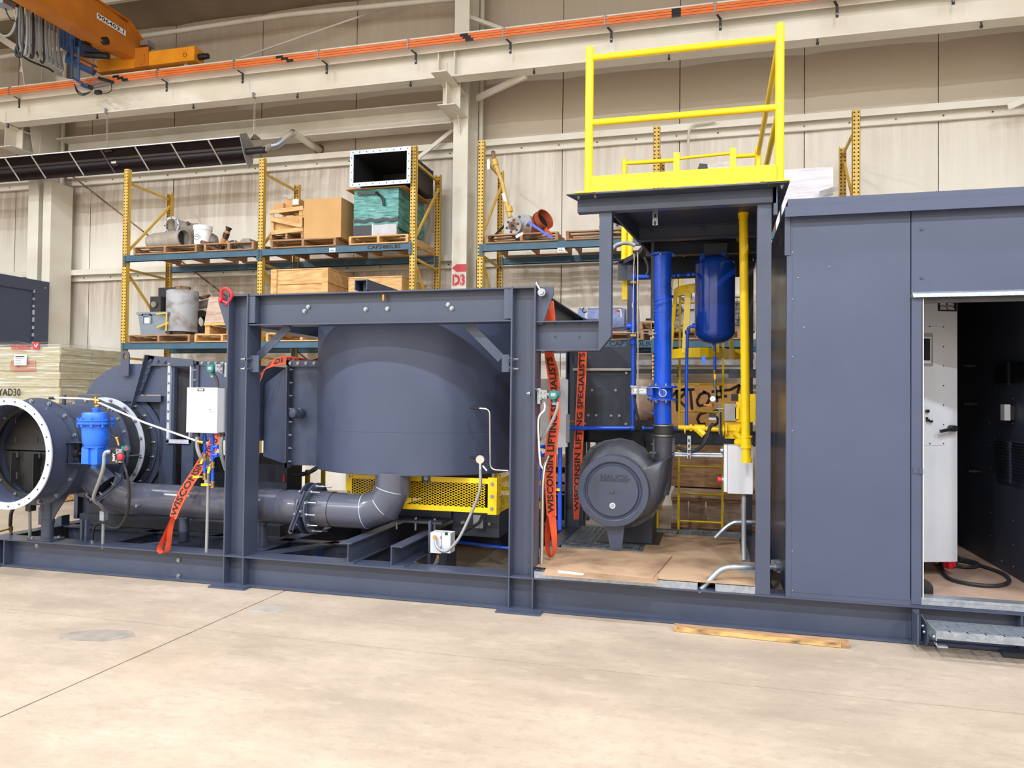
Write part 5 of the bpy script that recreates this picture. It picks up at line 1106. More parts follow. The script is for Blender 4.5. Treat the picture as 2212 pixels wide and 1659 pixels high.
# yellow gas pipe
yp=thing('gas_pipe','thick bright yellow gas pipe standing in front of the right bay','pipe',at(1612,1000,6.2))
GYp=6.2; r_=.034
part('riser',MB().cyl(at(1613,998,GYp),at(1612,968,GYp),r_,n=28).cyl(at(1611,945,GYp),at(1606,463,GYp),r_,n=28),'yellow',yp)
part('cap',MB().cyl(at(1613,999,GYp),at(1613,988,GYp),r_+.008,n=28),'yellow',yp)
part('tee',MB().cyl(at(1612,968,GYp),at(1611,943,GYp),r_+.006,n=28).cyl(at(1612,945,GYp),at(1612,941,GYp),r_+.012,n=28).cyl(at(1612,968,GYp),at(1612,964,GYp),r_+.012,n=28).cyl(at(1593,955,GYp+.12),at(1612,955,GYp),.03,n=20),'yellow',yp)
zt3=at(1606,452,GYp).z
part('elbow',MB().tube(fillet([at(1606,470,GYp),V((at(1606,452,GYp).x,GYp,zt3-.02)),V((at(1606,452,GYp).x,GYp+.15,zt3-.02))],.07,8),r_+.004,24).cyl(at(1606,464,GYp),at(1606,460,GYp),r_+.009,n=24),'yellow',yp)
x6=at(1606,452,GYp).x; part('upper_run',MB().cyl((x6,GYp+.1,zt3-.02),(x6,7.85,zt3-.02),.028,n=20),'yellow',yp)
zh=at(1590,541,7.85).z; part('cross_run',MB().tube(fillet([at(1590,541,7.85),at(1480,547,7.85),at(1465,545,7.85),at(1465,535,7.85)],.05),.028,16).cyl(at(1586,541,7.85),at(1592,541,7.85),.034,n=16).cyl(at(1476,547,7.85),at(1480,547,7.85),.034,n=16),'yellow',yp)
# gas train: block valve, strainer, ball valves, gauge
gt=thing('gas_train','yellow gas valve train with strainer and grey actuator behind the yellow pipe','valve',at(1600,950,6.75))
VY2=6.75
def bx(nm,px0,py0,px1,py1,d0,d1,m,lab=None):
    a,b=at(px0,py0,d0),at(px1,py1,d0); return part(nm,MB().box(a.x,b.x,d0,d1,b.z,a.z),m,gt,lab,sm=0)
bx('valve_block',1590,868,1634,912,6.72,6.9,'yellow'); bx('valve_head',1595,851,1634,868,6.72,6.86,'yellow'); bx('valve_shoulder',1588,880,1596,905,6.7,6.85,'yellow')
bx('grey_actuator',1565,872,1590,909,6.7,6.85,'silver','grey finned actuator box'); bx('black_terminal_box',1580,851,1594,866,6.72,6.8,'black'); bx('lower_body',1566,911,1605,948,6.74,6.84,'yellow')
for px,r0 in ((1561,.05),(1567,.055),(1478,.05)):
    q=at(px,930,VY2); part('pipe_flange',MB().cyl(q,q+X*.012,r0 if px>1500 else .026,n=24),'yellow',gt)
part('run_pipe',MB().cyl(at(1465,923,VY2),at(1605,930,VY2),.022,n=20),'yellow',gt)
part('strainer',MB().cyl(at(1500,925,VY2-.0),at(1522,926,VY2),.034,n=20).cyl(at(1508,928,VY2-.03),at(1521,940,VY2-.04),.030,n=6).cyl(at(1490,924,VY2),at(1495,924,VY2),.034,n=6).cyl(at(1519,926,VY2),at(1523,926,VY2),.036,n=6),'yellow',gt)
part('ball_valve',MB().cyl(at(1590,937,VY2-.1),at(1603,950,VY2-.15),.028,n=16).cyl(at(1596,932,VY2-.1),at(1596,925,VY2-.1),.02,n=12).sphere(at(1590,938,VY2-.1),.03,12),'yellow',gt)
part('bolt_strip',MB().box(at(1555,905,VY2).x,at(1559,905,VY2).x,VY2-.03,VY2,at(1555,945,VY2).z,at(1555,890,VY2).z),'black',gt,sm=0)
part('threaded_rod',MB().cyl(at(1554,870,VY2-.05),at(1554,938,VY2-.05),.006,n=8).cyl(at(1549,883,VY2-.05),at(1562,883,VY2-.05),.006,n=8),'zinc',gt)
pg=thing('pressure_gauge','round white-faced pressure gauge on a thin pipe above the gas train','gauge',at(1539,905,6.7))
q=at(1539.5,861.5,6.68); part('case',MB().cyl(q+Y*.012,q-Y*.008,.0245,n=28),'zinc',pg); part('face',MB().cyl(q-Y*.008,q-Y*.0095,.0215,n=28),'gaugeface',pg)
part('needle',MB().bar(q+V((-.008,-.0105,-.008)),q+V((.006,-.0105,.006)),.003,.001,(0,1,0)),'ink',pg)
part('stem',MB().cyl(at(1539,868,6.69),at(1539,892,6.69),.006,n=8).cyl(at(1539,871,6.69),at(1539,880,6.69),.011,n=6),'brass',pg); part('lever',MB().box(at(1520,872,6.68).x,at(1537,874,6.68).x,6.67,6.68,at(1530,876,6.68).z,at(1530,873,6.68).z),'orange',pg,sm=0)
part('pressure_switch',MB().box(at(1531,892,6.66).x,at(1547,892,6.66).x,6.66,6.74,at(1539,906,6.66).z,at(1539,893,6.66).z),'black',pg,sm=0); part('switch_plate',MB().box(at(1531,903,6.655).x,at(1547,903,6.655).x,6.655,6.66,at(1539,907,6.655).z,at(1539,902,6.655).z),'galv',pg,sm=0)
hose('flexible_conduit',[at(1541,915,6.62),at(1533,925,6.6),at(1527,945,6.55),at(1515,965,6.5),at(1500,973,6.45),at(1480,972,6.45),at(1462,966,6.5)],.016,'rubber','thick dark flexible conduit sagging left from the pressure switch','conduit')
# control box with emergency stop
kb=thing('control_box','light grey control box with a red stop button below the yellow pipe','box',at(1595,1070,6.3))
KY=6.3; a,b=at(1572,962,KY),at(1626,1068,KY)
part('body',MB().box(a.x,b.x,KY,KY+.2,b.z,a.z),'white',kb,sm=0); part('door',MB().box(at(1564,960,KY).x,a.x-.004,KY+.01,KY+.2,b.z+.01,a.z+.0),'white',kb,sm=0)
part('seal',MB().box(a.x-.004,a.x,KY+.01,KY+.2,b.z,a.z-.005),'black',kb,sm=0)
q=at(1560,1036,KY+.08); part('stop_button',MB().cyl(q,q-X*.03,.02,n=20).cyl(q-X*.012,q-X*.035,.024,n=20),'red',kb,'red mushroom stop button'); part('button_collar',MB().cyl(q+X*.012,q,.026,n=20),'galv',kb)
q=at(1562,973,KY+.08); part('conduit_hub',MB().cyl(q,q-X*.02,.02,n=12),'galv',kb)
kc=thing('control_box_stand','steel conduit post with foot channel carrying the light grey control box','conduit',at(1607,1215,6.3))
part('post',MB().cyl(at(1607,1070,6.35),at(1607,1212,6.0),.018,n=16),'conduit',kc); q=at(1607,1212,6.0); part('foot_channel',MB().box(q.x-.03,q.x+.12,5.95,6.05,.30,.34),'galv',kc,sm=0)
hp=thing('conduit_pair','two steel conduits leaving the control box to the left on a slotted strut','conduit',at(1520,985,6.45))
part('conduit',MB().cyl(at(1458,979,6.5),at(1562,981,6.4),.012,n=12),'galv',hp); part('conduit',MB().cyl(at(1458,984,6.5),at(1562,986,6.4),.012,n=12),'galv',hp)
a,b=at(1485,941,6.45),at(1492,990,6.45); part('strut',MB().box(a.x,b.x,6.43,6.45,b.z,a.z),'galv',hp,sm=0)
mb=MB(); 
for k in range(4): z=a.z-.04-.045*k; mb.box((a.x+b.x)/2-.006,(a.x+b.x)/2+.006,6.427,6.43,z-.013,z+.013)
part('slots',mb,'black',hp,kind='stuff')
bc=thing('bent_conduit','thick galvanised conduit bending up from the skid into the shelter wall','conduit',at(1600,1225,5.7))
zc2=.49
part('conduit',MB().tube(fillet([at(1508,1279,5.62),at(1560,1226,5.68),V((at(1600,1225,5.7).x,5.7,at(1600,1225,5.7).z)),at(1685,1225,5.78)],.16,10),.021,20),'galv',bc)
part('locknut',MB().cyl(at(1672,1225,5.77),at(1680,1225,5.78),.03,n=8).cyl(at(1681,1225,5.78),at(1687,1225,5.79),.042,n=20),'galv',bc)
part('second_hub',MB().cyl(at(1668,1215,5.9),at(1684,1215,5.92),.022,n=12),'galv',bc)
hose('rear_conduit',[at(1545,1162,7.0),at(1565,1142,7.0),at(1583,1130,7.0),at(1600,1128,7.0),at(1640,1128,7.0)],.021,'galv','galvanised conduit bending behind the control box post','conduit')
# steel tube at right post
sp=thing('steel_conduit','pale steel conduit with a coupling standing right of the right portal post','conduit',at(1168,1230,5.8))
part('conduit',MB().tube(spline([at(1169,1228,5.75),at(1170,1190,5.76),at(1171,1110,5.78),at(1172,1050,5.8),at(1176,1010,5.84),at(1184,985,5.9)],6),.0155,14),'tube',sp); part('coupling',MB().cyl(at(1169,1212,5.755),at(1169,1202,5.755),.02,n=16),'tube',sp)
tubeset('blue tube with brass valve hanging behind the pale conduit by the right post',1167,[(975,1075,.012),(1002,1012,.018),(1018,1030,.018)],[(1038,1047),(1084,1098)],[],5.95)
bluepipe('blue_air_pipe','straight blue pipe standing behind the hanging straps with a yellow lever',[at(1210,965,6.4),at(1209,1145,6.4)],.019)
solo('valve_lever',MB().box(at(1203,1057,6.35).x,at(1210,1057,6.35).x,6.33,6.36,at(1206,1060,6.35).z,at(1206,1055,6.35).z),'yellow','tiny yellow lever on the straight blue pipe behind the straps','lever')
# light grey cabinet behind the middle strap
wc=thing('wall_cabinet','light grey cabinet with an angled door behind the middle orange strap','cabinet',at(1190,968,6.3))
a,b=at(1157,818,6.15),at(1194,968,6.15); e=at(1222,831,6.3); e2=at(1221,961,6.3)
part('body',MB().box(a.x-.1,b.x,6.15,6.5,b.z,a.z),'silver',wc,sm=0)
part('door',MB().poly3([(b.x,6.15,a.z),(e.x,6.33,a.z-.0),(e.x,6.33,b.z),(b.x,6.15,b.z)],(.01,.03,0)),'white',wc,sm=0)
part('door_text',textmb('EB',.035,flat(at(1207,838,6.2),V((0,0,1)),V((-1,-.6,0)))),'ink',wc)
part('hinge',MB().box(e.x,e.x+.03,6.33,6.36,e2.z+.02,e2.z+.26),'galv',wc,sm=0)
part('hinge_pin',MB().cyl(at(1224,910,6.4),at(1240,910,6.4),.008,n=8),'brass',wc)
# rear machine with bolted panels
rm=thing('filter_unit','dark grey rear unit with two bolted panels beside the rear strap','machine',(-1.2,7.6,1.25))
a,b=at(1262,749,7.4),at(1362,794,7.4); part('upper_panel',MB().box(a.x-.1,b.x,7.4,7.9,b.z,a.z),'navydark',rm,sm=0)
a2,b2=at(1262,801,7.38),at(1362,924,7.38); part('lower_panel',MB().box(a2.x-.1,b2.x,7.38,7.9,b2.z,a2.z),'navydark',rm,sm=0)
part('trim_bar',MB().box(a.x-.1,b.x+.01,7.34,7.4,at(1300,798,7.36).z-.012,at(1300,798,7.36).z+.012),'duct',rm,sm=0)
bolts(rm,[at(x,y,7.37) for x,y in ((1353,806),(1279,843),(1330,843),(1271,897),(1288,897),(1320,898),(1338,898),(1352,916),(1263,915))],(0,-1,0),.009,.008)
part('bevel_edge',MB().box(a2.x,b2.x-.06,7.374,7.38,at(1300,811,7.38).z-.002,at(1300,811,7.38).z+.002).box(at(1350,811,7.38).x-.002,at(1350,811,7.38).x+.002,7.374,7.38,at(1350,908,7.38).z,at(1350,811,7.38).z),'navy',rm,sm=0)
rb=thing('rear_cross_beam','dark horizontal beam crossing behind the blower','beam',(-.3,7.95,1.2))
zb3=at(1400,943,7.9).z; part('beam',MB().ibeam((-1.5,7.95,zb3),(.5,7.95,zb3),.15,.1,.01,.008),'navydark',rb,sm=0)
part('channel_shelf',MB().box(at(1574,806,7.6).x,.5,7.6,7.7,at(1574,816,7.6).z,at(1574,807,7.6).z).box(at(1568,797,7.7).x+.03,.5,7.65,7.7,at(1574,807,7.6).z,at(1574,797,7.6).z),'navy',rb,sm=0)
for px in (1271,1290): x=at(px,1000,8.1).x; part('hanger_rod',MB().cyl((x,8.1,.3),(x,8.1,1.2),.02,n=12),'galv',rb)
# ================================================================ SHELTER
sh=thing('equipment_shelter','large navy-grey sheet-metal shelter with open doorway at right','shelter',(2.0,6.75,.256))
SX0=.497; SY=5.55; SB=8.0
pz=at(1966,470,SY)
part('front_panel',MB().box(SX0+.03,1.278,SY,SY+.03,.29,2.90),'navyflat',sh,sm=0)
part('corner_post',MB().box(SX0,SX0+.034,SY-.003,SY+.05,.256,2.90),'navyflat',sh,sm=0)
part('header_panel',MB().box(1.284,4.0,SY,SY+.03,2.335,2.90),'navyflat',sh,sm=0)
part('sill',MB().box(SX0+.03,4.0,SY+.002,SY+.06,.256,.30),'navyflat',sh,sm=0)
part('door_jamb',MB().box(1.284,1.345,SY-.006,SY+.03,.27,2.31),'navyflat',sh,sm=0)
part('door_jamb',MB().box(2.24,2.30,SY-.006,SY+.1,.27,2.31),'navyflat',sh,sm=0); part('front_panel',MB().box(2.30,4.0,SY,SY+.03,.29,2.335),'navyflat',sh,sm=0)
part('jamb_liner',MB().box(1.352,1.358,SY-.004,SY+.05,.31,2.30),'white',sh,sm=0); part('jamb_gasket',MB().box(1.345,1.352,SY-.002,SY+.05,.31,2.30),'black',sh,sm=0)
part('threshold',MB().box(1.345,2.24,SY-.008,SY+.09,.30,.318).box(1.345,2.24,SY-.004,SY+.01,.27,.30),'galv',sh,sm=0)
part('drip_cap',MB().poly3([(1.284,SY,2.345),(1.284,SY-.03,2.33),(1.290,SY-.032,2.305),(1.284,SY-.0,2.305)],(2.7,0,0)),'galv',sh,'bright drip cap over the doorway',sm=0)
part('track',MB().box(1.345,2.24,SY,SY+.03,2.27,2.305),'dark',sh,sm=0)
part('side_wall',MB().box(SX0+.002,SX0+.02,SY+.05,SB,.256,2.90),mat('side_sheet',(70,74,88),.22,c2=(60,64,78),scale=3),sh,sm=0)
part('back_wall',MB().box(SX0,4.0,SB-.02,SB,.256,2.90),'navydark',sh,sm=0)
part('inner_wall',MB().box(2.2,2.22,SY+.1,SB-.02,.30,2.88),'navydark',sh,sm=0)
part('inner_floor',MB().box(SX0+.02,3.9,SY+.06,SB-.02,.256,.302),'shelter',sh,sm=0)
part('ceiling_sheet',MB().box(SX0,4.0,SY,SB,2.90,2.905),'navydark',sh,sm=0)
part('roof',MB().box(SX0-.02,4.05,SY-.07,SB+.05,2.905,2.945).box(SX0-.0,4.05,SY-.055,SB+.04,2.945,3.0),'navyflat',sh,sm=0)
part('roof_edge',MB().box(SX0-.02,4.05,SY-.072,SY-.066,2.875,2.945),'navyflat',sh,sm=0)
part('corner_angle',MB().box(SX0-.016,SX0+.02,SY-.012,SY-.0,2.62,2.9),'navy',sh,sm=0)
part('roof_lug',MB().poly3([at(2013,420,6.0),at(2024,411,6.0),at(2025,421,6.0)],(0,.02,0)),'navy',sh,sm=0)
bolts(sh,[at(1991,495,SY),at(1991,600,SY)],(0,-1,0),.009,.006,0,'navy',name='screw')
bolts(sh,[at(x,y,SY) for x,y in ((1791,576),(1724,600),(1737,707))],(0,-1,0),.003,.003,0,'zinc',name='rivet')
bolts(sh,[at(1711.5,y,SY) for y in (545,646,770,930,1190,1275)],(0,-1,0),.003,.003,0,'zinc',name='rivet')
a,b=at(1971,1011,SY),at(1993,1023,SY); part('strike_plate',MB().box(a.x,b.x,SY-.012,SY-.004,b.z,a.z).box(at(1984,1010,SY).x,at(1992,1010,SY).x,SY-.016,SY-.012,b.z,a.z),'navy',sh,sm=0)
part('rear_angle',MB().box(2.12,2.2,7.9,7.98,.3,2.88),'navy',sh,sm=0)
wallp=lambda px,py: (lambda d: CAM+d*(2.2/d.x))(ray(px,py))
def louvre(px0,py0,px1,py1,nm='louvre_panel'):
    A=wallp(px0,py0); B=wallp(px0,py1); ya=A.y; yb=wallp(px1,py0).y if px1<2212 else 5.9
    lo,hi=min(ya,yb),max(ya,yb)
    p=part(nm,MB().box(2.185,2.2,lo,hi,B.z,A.z),'navy',sh,sm=0)
    n=14
    for k in range(n):
        z=B.z+(A.z-B.z)*(k+.5)/n; part('slat',MB().obox(V((2.178,(lo+hi)/2,z)),(.0,(hi-lo)/2-.01,0),(.009,0,-.006),(.0006,0,.001)),'black',p,sm=0)
louvre(2155,787,2184,832); louvre(2188,783,2212,830); louvre(2156,950,2186,1036); louvre(2190,953,2212,1044)
tb=wallp(2187,891); th_=thing('thermostat','small white thermostat box on the dark shelter wall','thermostat',V((2.19,tb.y,tb.z)))
part('base',MB().box(2.17,2.2,tb.y-.04,tb.y+.06,tb.z-.055,tb.z+.05),'dark',th_,sm=0); part('cover',MB().box(2.13,2.17,tb.y-.05,tb.y+.03,tb.z-.06,tb.z+.06),'white',th_,sm=0)
for px,py in ((2153,838),(2188,861),(2188,915),(2138,913),(2150,948),(2138,962),(2140,1010),(2150,1032),(2140,1108),(2164,1212),(2189,1125),(2189,1177),(2189,1224),(2140,1157)):
    q=wallp(px,py); part('rivet',MB().cyl(q,q-X*.004,.005,n=8),'zinc',sh)
for px,py in ((2080,790),(2082,872),(2092,1018)):
    q=at(px,py,7.2); part('conduit_stub',MB().cyl(q,q+X*.10,.012,n=10).cyl(q+X*.03,q+X*.05,.018,n=8),'dark',sh)
# cabinet in the shelter
cab=thing('control_cabinet','tall white control cabinet with a black handle inside the shelter doorway','cabinet',(1.3,6.5,.42))
p0,p1=at(1960,1215,6.2),at(2067.5,1212,6.34); zt4=at(2067,640,6.34).z+.15; zb4=p1.z
U=(V((p1.x,p1.y,0))-V((p0.x,p0.y,0))).normalized(); N=V((U.y,-U.x,0))   # towards the doorway
wdt=(V((p1.x,p1.y,0))-V((p0.x,p0.y,0))).length
base=V((p0.x,p0.y,0))
P=lambda u,v,n=0: V((base.x,base.y,0))+U*u+Z*v+N*n
part('body',MB().obox(P(wdt/2-.3,(zt4+zb4)/2,-.26),U*(wdt/2+.3),N*.25,Z*((zt4-zb4)/2)),'white',cab,sm=0)
part('door',MB().obox(P(wdt/2-.3,(zt4+zb4)/2,-.006),U*(wdt/2+.3),N*.009,Z*((zt4-zb4)/2+.004)),'white',cab,sm=0)
def onc(px,py):   # picture point on the cabinet door plane
    d=ray(px,py); k=(P(0,0)-CAM).dot(N)/d.dot(N); q=CAM+d*k; return (q-P(0,0)).dot(U),q.z
def cbox(nm,px0,py0,px1,py1,n0,n1,m,lab=None,parent=None):
    u0,v0=onc(px0,py0); u1,v1=onc(px1,py1); return part(nm,MB().obox(P((u0+u1)/2,(v0+v1)/2,(n0+n1)/2),U*(abs(u1-u0)/2),N*(abs(n1-n0)/2),Z*(abs(v1-v0)/2)),m,parent or cab,lab,sm=0)
cbox('swing_panel',1960,704,2038,962,.003,.007,'white')
for px,py in ((2006.7,705.5),(2036.5,706.5),(2036.5,749),(2036.5,790.5),(2036.5,833),(2036.5,875),(2036.5,917),(2036.5,958),(2007,958)):
    u,v=onc(px,py); part('screw',MB().cyl(P(u,v,.007),P(u,v,.010),.005,n=10),'dark',cab)
s_=cbox('touch_screen',1960,720,2012.5,791,.007,.017,'silver'); cbox('screen_bezel',1960,727,2008,785,.017,.02,'white',parent=s_); cbox('screen_glass',1960,731,2005,779,.02,.022,'glass',parent=s_)
lb=cbox('data_plate',2025,640,2066,673,.003,.006,'black','black data plate with rows of tiny white lettering')
mb=MB()
for col_ in (2028,2044):
    for k in range(9):
        u,v=onc(col_+ (hash((col_,k))%3),648+k*2.6); w_=.045+.012*((k*7)%3)/2; mb.obox(P(u+w_/2,v,.0065),U*(w_/2),N*.0005,Z*.0018)
part('data_plate_print',mb,'paper',cab,kind='stuff')
for px,py,r0 in ((2000,888,.012),(2001,908,.011),(2008,910,.009)): 
    u,v=onc(px,py); part('selector_switch',MB().cyl(P(u,v,.007),P(u,v,.03),r0,n=14),'black',cab)
cbox('nameplate_small',1998,901,2003.5,906,.007,.009,'black')
u0,v0=onc(2020,931); u1,v1=onc(2052,925); h=part('handle',MB().bar(P(u0,v0,.06),P(u1,v1,.05),.018,.022),'black',cab,'black lever door handle'); part('handle_boss',MB().cyl(P(u1,v1,.0),P(u1,v1,.055),.024,n=20),'black',h); u2,v2=onc(2060,925); part('handle_tail',MB().bar(P(u1,v1,.04),P(u2,v2,.03),.025,.04),'black',h)
part('cabinet_leg',MB().box(.9,.95,6.45,6.5,.302,zb4),'dark',cab,sm=0)
hose('power_cable',[atz(2030,1212,.33),atz(2045,1245,.32),atz(2090,1260,.32),atz(2150,1265,.32),atz(2180,1255,.32),atz(2165,1238,.32),atz(2120,1222,.32),atz(2075,1211,.32),atz(2062,1208,.35)],.013,'rubber','thick black cable looped on the shelter floor','cable')
hose('power_cable',[atz(2058,1220,.325),atz(2090,1225,.32),atz(2112,1222,.32),atz(2108,1215,.32),atz(2075,1206,.33),atz(2066,1203,.35)],.013,'rubber','short inner loop of black cable just below the cabinet','cable')
q=atz(2050,1222,.32); solo('red_plug',MB().obox(q+Z*.02,(.03,.02,.01),(-.015,.03,0),(0,.006,.03)).obox(q+V((-.03,.03,.01)),(.02,.02,0),(-.01,.02,0),(0,0,.02)),'red','crumpled red cloth under the white cabinet','cloth')
q=atz(2004,1281,.305); solo('pedal_block',MB().prism([(-.03,0),(.03,0),(.03,.05),(.015,.075),(-.03,.1)],(q.x,q.y-.02,.302),X,Z,(0,.1,0)),'black','black block standing just inside the shelter doorway','block')
hose('wall_cable',[at(1669,895,7.0),at(1676,920,7.0),at(1678,950,7.0),at(1675,980,7.0),at(1669,1000,7.0)],.012,'rubber','dark cable bulging from behind the right platform leg','cable')
# hook bracket between platform and shelter
solo('hook_bracket',MB().box(at(1685,420,5.9).x,at(1688,420,5.9).x,5.88,5.92,2.75,3.05),'navydark','thin dark steel hanger between the platform edge and the shelter roof','bracket')
# outside step
sg=thing('entry_step','galvanised grating step bolted to the skid below the doorway','step',(1.8,5.25,.05))
br=at(1985,1340,5.5); p0=atz(2000,1354,.19); p1=atz(2029,1399,.15); q0=V((1.345,5.50,.205)); 
z_s=.185; SA=(1.40,5.50); SBk=5.24
part('mounting_bracket',MB().box(1.285,1.295,5.40,5.55,.03,.235).box(1.285,1.33,5.54,5.55,.03,.235).poly3([(1.33,5.50,.22),(1.345,5.42,.17),(1.345,5.40,.07),(1.335,5.42,.03),(1.33,5.50,.05)],(.006,0,0)),'navy',sg,sm=0)
part('end_plate',MB().box(1.352,1.358,SBk,5.50,z_s-.07,z_s),'galv',sg,sm=0)
part('nosing',MB().box(1.358,3.2,SBk-.006,SBk,z_s-.045,z_s).box(1.358,3.2,SBk,SBk+.03,z_s-.004,z_s+.002),'galv',sg,sm=0)
mb=MB()
for k in range(26): x=1.40+k*.05; mb.bar((x,SBk-.0075,z_s-.03),(x+.022,SBk-.0075,z_s-.014),.006,.003,(0,1,0)); mb.bar((x+.025,SBk-.0075,z_s-.014),(x+.047,SBk-.0075,z_s-.03),.006,.003,(0,1,0))
part('tread_pattern',mb,'galv',sg,kind='stuff',sm=0)
mb=MB(); 
for k in range(9): y=SBk+.035+k*.028; mb.box(1.358,3.2,y-.003,y+.003,z_s-.03,z_s)
for k in range(13): x=1.43+k*.1; mb.box(x-.004,x+.004,SBk,5.5,z_s-.008,z_s+.002)
part('bearing_bars',mb,'galv',sg,kind='stuff',sm=0)
part('foot_angle',MB().box(1.352,1.42,SBk,SBk+.04,z_s-.10,z_s-.09).box(1.352,1.358,SBk,SBk+.04,z_s-.10,z_s-.06),'galv',sg,sm=0)
bolts(sg,[(1.338,5.47,.15),(1.338,5.44,.12),(1.35,SBk+.02,z_s-.04)],(-1,0,0),.009,.008)
st_=thing('steel_flat_bars','dark flat steel bars lying on the floor under the entry step','bars',(2.3,5.25,0))
for k in range(3):
    a=atz(2160+k*3,1411+k*4,.0); part('flat_bar',MB().box(a.x,a.x+1.2,a.y-.012,a.y+.012,.0,.03),'navydark',st_,sm=0)
# timber batten on the floor
a=atz(1456,1354,.03); b=atz(1836,1394,.03)
tb_=thing('timber_batten','weathered timber batten with yellow smears lying along the skid foot','timber',((a.x+b.x)/2,(a.y+b.y)/2,0))
part('batten',MB().bar((a.x,5.41,.02),(b.x,5.37,.02),.07,.038),'oldwood',tb_,sm=0)
part('batten_grime',MB().bar((a.x+.02,5.3735,.018),(b.x-.05,5.3335,.018),.0015,.03),mat('batten_stain',(206,166,104),.8,c2=(96,76,54),scale=7,stretch=(1,1,3),lo=.45,hi=.75),tb_,'stained front face',sm=0)
# ================================================================ PALLET RACKS
RY0,RY1_=10.25,11.33
def teardrop(x,z): return [(x-.007,z-.008),(x+.007,z-.008),(x+.011,z+.004),(x+.006,z+.013),(x-.006,z+.013),(x-.011,z+.004)]
up_mesh=None
def rack(label,xs,beams,z0=0,x_last_beam=None):
    r=thing('pallet_rack',label,'rack',((xs[0]+xs[-1])/2,10.8,0))
    global up_mesh
    for i,x in enumerate(xs):
        for Y0,ztop,fr in ((RY0,5.3,1),(RY1_,5.17,0)):
            mb=MB(); a=.045; s=1 if fr else -1
            mb.box(x-a,x+a,Y0,Y0+.004*s,0,ztop); mb.box(x-a,x-a+.004,Y0,Y0+.07*s,0,ztop); mb.box(x+a-.004,x+a,Y0,Y0+.07*s,0,ztop)
            mb.box(x-.004,x+.004,Y0-.003,Y0+.01,0,ztop)
            u=part('upright',mb,'rackyel',r,sm=0)
            hb=MB(); z=1.0
            while z<ztop-.03:
                for dx in (-.024,.024): hb.prism(teardrop(x+dx,z),(0,Y0-.0008 if fr else Y0-.071,0),X,Z,(0,.0006,0))
                z+=.0508
            part('slot_holes',hb,'ink',u,kind='stuff',sm=0)
        for z in (5.08,3.66,2.2,.6): part('frame_strut',MB().bar((x,RY0+.05,z),(x,RY1_-.05,z-.02),.03,.035),'rackyel',r,sm=0)
        for za,zb in ((3.95,4.95),(3.6,2.65),(2.1,1.0)): part('frame_brace',MB().bar((x+.02,RY0+.05,za),(x+.02,RY1_-.05,zb),.03,.035),'rackyel',r,sm=0)
    for a,b in zip(xs,xs[1:]):
        for z in beams:
            for Y0 in (RY0-.02,RY1_-.03):
                part('beam',MB().box(a+.045,b-.045,Y0,Y0+.05,z-.105,z).box(a+.045,b-.045,Y0-.0,Y0+.03,z-.105,z-.1),'rackblue',r,sm=0)
                for xx,s in ((a+.045,-1),(b-.045,1)): part('beam_end_clip',MB().box(xx-.004,xx+s*.05,Y0-.006,Y0-.001,z-.17,z+.005).cyl((xx+s*.025,Y0-.012,z-.03),(xx+s*.025,Y0-.006,z-.03),.007,n=6).cyl((xx+s*.025,Y0-.012,z-.1),(xx+s*.025,Y0-.006,z-.1),.007,n=6),'rackblue',r,sm=0)
    return r
rkl=rack('left run of yellow and blue pallet racking between the two building columns',[-9.31,-6.79,-4.26],(3.87,2.44))
rkr=rack('right run of yellow and blue pallet racking, from the numbered column to the right',[-3.22,-.745,1.74],(3.80,2.41))
part('capacity_lettering',textmb('CAP3480LBS',.075,flat((-4.70,RY0-.0225,3.82),X,Z),width=.53,bold=.001),'ink',rkl,'stamped black capacity lettering')
part('capacity_lettering',textmb('CAP3480LBS',.085,flat((-1.06,RY0-.0225,2.36),X,Z),width=.6,bold=.001),'ink',rkr,'stamped black capacity lettering')
for par,px,py in ((rkl,718,540),(rkr,1212,540),(rkr,1652,743)):
    q=at(px,py,RY0-.022); lp_=part('beam_sticker',MB().box(q.x-.05,q.x+.05,RY0-.0235,RY0-.021,q.z-.03,q.z+.03),'paper',par,'white printed sticker',sm=0)
    mb=MB(); 
    for k in range(6): mb.box(q.x-.035+k*.012,q.x-.028+k*.012,RY0-.0245,RY0-.0236,q.z-.02,q.z+.0)
    mb.box(q.x-.03,q.x+.02,RY0-.0245,RY0-.0236,q.z+.01,q.z+.016); part('sticker_print',mb,'ink',lp_,kind='stuff')
# ---- pallets: one builder, copies with their own labels
def pallet(w,d,label,loc,m='wood',rz=0,grp=None):
    t=thing('pallet',label,'pallet',loc); L=vec(loc)
    for k in range(3): x=-w/2+.02+(w-.04)*k/2; part('stringer',MB().box(L.x+x-.02,L.x+x+.02,L.y-d/2,L.y+d/2,L.z+.018,L.z+.108),m,t,sm=0)
    for k in range(6): y=-d/2+.05+(d-.1)*k/5; part('deck_board',MB().box(L.x-w/2,L.x+w/2,L.y+y-.045,L.y+y+.045,L.z+.108,L.z+.126),m,t,sm=0)
    for k in range(3): y=-d/2+.05+(d-.1)*k/2; part('bottom_board',MB().box(L.x-w/2,L.x+w/2,L.y+y-.045,L.y+y+.045,L.z,L.z+.018),m,t,sm=0)
    t.rotation_euler=(0,0,rz); return t
def px_span(x0,x1,Y0): return at(x0,540,Y0).x,at(x1,540,Y0).x
PF=10.2
def pal(x0,x1,z,label,m,d=1.1,py=540):
    a,b=at(x0,py,PF).x,at(x1,py,PF).x; return pallet(b-a,d,label,((a+b)/2,PF+d/2,z),m)
U1,U2=3.87,2.44; V1,V2=3.80,2.41
pal(288,425,U1,'weathered pallet on the top left shelf under the open grey duct pieces','oldwood')
pal(440,548,U1,'dark pallet on the top left shelf under the scrap castings','oldwood')
pal(584,725,U1,'split pallet on the top shelf under the slatted crate and the big carton','oldwood')
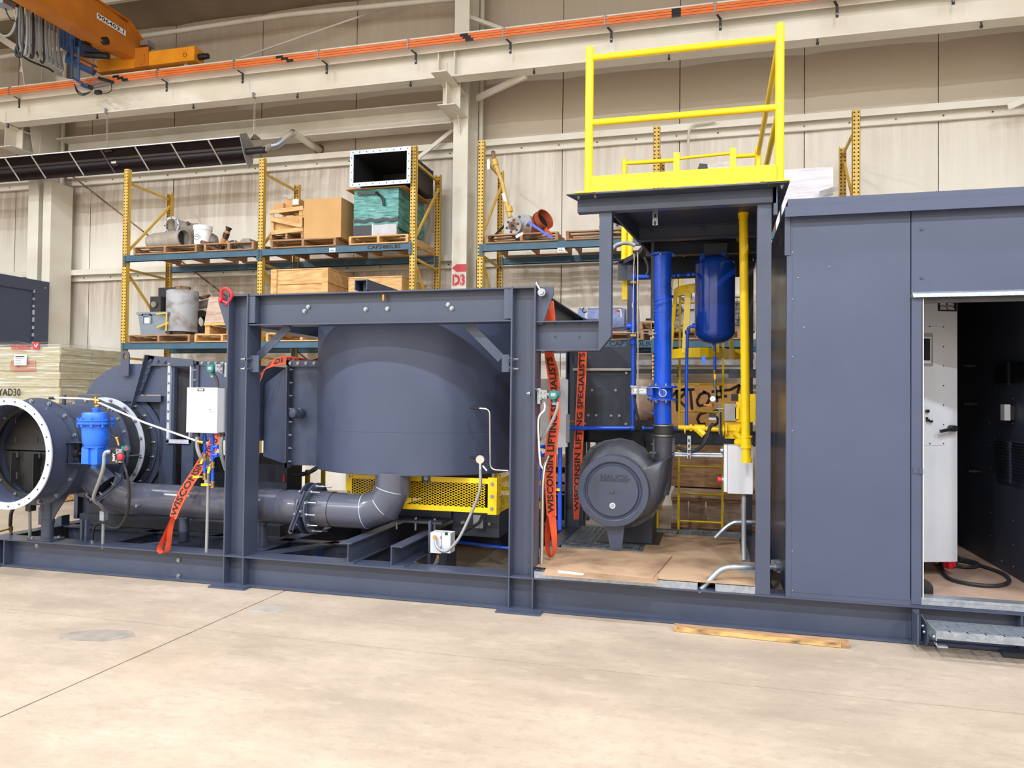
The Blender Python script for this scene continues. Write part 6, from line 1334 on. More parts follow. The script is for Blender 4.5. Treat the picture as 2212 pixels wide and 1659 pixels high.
pal(753,881,U1,'block pallet on the top shelf under the teal-wrapped stack','wood')
pal(1048,1205,V1,'pallet with teal sheet on the shelf right of the numbered column','oldwood')
pal(1222,1395,V1,'pallet on the top shelf behind the platform leg','oldwood')
pal(276,410,U2,'worn pallet on the lower left shelf under the grey bin','oldwood',py=720)
pal(420,540,U2,'pallet on the lower left shelf partly behind the portal post','wood',py=720)
pal(574,730,U2,'pallet on the lower shelf behind the lintel beam, left of two','wood',py=720)
pal(745,881,U2,'pallet on the lower shelf behind the lintel beam, right of two','wood',py=720)
pal(1230,1390,V2,'pallet on the lower right shelf under the blue quilted bundle','oldwood',py=720)
pal(1448,1600,V2,'pallet on the lower right shelf under the valve machinery','oldwood',py=720)
T1,T2=U1+.127,U2+.127
# ---- top left shelf goods
fd=thing('flanged_duct','short grey duct with a bright bolted flange ring facing the room','duct',at(380,520,10.5))
c=at(371,487,10.35); R0=(at(387,487,10.35).x-at(355,487,10.35).x)/2
part('flange_ring',MB().ring(c,-Y,R0*.78,R0*1.03,.02,40),'flange',fd); bolts(fd,[c+V((R0*.92*math.cos(t),-.012,R0*.92*math.sin(t))) for t in [2*PI*k/8 for k in range(8)]],(0,-1,0),.007,.005,0,'dark')
part('duct_body',MB().shell(c,(.45,1,-.05),R0*.8,0,.5,.006,40),'duct',fd); part('band',MB().ring(c+V((.16,.36,-.02)),(.45,1,-.05),R0*.8,R0*.95,.03,40),'duct',fd)
part('duct_inside',MB().cyl(c+V((.1,.25,-.01)),c+V((.102,.255,-.01)),R0*.78,n=32),'inner',fd)
part('bracket',MB().bar(at(398,492,10.5),at(408,480,10.5),.03,.05),'rust',fd)
part('rest_block',MB().box(c.x-.04,c.x+.25,10.4,10.8,T1,c.z-R0*.9),'duct',fd)
td=thing('tapered_duct','grey tapered duct lying on its side with an open end to the right','duct',at(360,530,10.4))
a,b=at(324,524,10.4),at(398,515,10.3); dd=(b-a).normalized(); part('duct_body',MB().lathe(a,b-a,[(.10,.0),(.118,.02),(.118,.06),(.138,.12),(.14,(b-a).length),(.135,(b-a).length),(.13,.1)],36,True),'duct',td)
part('end_rim',MB().ring(b,dd,.132,.152,.02,36),'duct',td); part('inside',MB().cyl(b-dd*.1,b-dd*.095,.132,n=32),'inner',td)
bu=thing('bucket','cream plastic bucket with a diamond logo on the top left shelf','bucket',at(426,535,10.2))
a=at(426,530,10.22); part('pail',MB().lathe((a.x,10.35,0),Z,[(.125,T1),(.135,a.z+.28),(.0001,a.z+.28)],32),'paper',bu); part('lid',MB().lathe((a.x,10.35,0),Z,[(.145,a.z+.26),(.147,a.z+.33),(.0001,a.z+.335)],32),'paper',bu)
q=V((a.x-.005,10.21,a.z+.13)); mb=MB(); D=[V((-.07,0,0)),V((0,0,.05)),V((.07,0,0)),V((0,0,-.05))]
for i in range(4): mb.bar(q+D[i],q+D[(i+1)%4],.006,.002,(0,1,0))
for i in range(3): mb.bar(q+V((-.03+.02*i,0,-.0+.018*(i%2))),q+V((-.01+.02*i,0,.018*((i+1)%2))),.006,.002,(0,1,0))
part('logo',mb,'ink',bu,'black diamond outline logo'); 
solo('oily_casting',MB().lathe(at(450,522,10.45),(1,.3,.1),[(.0001,-.16),(.08,-.15),(.13,-.05),(.11,.02),(.15,.05),(.09,.14),(.0001,.16)],18),'cast','lumpy grey casting just right of the cream bucket','casting')
solo('rusty_plate',MB().obox(at(462,532,10.35),(.14,.05,-.07),(.0,.1,.02),(.01,0,.02)),'rust','bent rusty plate leaning right of the cream bucket','plate')
og=thing('air_tool','orange and black pneumatic tool standing tilted among castings','tool',at(478,545,10.3))
a,b=at(476,541,10.32),at(495,491,10.32); dd=b-a
for t0,t1,r0,r1,m in ((0,.2,.045,.05,'black'),(.2,.3,.04,.04,'orange'),(.3,.5,.045,.05,'orange'),(.5,.56,.04,.04,'dark'),(.56,.74,.05,.05,'dark'),(.74,.84,.045,.035,'orange'),(.84,.93,.035,.04,'dark'),(.93,1,.048,.05,'black')):
    part('segment',MB().cyl(a+dd*t0,a+dd*t1,r0,r1,n=16),m,og)
vc_=thing('valve_casting','grey cast valve body with a bolt sticking up, second from the upright','casting',at(500,545,10.4))
part('body',MB().sphere(at(505,532,10.5),.12,16,.8),'cast',vc_); part('flange',MB().lathe(at(492,530,10.42),(.8,.5,.2),[(.12,-.02),(.13,-.02),(.13,.02),(.12,.02)],20,True),'cast',vc_); part('stem',MB().cyl(at(509,528,10.4),at(506,518,10.4),.008,n=8),'zinc',vc_); part('hose',MB().tube(spline([at(490,542,10.25),at(500,534,10.25),at(515,531,10.25),at(528,538,10.25)],5),.012,8),'black',vc_)
vh=thing('grey_hopper','grey moulded hopper-shaped casting beside the second rack upright','casting',at(530,545,10.4))
part('shell',MB().poly3([at(510,538,10.3),at(514,526,10.3),at(524,515,10.3),at(538,515,10.3),at(548,538,10.3),at(530,541,10.3)],(0,.3,0)),'cast',vh,sm=0)
# ---- slatted crate, carton
cr=thing('slatted_crate','open slatted timber crate with a diagonal board, holding cartons','crate',at(618,515,10.3))
def pbar(par,x0,y0,x1,y1,w,Y0,m,nm='board',th=.02):
    return part(nm,MB().bar(at(x0,y0,Y0),at(x1,y1,Y0),th,w,(0,.0,1)),m,par,sm=0)
CY=10.25
pbar(cr,583,458,655,449,.065,CY,'wood'); pbar(cr,584,473,653,488,.06,CY-.02,'wood','diagonal_board'); pbar(cr,586,503,655,495,.065,CY,'wood')
pbar(cr,588,458,589,505,.05,CY+.02,'wood','post'); pbar(cr,650,450,651,500,.05,CY+.02,'wood','post')
a,b=at(592,500,CY+.05),at(650,462,CY+.05); part('inner_carton',MB().box(a.x,b.x,CY+.05,CY+.6,a.z,b.z-.03),'card',cr,sm=0)
part('side_board',MB().box(at(655,450,CY).x-.01,at(655,450,CY).x+.01,CY,CY+.9,at(655,470,CY).z,at(655,450,CY).z),'wood',cr,sm=0)
pz=at(615,512,CY).z
tp=pallet(at(655,515,CY).x-at(582,515,CY).x,1.0,'upper tilted pallet carrying the slatted crate',((at(582,515,CY).x+at(655,515,CY).x)/2,CY+.5,T1),'oldwood')
def carton(label,x0,y0,x1,y1,Y0,d,m='card',nm='carton'):
    a,b=at(x0,y0,Y0),at(x1,y1,Y0); return solo(nm,MB().box(a.x,b.x,Y0,Y0+d,b.z,a.z),m,label,'carton',sm=0)
carton('small open carton on the slatted crate, left one',591,440,612,455,CY+.05,.3)
carton('small taller carton on the slatted crate, middle one',614,430,632,452,CY+.1,.25)
lc=carton('small carton with a white shipping label on the slatted crate',631,430,646,443,CY+.04,.2)
a,b=at(632,431,CY+.035),at(644,441,CY+.035); part('shipping_label',MB().box(a.x,b.x,CY+.035,CY+.038,b.z,a.z),'paper',lc,sm=0)
solo('crumpled_bag',MB().sphere(at(627,427,CY+.1),.06,9,.7).sphere(at(618,424,CY+.12),.04,7,.8),'wrap','crumpled clear bag on top of the small cartons','bag')
a,b=at(657,431,10.22),at(736,518,10.22)
bc_=thing('big_carton','large plain brown carton on the top shelf beside the teal stack','carton',((a.x+b.x)/2,10.7,T1))
part('box',MB().box(a.x,b.x,10.22,11.15,T1,a.z),'card',bc_,sm=0); part('flap_seam',MB().box(a.x+.02,b.x-.02,10.66,10.68,a.z,a.z+.003),'oldwood',bc_,sm=0)
# ---- teal stack and the galvanised duct on it
ts=thing('wrapped_stack','stack of parts in glossy teal stretch wrap on a block pallet','stack',at(810,515,10.5))
a,b=at(765,411,10.28),at(860,510,10.28)
n=14; rows=[]
random.seed(3)
zt5,zb5=a.z,T1
def wavy(P0,P1,hz=16,amp=.012):
    rows=[]
    for j in range(hz+1):
        z=zb5+.12+(zt5-zb5-.12)*j/hz; r=[]
        for i in range(n+1): 
            p=P0.lerp(P1,i/n); nn=V((P1.y-P0.y,-(P1.x-P0.x),0)).normalized(); r.append(V((p.x,p.y,z))+nn*random.uniform(-amp,amp))
        rows.append(r)
    return rows
A,B,C_,D_=V((a.x,10.28,0)),V((b.x,10.28,0)),V((b.x,11.3,0)),V((a.x,11.3,0))
part('wrap_front',MB().sheet(wavy(A,B)),'teal',ts,sm=60); part('wrap_side',MB().sheet(wavy(B,C_)),'teal',ts,sm=60); part('wrap_top',MB().box(a.x,b.x,10.29,11.3,zt5-.02,zt5),'teal',ts,sm=0)
part('load_core',MB().box(a.x+.03,b.x-.03,10.33,11.25,zb5,zt5-.03),'teal',ts,sm=0)
part('black_band',MB().sheet([[V((a.x-.005+ (b.x-a.x+.01)*i/12,10.262,zt5-.50+.012*math.sin(i*1.7)+w*.05)) for i in range(13)] for w in (0,1)]),'black',ts); part('black_band',MB().bar(at(772,418,10.25),at(815,416,10.25),.01,.05),'black',ts)
part('black_band',MB().tube(spline([at(812,416,10.25),at(822,423,10.24),at(828,432,10.25),at(829,444,10.25)],4),.02,6),'black',ts)
x2=at(806,490,10.26).x; part('black_bin',MB().box(a.x,x2-.02,10.27,10.35,T1,at(780,487,10.26).z),'black',ts,sm=0); part('pale_bin',MB().box(x2,b.x-.02,10.265,10.35,T1,at(780,487,10.26).z),'silver',ts,sm=0)
part('bin_edge',MB().box(x2-.02,x2,10.26,10.35,T1,at(780,485,10.26).z),'paper',ts,sm=0)
part('base_board',MB().box(a.x-.12,b.x+.12,10.24,11.25,zt5,zt5+.012),'ply',ts,sm=0)
gd_=thing('flanged_square_duct','galvanised rectangular duct with a wide bolted flange facing out','duct',at(825,400,10.2))
Z0,Z1=at(825,398,10.18).z,at(825,325,10.18).z; xa_,xb2=at(757,360,10.18).x,at(888,360,10.18).x
Z0=zt5+.014; Z1=Z0+ (at(825,324,10.18).z-at(825,403,10.18).z)
ang=.0
mb=MB(); fw_=.06
for nm,bx_ in (('l',(xa_,xa_+fw_,Z0,Z1)),('r',(xb2-fw_,xb2,Z0,Z1)),('t',(xa_+fw_,xb2-fw_,Z1-fw_,Z1)),('b',(xa_+fw_,xb2-fw_,Z0,Z0+fw_))):
    part('flange',MB().box(bx_[0],bx_[1],10.16,10.175,bx_[2],bx_[3]),'galv',gd_,sm=0)
for nm,bx_ in (('l',(xa_+fw_-.006,xa_+fw_,Z0+fw_,Z1-fw_)),('r',(xb2-fw_,xb2-fw_+.006,Z0+fw_,Z1-fw_)),('t',(xa_+fw_,xb2-fw_,Z1-fw_,Z1-fw_+.006)),('b',(xa_+fw_,xb2-fw_,Z0+fw_-.006,Z0+fw_))):
    part('duct_wall',MB().box(bx_[0],bx_[1],10.175,11.2,bx_[2],bx_[3]),'inner',gd_,sm=0)
part('rear_sheet',MB().box(xa_+.05,xb2-.05,11.2,11.21,Z0+.05,Z1-.05),'inner',gd_,sm=0)
hp_=[]
for i in range(9): x=xa_+.05+(xb2-xa_-.1)*i/8; hp_+=[V((x,10.159,Z1-.03)),V((x,10.159,Z0+.03))]
for i in range(1,5): z=Z0+(Z1-Z0)*i/5; hp_+=[V((xa_+.03,10.159,z)),V((xb2-.03,10.159,z))]
mb=MB()
me=None
for p in hp_: part('bolt_hole',MB().cyl(p,p-Y*.001,.009,n=8),'ink',gd_)
# ---- lower left shelf goods
bn=thing('storage_bin','grey-blue plastic storage bin with a folded lid and label pocket','bin',at(322,720,10.3))
BYb=10.22; f0=at(298,715,BYb); f1=at(337,678,BYb)
def frustum(x0,x1,y0,y1,z0,z1,t): return [(x0+t,y0+t,z0),(x1-t,y0+t,z0),(x1-t,y1-t,z0),(x0+t,y1-t,z0),(x0,y0,z1),(x1,y0,z1),(x1,y1,z1),(x0,y1,z1)]
part('body',MB().add(frustum(f0.x,f1.x+.22,BYb,BYb+.5,T2,f1.z,.03),[(0,1,2,3),(4,5,6,7),(0,1,5,4),(1,2,6,5),(2,3,7,6),(3,0,4,7)]),'binblue',bn,sm=0)
part('rim',MB().box(f0.x-.02,f1.x+.24,BYb-.02,BYb+.52,f1.z-.01,f1.z+.03),'binblue',bn,sm=0); part('label_pocket',MB().box(f0.x+.12,f0.x+.22,BYb-.0,BYb+.03,f1.z-.15,f1.z-.06),'paper',bn,sm=0)
part('latch',MB().box(f0.x+.08,f0.x+.11,BYb-.02,BYb+.02,f1.z-.14,f1.z).box(f0.x+.23,f0.x+.26,BYb-.02,BYb+.02,f1.z-.14,f1.z).box(f0.x+.08,f0.x+.26,BYb-.02,BYb,f1.z-.03,f1.z),'binblue',bn,sm=0)
q=f1.z+.03
ga=thing('gear_motor','black gear motor with a round face on top of the grey-blue bin','motor',at(345,675,10.4))
a=at(334,660,10.3); part('gearbox',MB().box(a.x-.07,a.x+.13,10.28,10.5,q+.0,q+.26),'dark',ga,sm=0); part('flange',MB().cyl((a.x+.02,10.28,q+.13),(a.x+.02,10.25,q+.13),.05,n=20),'cast',ga)
part('motor_body',MB().box(a.x-.02,a.x+.32,10.4,10.7,q+.1,q+.42),'black',ga,sm=0); 
for k in range(5): part('fin',MB().box(a.x+.16,a.x+.33,10.385,10.4,q+.14+k*.05,q+.155+k*.05),'dark',ga,sm=0)
part('support',MB().box(a.x-.2,a.x+.3,10.3,10.6,q-.0,q+.004),'dark',ga,sm=0)
dr=thing('capped_drum','scuffed grey steel drum with a rusty round cap','drum',at(394,715,10.5))
DX=at(394,670,10.5).x; Dr=(at(422,670,10.5).x-at(366,670,10.5).x)/2; dzt=at(394,627,10.35).z; 
part('barrel',MB().lathe((DX,10.5,0),Z,[(Dr*.96,T2+.06),(Dr,T2+.08),(Dr,dzt),(Dr*.9,dzt+.015),(.0001,dzt+.02)],44),'greyp',dr); part('bottom_skirt',MB().cyl((DX,10.5,T2),(DX,10.5,T2+.07),Dr*.8,n=32),'dark',dr)
part('cap',MB().lathe((DX,10.5,0),Z,[(Dr*.5,dzt+.01),(Dr*.5,dzt+.075),(Dr*.46,dzt+.08),(.0001,dzt+.08)],32),'rust',dr)
hose('yellow_pipe',[at(340,708,10.18),at(350,703,10.18),at(362,699,10.16),at(364,697,10.16)],.02,'rackyel','short yellow pipe lying between the bin and the drum','pipe')
yp2=thing('yellow_handle_pipe','thin yellow bent pipe standing in front of the drum','pipe',at(360,720,10.15)); part('pipe',MB().tube(fillet([at(338,679,10.15),at(360,676,10.15),at(359,716,10.15)],.03),.011,10),'yellow',yp2); part('foot',MB().cyl(at(359,716,10.15),at(359,720,10.15),.02,.008,n=8),'dark',yp2)
tw=thing('plywood_hopper','tapered plywood box standing on a small pallet beside the portal post','box',at(465,700,10.4))
part('faces',MB().poly3([at(441,700,10.3),at(452,641,10.3),at(500,641,10.3),at(515,700,10.3)],(0,.6,0)),'greywood',tw,sm=0); part('yellow_strip',MB().box(at(441,701,10.28).x,at(515,701,10.28).x,10.27,10.3,at(450,703,10.28).z,at(450,699,10.28).z),'rackyel',tw,sm=0)
pz_=at(450,703,10.28).z
part('leg_block',MB().box(at(443,700,10.3).x,at(453,700,10.3).x,10.3,10.9,T2,pz_),'wood',tw,sm=0); part('leg_block',MB().box(at(490,700,10.3).x,at(500,700,10.3).x,10.3,10.9,T2,pz_),'wood',tw,sm=0)
solo('pipe_elbow',MB().tube(fillet([at(431,643,10.7),at(436,644,10.7),at(452,639,10.9)],.03),.028,10),'rust','rusty pipe elbow poking out above the plywood box','pipe')
solo('horizontal_duct',MB().cyl(at(418,662,10.9),at(452,655,10.9),.07,n=20),'duct','grey round duct lying behind the plywood box','duct')
ty=thing('tyre','black tyre standing between the drum and the plywood box','tyre',at(433,715,10.7)); part('tread',MB().lathe(at(434,695,10.7),(1,-.3,0),[(.09,-.06),(.17,-.07),(.19,-.04),(.19,.04),(.17,.07),(.09,.06)],28,True),'rubber',ty)
# ---- crates behind the lintel
def crate(label,x0,y0,x1,Y0,d,z0,m='wood',ribs=(0,1)):
    a,b=at(x0,y0,Y0),at(x1,y0,Y0); t=thing('timber_crate',label,'crate',((a.x+b.x)/2,Y0+d/2,z0)); zt=(a.z+b.z)/2
    part('body',MB().box(a.x+.012,b.x-.012,Y0+.02,Y0+d-.02,z0,zt-.02),m,t,sm=0); part('lid',MB().box(a.x,b.x,Y0,Y0+d,zt-.02,zt),m,t,sm=0)
    z=zt-.02
    while z>z0+.1: part('board',MB().box(a.x,b.x,Y0+.0,Y0+.019,z-.215,z-.006),m,t,sm=0); part('board',MB().box(b.x-.011,b.x,Y0+.02,Y0+d-.02,z-.215,z-.006),m,t,sm=0); z-=.22
    for f in ribs: x=a.x+(b.x-a.x-.1)*f; part('batten',MB().box(x,x+.1,Y0-.02,Y0-.001,z0,zt-.005),m,t,sm=0)
    return t
crate('pale timber crate behind the left half of the lintel beam',587,580,710,10.24,1.05,T2)
crate('pale timber crate behind the middle of the lintel beam',753,597,868,10.3,1.0,T2,'wood',())
sb_=thing('box_channel','dark steel channel end poking up above the lintel beam','channel',at(800,628,7.4))
mb=MB(); a,b=at(766,604,7.2),at(793,629,7.2)
part('channel',MB().box(a.x,b.x,7.2,8.3,a.z-.012,a.z).box(a.x,a.x+.01,7.2,8.3,a.z-.11,a.z-.012).box(b.x-.01,b.x,7.2,8.3,a.z-.11,a.z-.012),'navy',sb_,sm=0); part('stub',MB().box(a.x+.05,b.x-.05,7.3,8.2,2.43,a.z-.012),'navydark',sb_,sm=0)
# ---- right rack goods
pu=thing('pump_head','old stained pump with round bolted covers and a tall yellow pipe','pump',at(1110,515,10.5))
c=at(1128,488,10.35); part('cover_disc',MB().cyl(c,c+V((.05,.12,0)),.17,n=36),'greyp',pu); bolts(pu,[c+V((.14*math.cos(t),-.002,.14*math.sin(t))) for t in [2*PI*k/10 for k in range(10)]],(0,-1,0),.012,.012,0,'rust')
c2=at(1107,488,10.25); part('front_cover',MB().cyl(c2,c2+Y*.1,.125,n=32),'greyp',pu); part('rust_ring',MB().cyl(c2-Y*.01,c2,.06,n=24),'rust',pu); part('shaft_hole',MB().cyl(c2-Y*.013,c2-Y*.01,.022,n=16),'ink',pu); bolts(pu,[c2+V((.085*math.cos(t),-.004,.085*math.sin(t))) for t in [2*PI*k/6+.3 for k in range(6)]],(0,-1,0),.013,.014,0,'rust')
part('saddle',MB().box(c2.x-.05,c.x+.15,10.3,10.7,V1+.127,c.z-.05),'rust',pu,sm=0)
part('yellow_pipe',MB().tube([at(1102,470,10.35),at(1095,440,10.35),at(1085,395,10.35),at(1073,362,10.35),at(1067,345,10.35)],.03,14,rr=[.035,.03,.028,.032,.034]),mat('worn_yellow_pipe',(226,190,96),.5,c2=(190,160,110),scale=8),pu)
part('coupling',MB().cyl(at(1101,458,10.35),at(1099,447,10.35),.05,n=16).cyl(at(1071,357,10.35),at(1068,345,10.35),.045,n=16),'rackyel',pu); part('tape_wrap',MB().cyl(at(1093,436,10.35),at(1088,418,10.35),.034,n=12),'paper',pu)
part('open_end',MB().cyl(at(1067,345,10.35),at(1065,327,10.33),.03,n=16),'rust',pu); part('open_bore',MB().cyl(at(1065,327,10.33),at(1065,326.5,10.33),.024,n=16),'ink',pu)
part('tag',MB().obox(at(1055,355,10.3),(.02,0,.003),(0,.002,0),(-.004,0,.07)),'paper',pu); part('strap_black',MB().bar(at(1060,517,10.25),at(1090,487,10.4),.01,.03),'black',pu)
part('nameplate',MB().obox(at(1122,508,10.2),(.05,0,.025),(0,.003,0),(-.008,0,.018)),'galv',pu)
rd_=thing('rubber_boot','red-brown rubber boot clamped on a rusty flange beside the stained pump','pipe',at(1170,515,10.5))
a,b=at(1152,492,10.45),at(1183,469,10.3); dd=(b-a).normalized(); part('rusty_flange',MB().cyl(a-dd*.1,a,.13,n=24).cyl(a,a+dd*.06,.15,n=12),'rust',rd_); part('boot',MB().lathe(a+dd*.06,dd,[(.12,0),(.14,.08),(.15,.2),(.14,.2),(.13,.02)],32,True),'rustcap',rd_); part('dark_bore',MB().cyl(a+dd*.15,a+dd*.16,.125,n=28),'ink',rd_)
part('clamp_band',MB().ring(a+dd*.17,dd,.148,.153,.015,32),'dark',rd_); part('prop',MB().box(a.x-.1,a.x+.1,10.35,10.6,V1+.127,a.z-.08),'rust',rd_,sm=0)
rbn=thing('ratchet_strap','blue and orange ratchet strap holding the stained pump to its pallet','strap',at(1190,515,10.2)); part('blue_band',MB().bar(at(1142,480,10.2),at(1194,515,10.18),.006,.035),'blue',rbn); part('orange_band',MB().bar(at(1178,494,10.22),at(1193,512,10.2),.006,.05),'strap',rbn)
gw=thing('notched_disc','grey notched steel disc with a green tag behind the platform cut-out','disc',at(1325,515,10.5))
c=at(1326,500,10.5); part('disc',MB().lathe(c,-Y,[(.2,-.05),(.2,0),(.14,.01),(.0001,.02)],36),'cast',gw)
for k in range(14): t=2*PI*k/14; part('tooth',MB().obox(c+V((.205*math.cos(t),.02,.205*math.sin(t))),(.018*math.cos(t),0,.018*math.sin(t)),(0,.03,0),(-.026*math.sin(t),0,.026*math.cos(t))),'cast',gw,sm=0)
bolts(gw,[c+V((.1*math.cos(t),-.02,.1*math.sin(t))) for t in [2*PI*k/6 for k in range(6)]],(0,-1,0),.014,.012,0,'dark'); q=at(1334,500,10.44); part('green_tag',MB().box(q.x-.03,q.x+.03,10.43,10.44,q.z-.04,q.z+.03),'green',gw,sm=0)
part('stand',MB().box(c.x-.1,c.x+.1,10.5,10.7,V1+.127,c.z-.15),'cast',gw,sm=0)
T3=V2+.127
qb=thing('quilted_bundle','large bundle under a blue zigzag-quilted moving blanket with straps','bundle',at(1270,690,10.5))
a,b=at(1240,690,10.4),at(1345,690,10.4); zt6=at(1280,659,10.4).z
part('blanket',MB().lathe((a.x,10.75,(T3+zt6)/2),X,[(.0001,0),(.2,.02),((zt6-T3)/2*.92,.08),((zt6-T3)/2,.16),((zt6-T3)/2,(b.x-a.x)*.9),((zt6-T3)/2*.9,(b.x-a.x)),(.0001,(b.x-a.x)+.02)],32),'quilt',qb)
x=at(1262,690,10.4).x; part('strap',MB().ring((x,10.75,(T3+zt6)/2),X,(zt6-T3)/2,(zt6-T3)/2+.006,.04,40),'greyp',qb); part('hook',MB().tube(spline([at(1262,665,10.2),at(1258,669,10.2),at(1261,675,10.2),at(1268,673,10.2)],4),.008,6),'black',qb)
gb=thing('grey_barrel','grey barrel with orange rope and hooks hanging on it','barrel',at(1340,715,10.8))
c=at(1342,693,10.9); part('barrel_body',MB().cyl(c-X*.2,c+X*.25,.17,n=32),'greyp',gb)
for k in range(3): part('orange_rope',MB().tube(spline([at(1326+k*3,712,10.6),at(1327+k*3,690,10.6),at(1332+k*2,671,10.6),at(1337+k,669,10.6)],4),.008,6),'strap',gb)
part('hook',MB().tube(spline([at(1336,669,10.58),at(1341,671,10.58),at(1342,685,10.58),at(1341,693,10.58)],4),.01,8),'cream',gb); part('cradle',MB().box(c.x-.2,c.x+.2,10.75,11.0,T3,c.z-.12),'oldwood',gb,sm=0)
def stackpl(x0,label):
    a=at(x0,720,10.25).x; return pallet(.35,1.0,label,(a+.17,10.75,T3),'oldwood')
stackpl(1382,'small broken pallet on the lower right shelf beside the tall blue riser')
# machine with hand wheels behind the ladder
hm=thing('valve_manifold','silver machine panel with black hand wheels behind the ladder cage','machine',at(1478,715,10.5))
a,b=at(1448,643,10.4),at(1500,716,10.4); part('panel',MB().box(a.x,b.x,10.4,10.8,T3,a.z),'silver',hm,sm=0); part('upper_box',MB().box(a.x+.15,b.x,10.34,10.4,at(1480,668,10.35).z,at(1480,642,10.35).z),'silver',hm,sm=0)
for x,y,r0 in ((1482,638,.08),(1461,670,.085)): q=at(x,y,10.28); part('hand_wheel',MB().lathe(q,-Y,[(r0-.02,-.012),(r0,-.012),(r0,.012),(r0-.02,.012)],24,True).cyl(q+Y*.05,q-Y*.01,.02,n=12).bar(q-X*r0*.9,q+X*r0*.9,.01,.012).bar(q-Z*r0*.9,q+Z*r0*.9,.01,.012,(0,1,0)),'black',hm)
part('hose',MB().tube(spline([at(1456,680,10.33),at(1457,695,10.3),at(1462,702,10.3),at(1470,708,10.32),at(1473,720,10.3)],5),.018,8),'conduit',hm)
for x,y in ((1466,655,),(1460,655),(1472,700),(1464,712),(1455,708)): q=at(x,y,10.38); part('fitting',MB().cyl(q,q-Y*.05,.022,n=10),'cast',hm)
hm2=thing('valve_machine','dark machine with spoked wheels to the right of the hanging vessel','machine',at(1600,715,10.6))
a,b=at(1588,650,10.5),at(1632,716,10.5); part('panel',MB().box(a.x,b.x,10.5,10.9,T3,a.z),'cast',hm2,sm=0)
for x,y in ((1592,655),(1595,690)): q=at(x,y,10.4); part('spoked_wheel',MB().lathe(q,-Y,[(.075,-.008),(.09,-.008),(.09,.008),(.075,.008)],24,True).bar(q-X*.08,q+X*.08,.01,.012).bar(q-Z*.08,q+Z*.08,.01,.012,(0,1,0)).cyl(q+Y*.1,q,.015,n=8),'black',hm2)
# long pale box and white tank on lower levels
lb_=thing('pale_crate_lid','long pale panel stack on the rack behind the thin ladder','panel',at(1500,790,10.6))
a,b=at(1372,765,10.5),at(1630,788,10.5); part('panel',MB().box(a.x,b.x,10.5,11.2,b.z,a.z),'greyp',lb_,sm=0)
a,b=at(1364,775,10.9),at(1630,795,10.9); part('support_angle',MB().box(a.x,1.7,10.3,10.36,b.z-.10,b.z-.04).box(-.8,-.74,10.3,10.36,b.z-.6,b.z-.04).box(1.64,1.7,10.3,10.36,b.z-.6,b.z-.04),'dark',lb_,sm=0)
wt_=thing('round_white_tank','dirty white round-bottomed vessel behind the left rack leg','tank',at(1382,905,9.9))
c=at(1386,868,9.9); part('vessel',MB().lathe((c.x,9.9,0),Z,[(.0001,c.z-.25),(.12,c.z-.24),(.2,c.z-.16),(.22,c.z-.05),(.22,c.z+.28),(.0001,c.z+.3)],36),mat('dirty_white_vessel',(204,184,168),.5,c2=(160,120,96),scale=5),wt_); part('saddle_stand',MB().box(c.x-.15,c.x+.15,9.8,10.0,.0,c.z-.22),'dark',wt_,sm=0)
# big marked crate
mc=thing('marked_crate','large plywood crate with big black hand-painted letters','crate',at(1520,1075,9.9))
CYm=9.75; a,b=at(1440,828,CYm),at(1606,925,CYm); zl=.52
part('front_sheet',MB().box(a.x,b.x,CYm,CYm+.02,at(1520,930,CYm).z-.02,a.z-.0),'ply',mc,sm=0); part('lower_sheet',MB().box(a.x,b.x,CYm+.03,CYm+.04,zl,at(1520,930,CYm).z-.02),'oldwood',mc,sm=0)
part('crate_sides',MB().box(a.x,b.x,CYm+.05,CYm+1.0,zl,a.z-.01),'ply',mc,sm=0)
def stroke(pts,w=.035): return MB().tube([at(x,y,CYm-.004) for x,y in pts],w/2,6)
for nm,st in (('R',[[(1463,888),(1462,850),(1461,842)],[(1449,858),(1462,845),(1480,840),(1479,850),(1465,863),(1484,882)]]),('T',[[(1472,842),(1500,841)],[(1491,843),(1495,885)]]),('O',[[(1524,847),(1512,852),(1505,866),(1509,877),(1526,874),(1533,862),(1532,852),(1518,845)]]),('hash',[[(1544,832),(1549,868)],[(1556,833),(1562,865)],[(1537,846),(1575,842)],[(1540,860),(1570,855)]]),('one',[[(1575,843),(1598,831),(1593,850)]]),('C',[[(1527,890),(1512,894),(1506,905),(1512,917),(1524,915)]]),('five',[[(1553,886),(1537,890),(1535,900),(1550,902),(1552,912),(1542,920)]])):
    for s_ in st:
        mb=MB(); 
        pts=[at(x,y,CYm-.003) for x,y in s_]
        for p,q in zip(pts,pts[1:]): mb.bar(p,q,.032,.002,(0,1,0))
        part('painted_letter',mb,'ink',mc)
tc=thing('low_timber_crate','long low crate of worn boards on the floor behind the ladder','crate',at(1530,1150,9.3))
LYc=9.1; a,b=at(1450,1080,LYc),at(1640,1150,LYc)
part('top_board',MB().box(a.x,b.x,LYc-.04,LYc+1.2,.47,.50),'greywood',tc,sm=0)
for k in range(3): z=.16+k*.0; 
n_=5
for k in range(n_): x0=a.x+(b.x-a.x)*k/n_; part('front_board',MB().box(x0+.006,x0+(b.x-a.x)/n_-.006,LYc,LYc+.02,.13,.44),'greywood',tc,sm=0)
part('rail_board',MB().box(a.x,b.x,LYc-.03,LYc,.12,.17),'oldwood',tc,sm=0); part('rail_board',MB().box(a.x,b.x,LYc-.03,LYc,.43,.47),'oldwood',tc,sm=0)
for k in range(4): x0=a.x+(b.x-a.x-.1)*k/3; part('skid_block',MB().box(x0,x0+.1,LYc,LYc+1.0,0,.12),'oldwood',tc,sm=0)
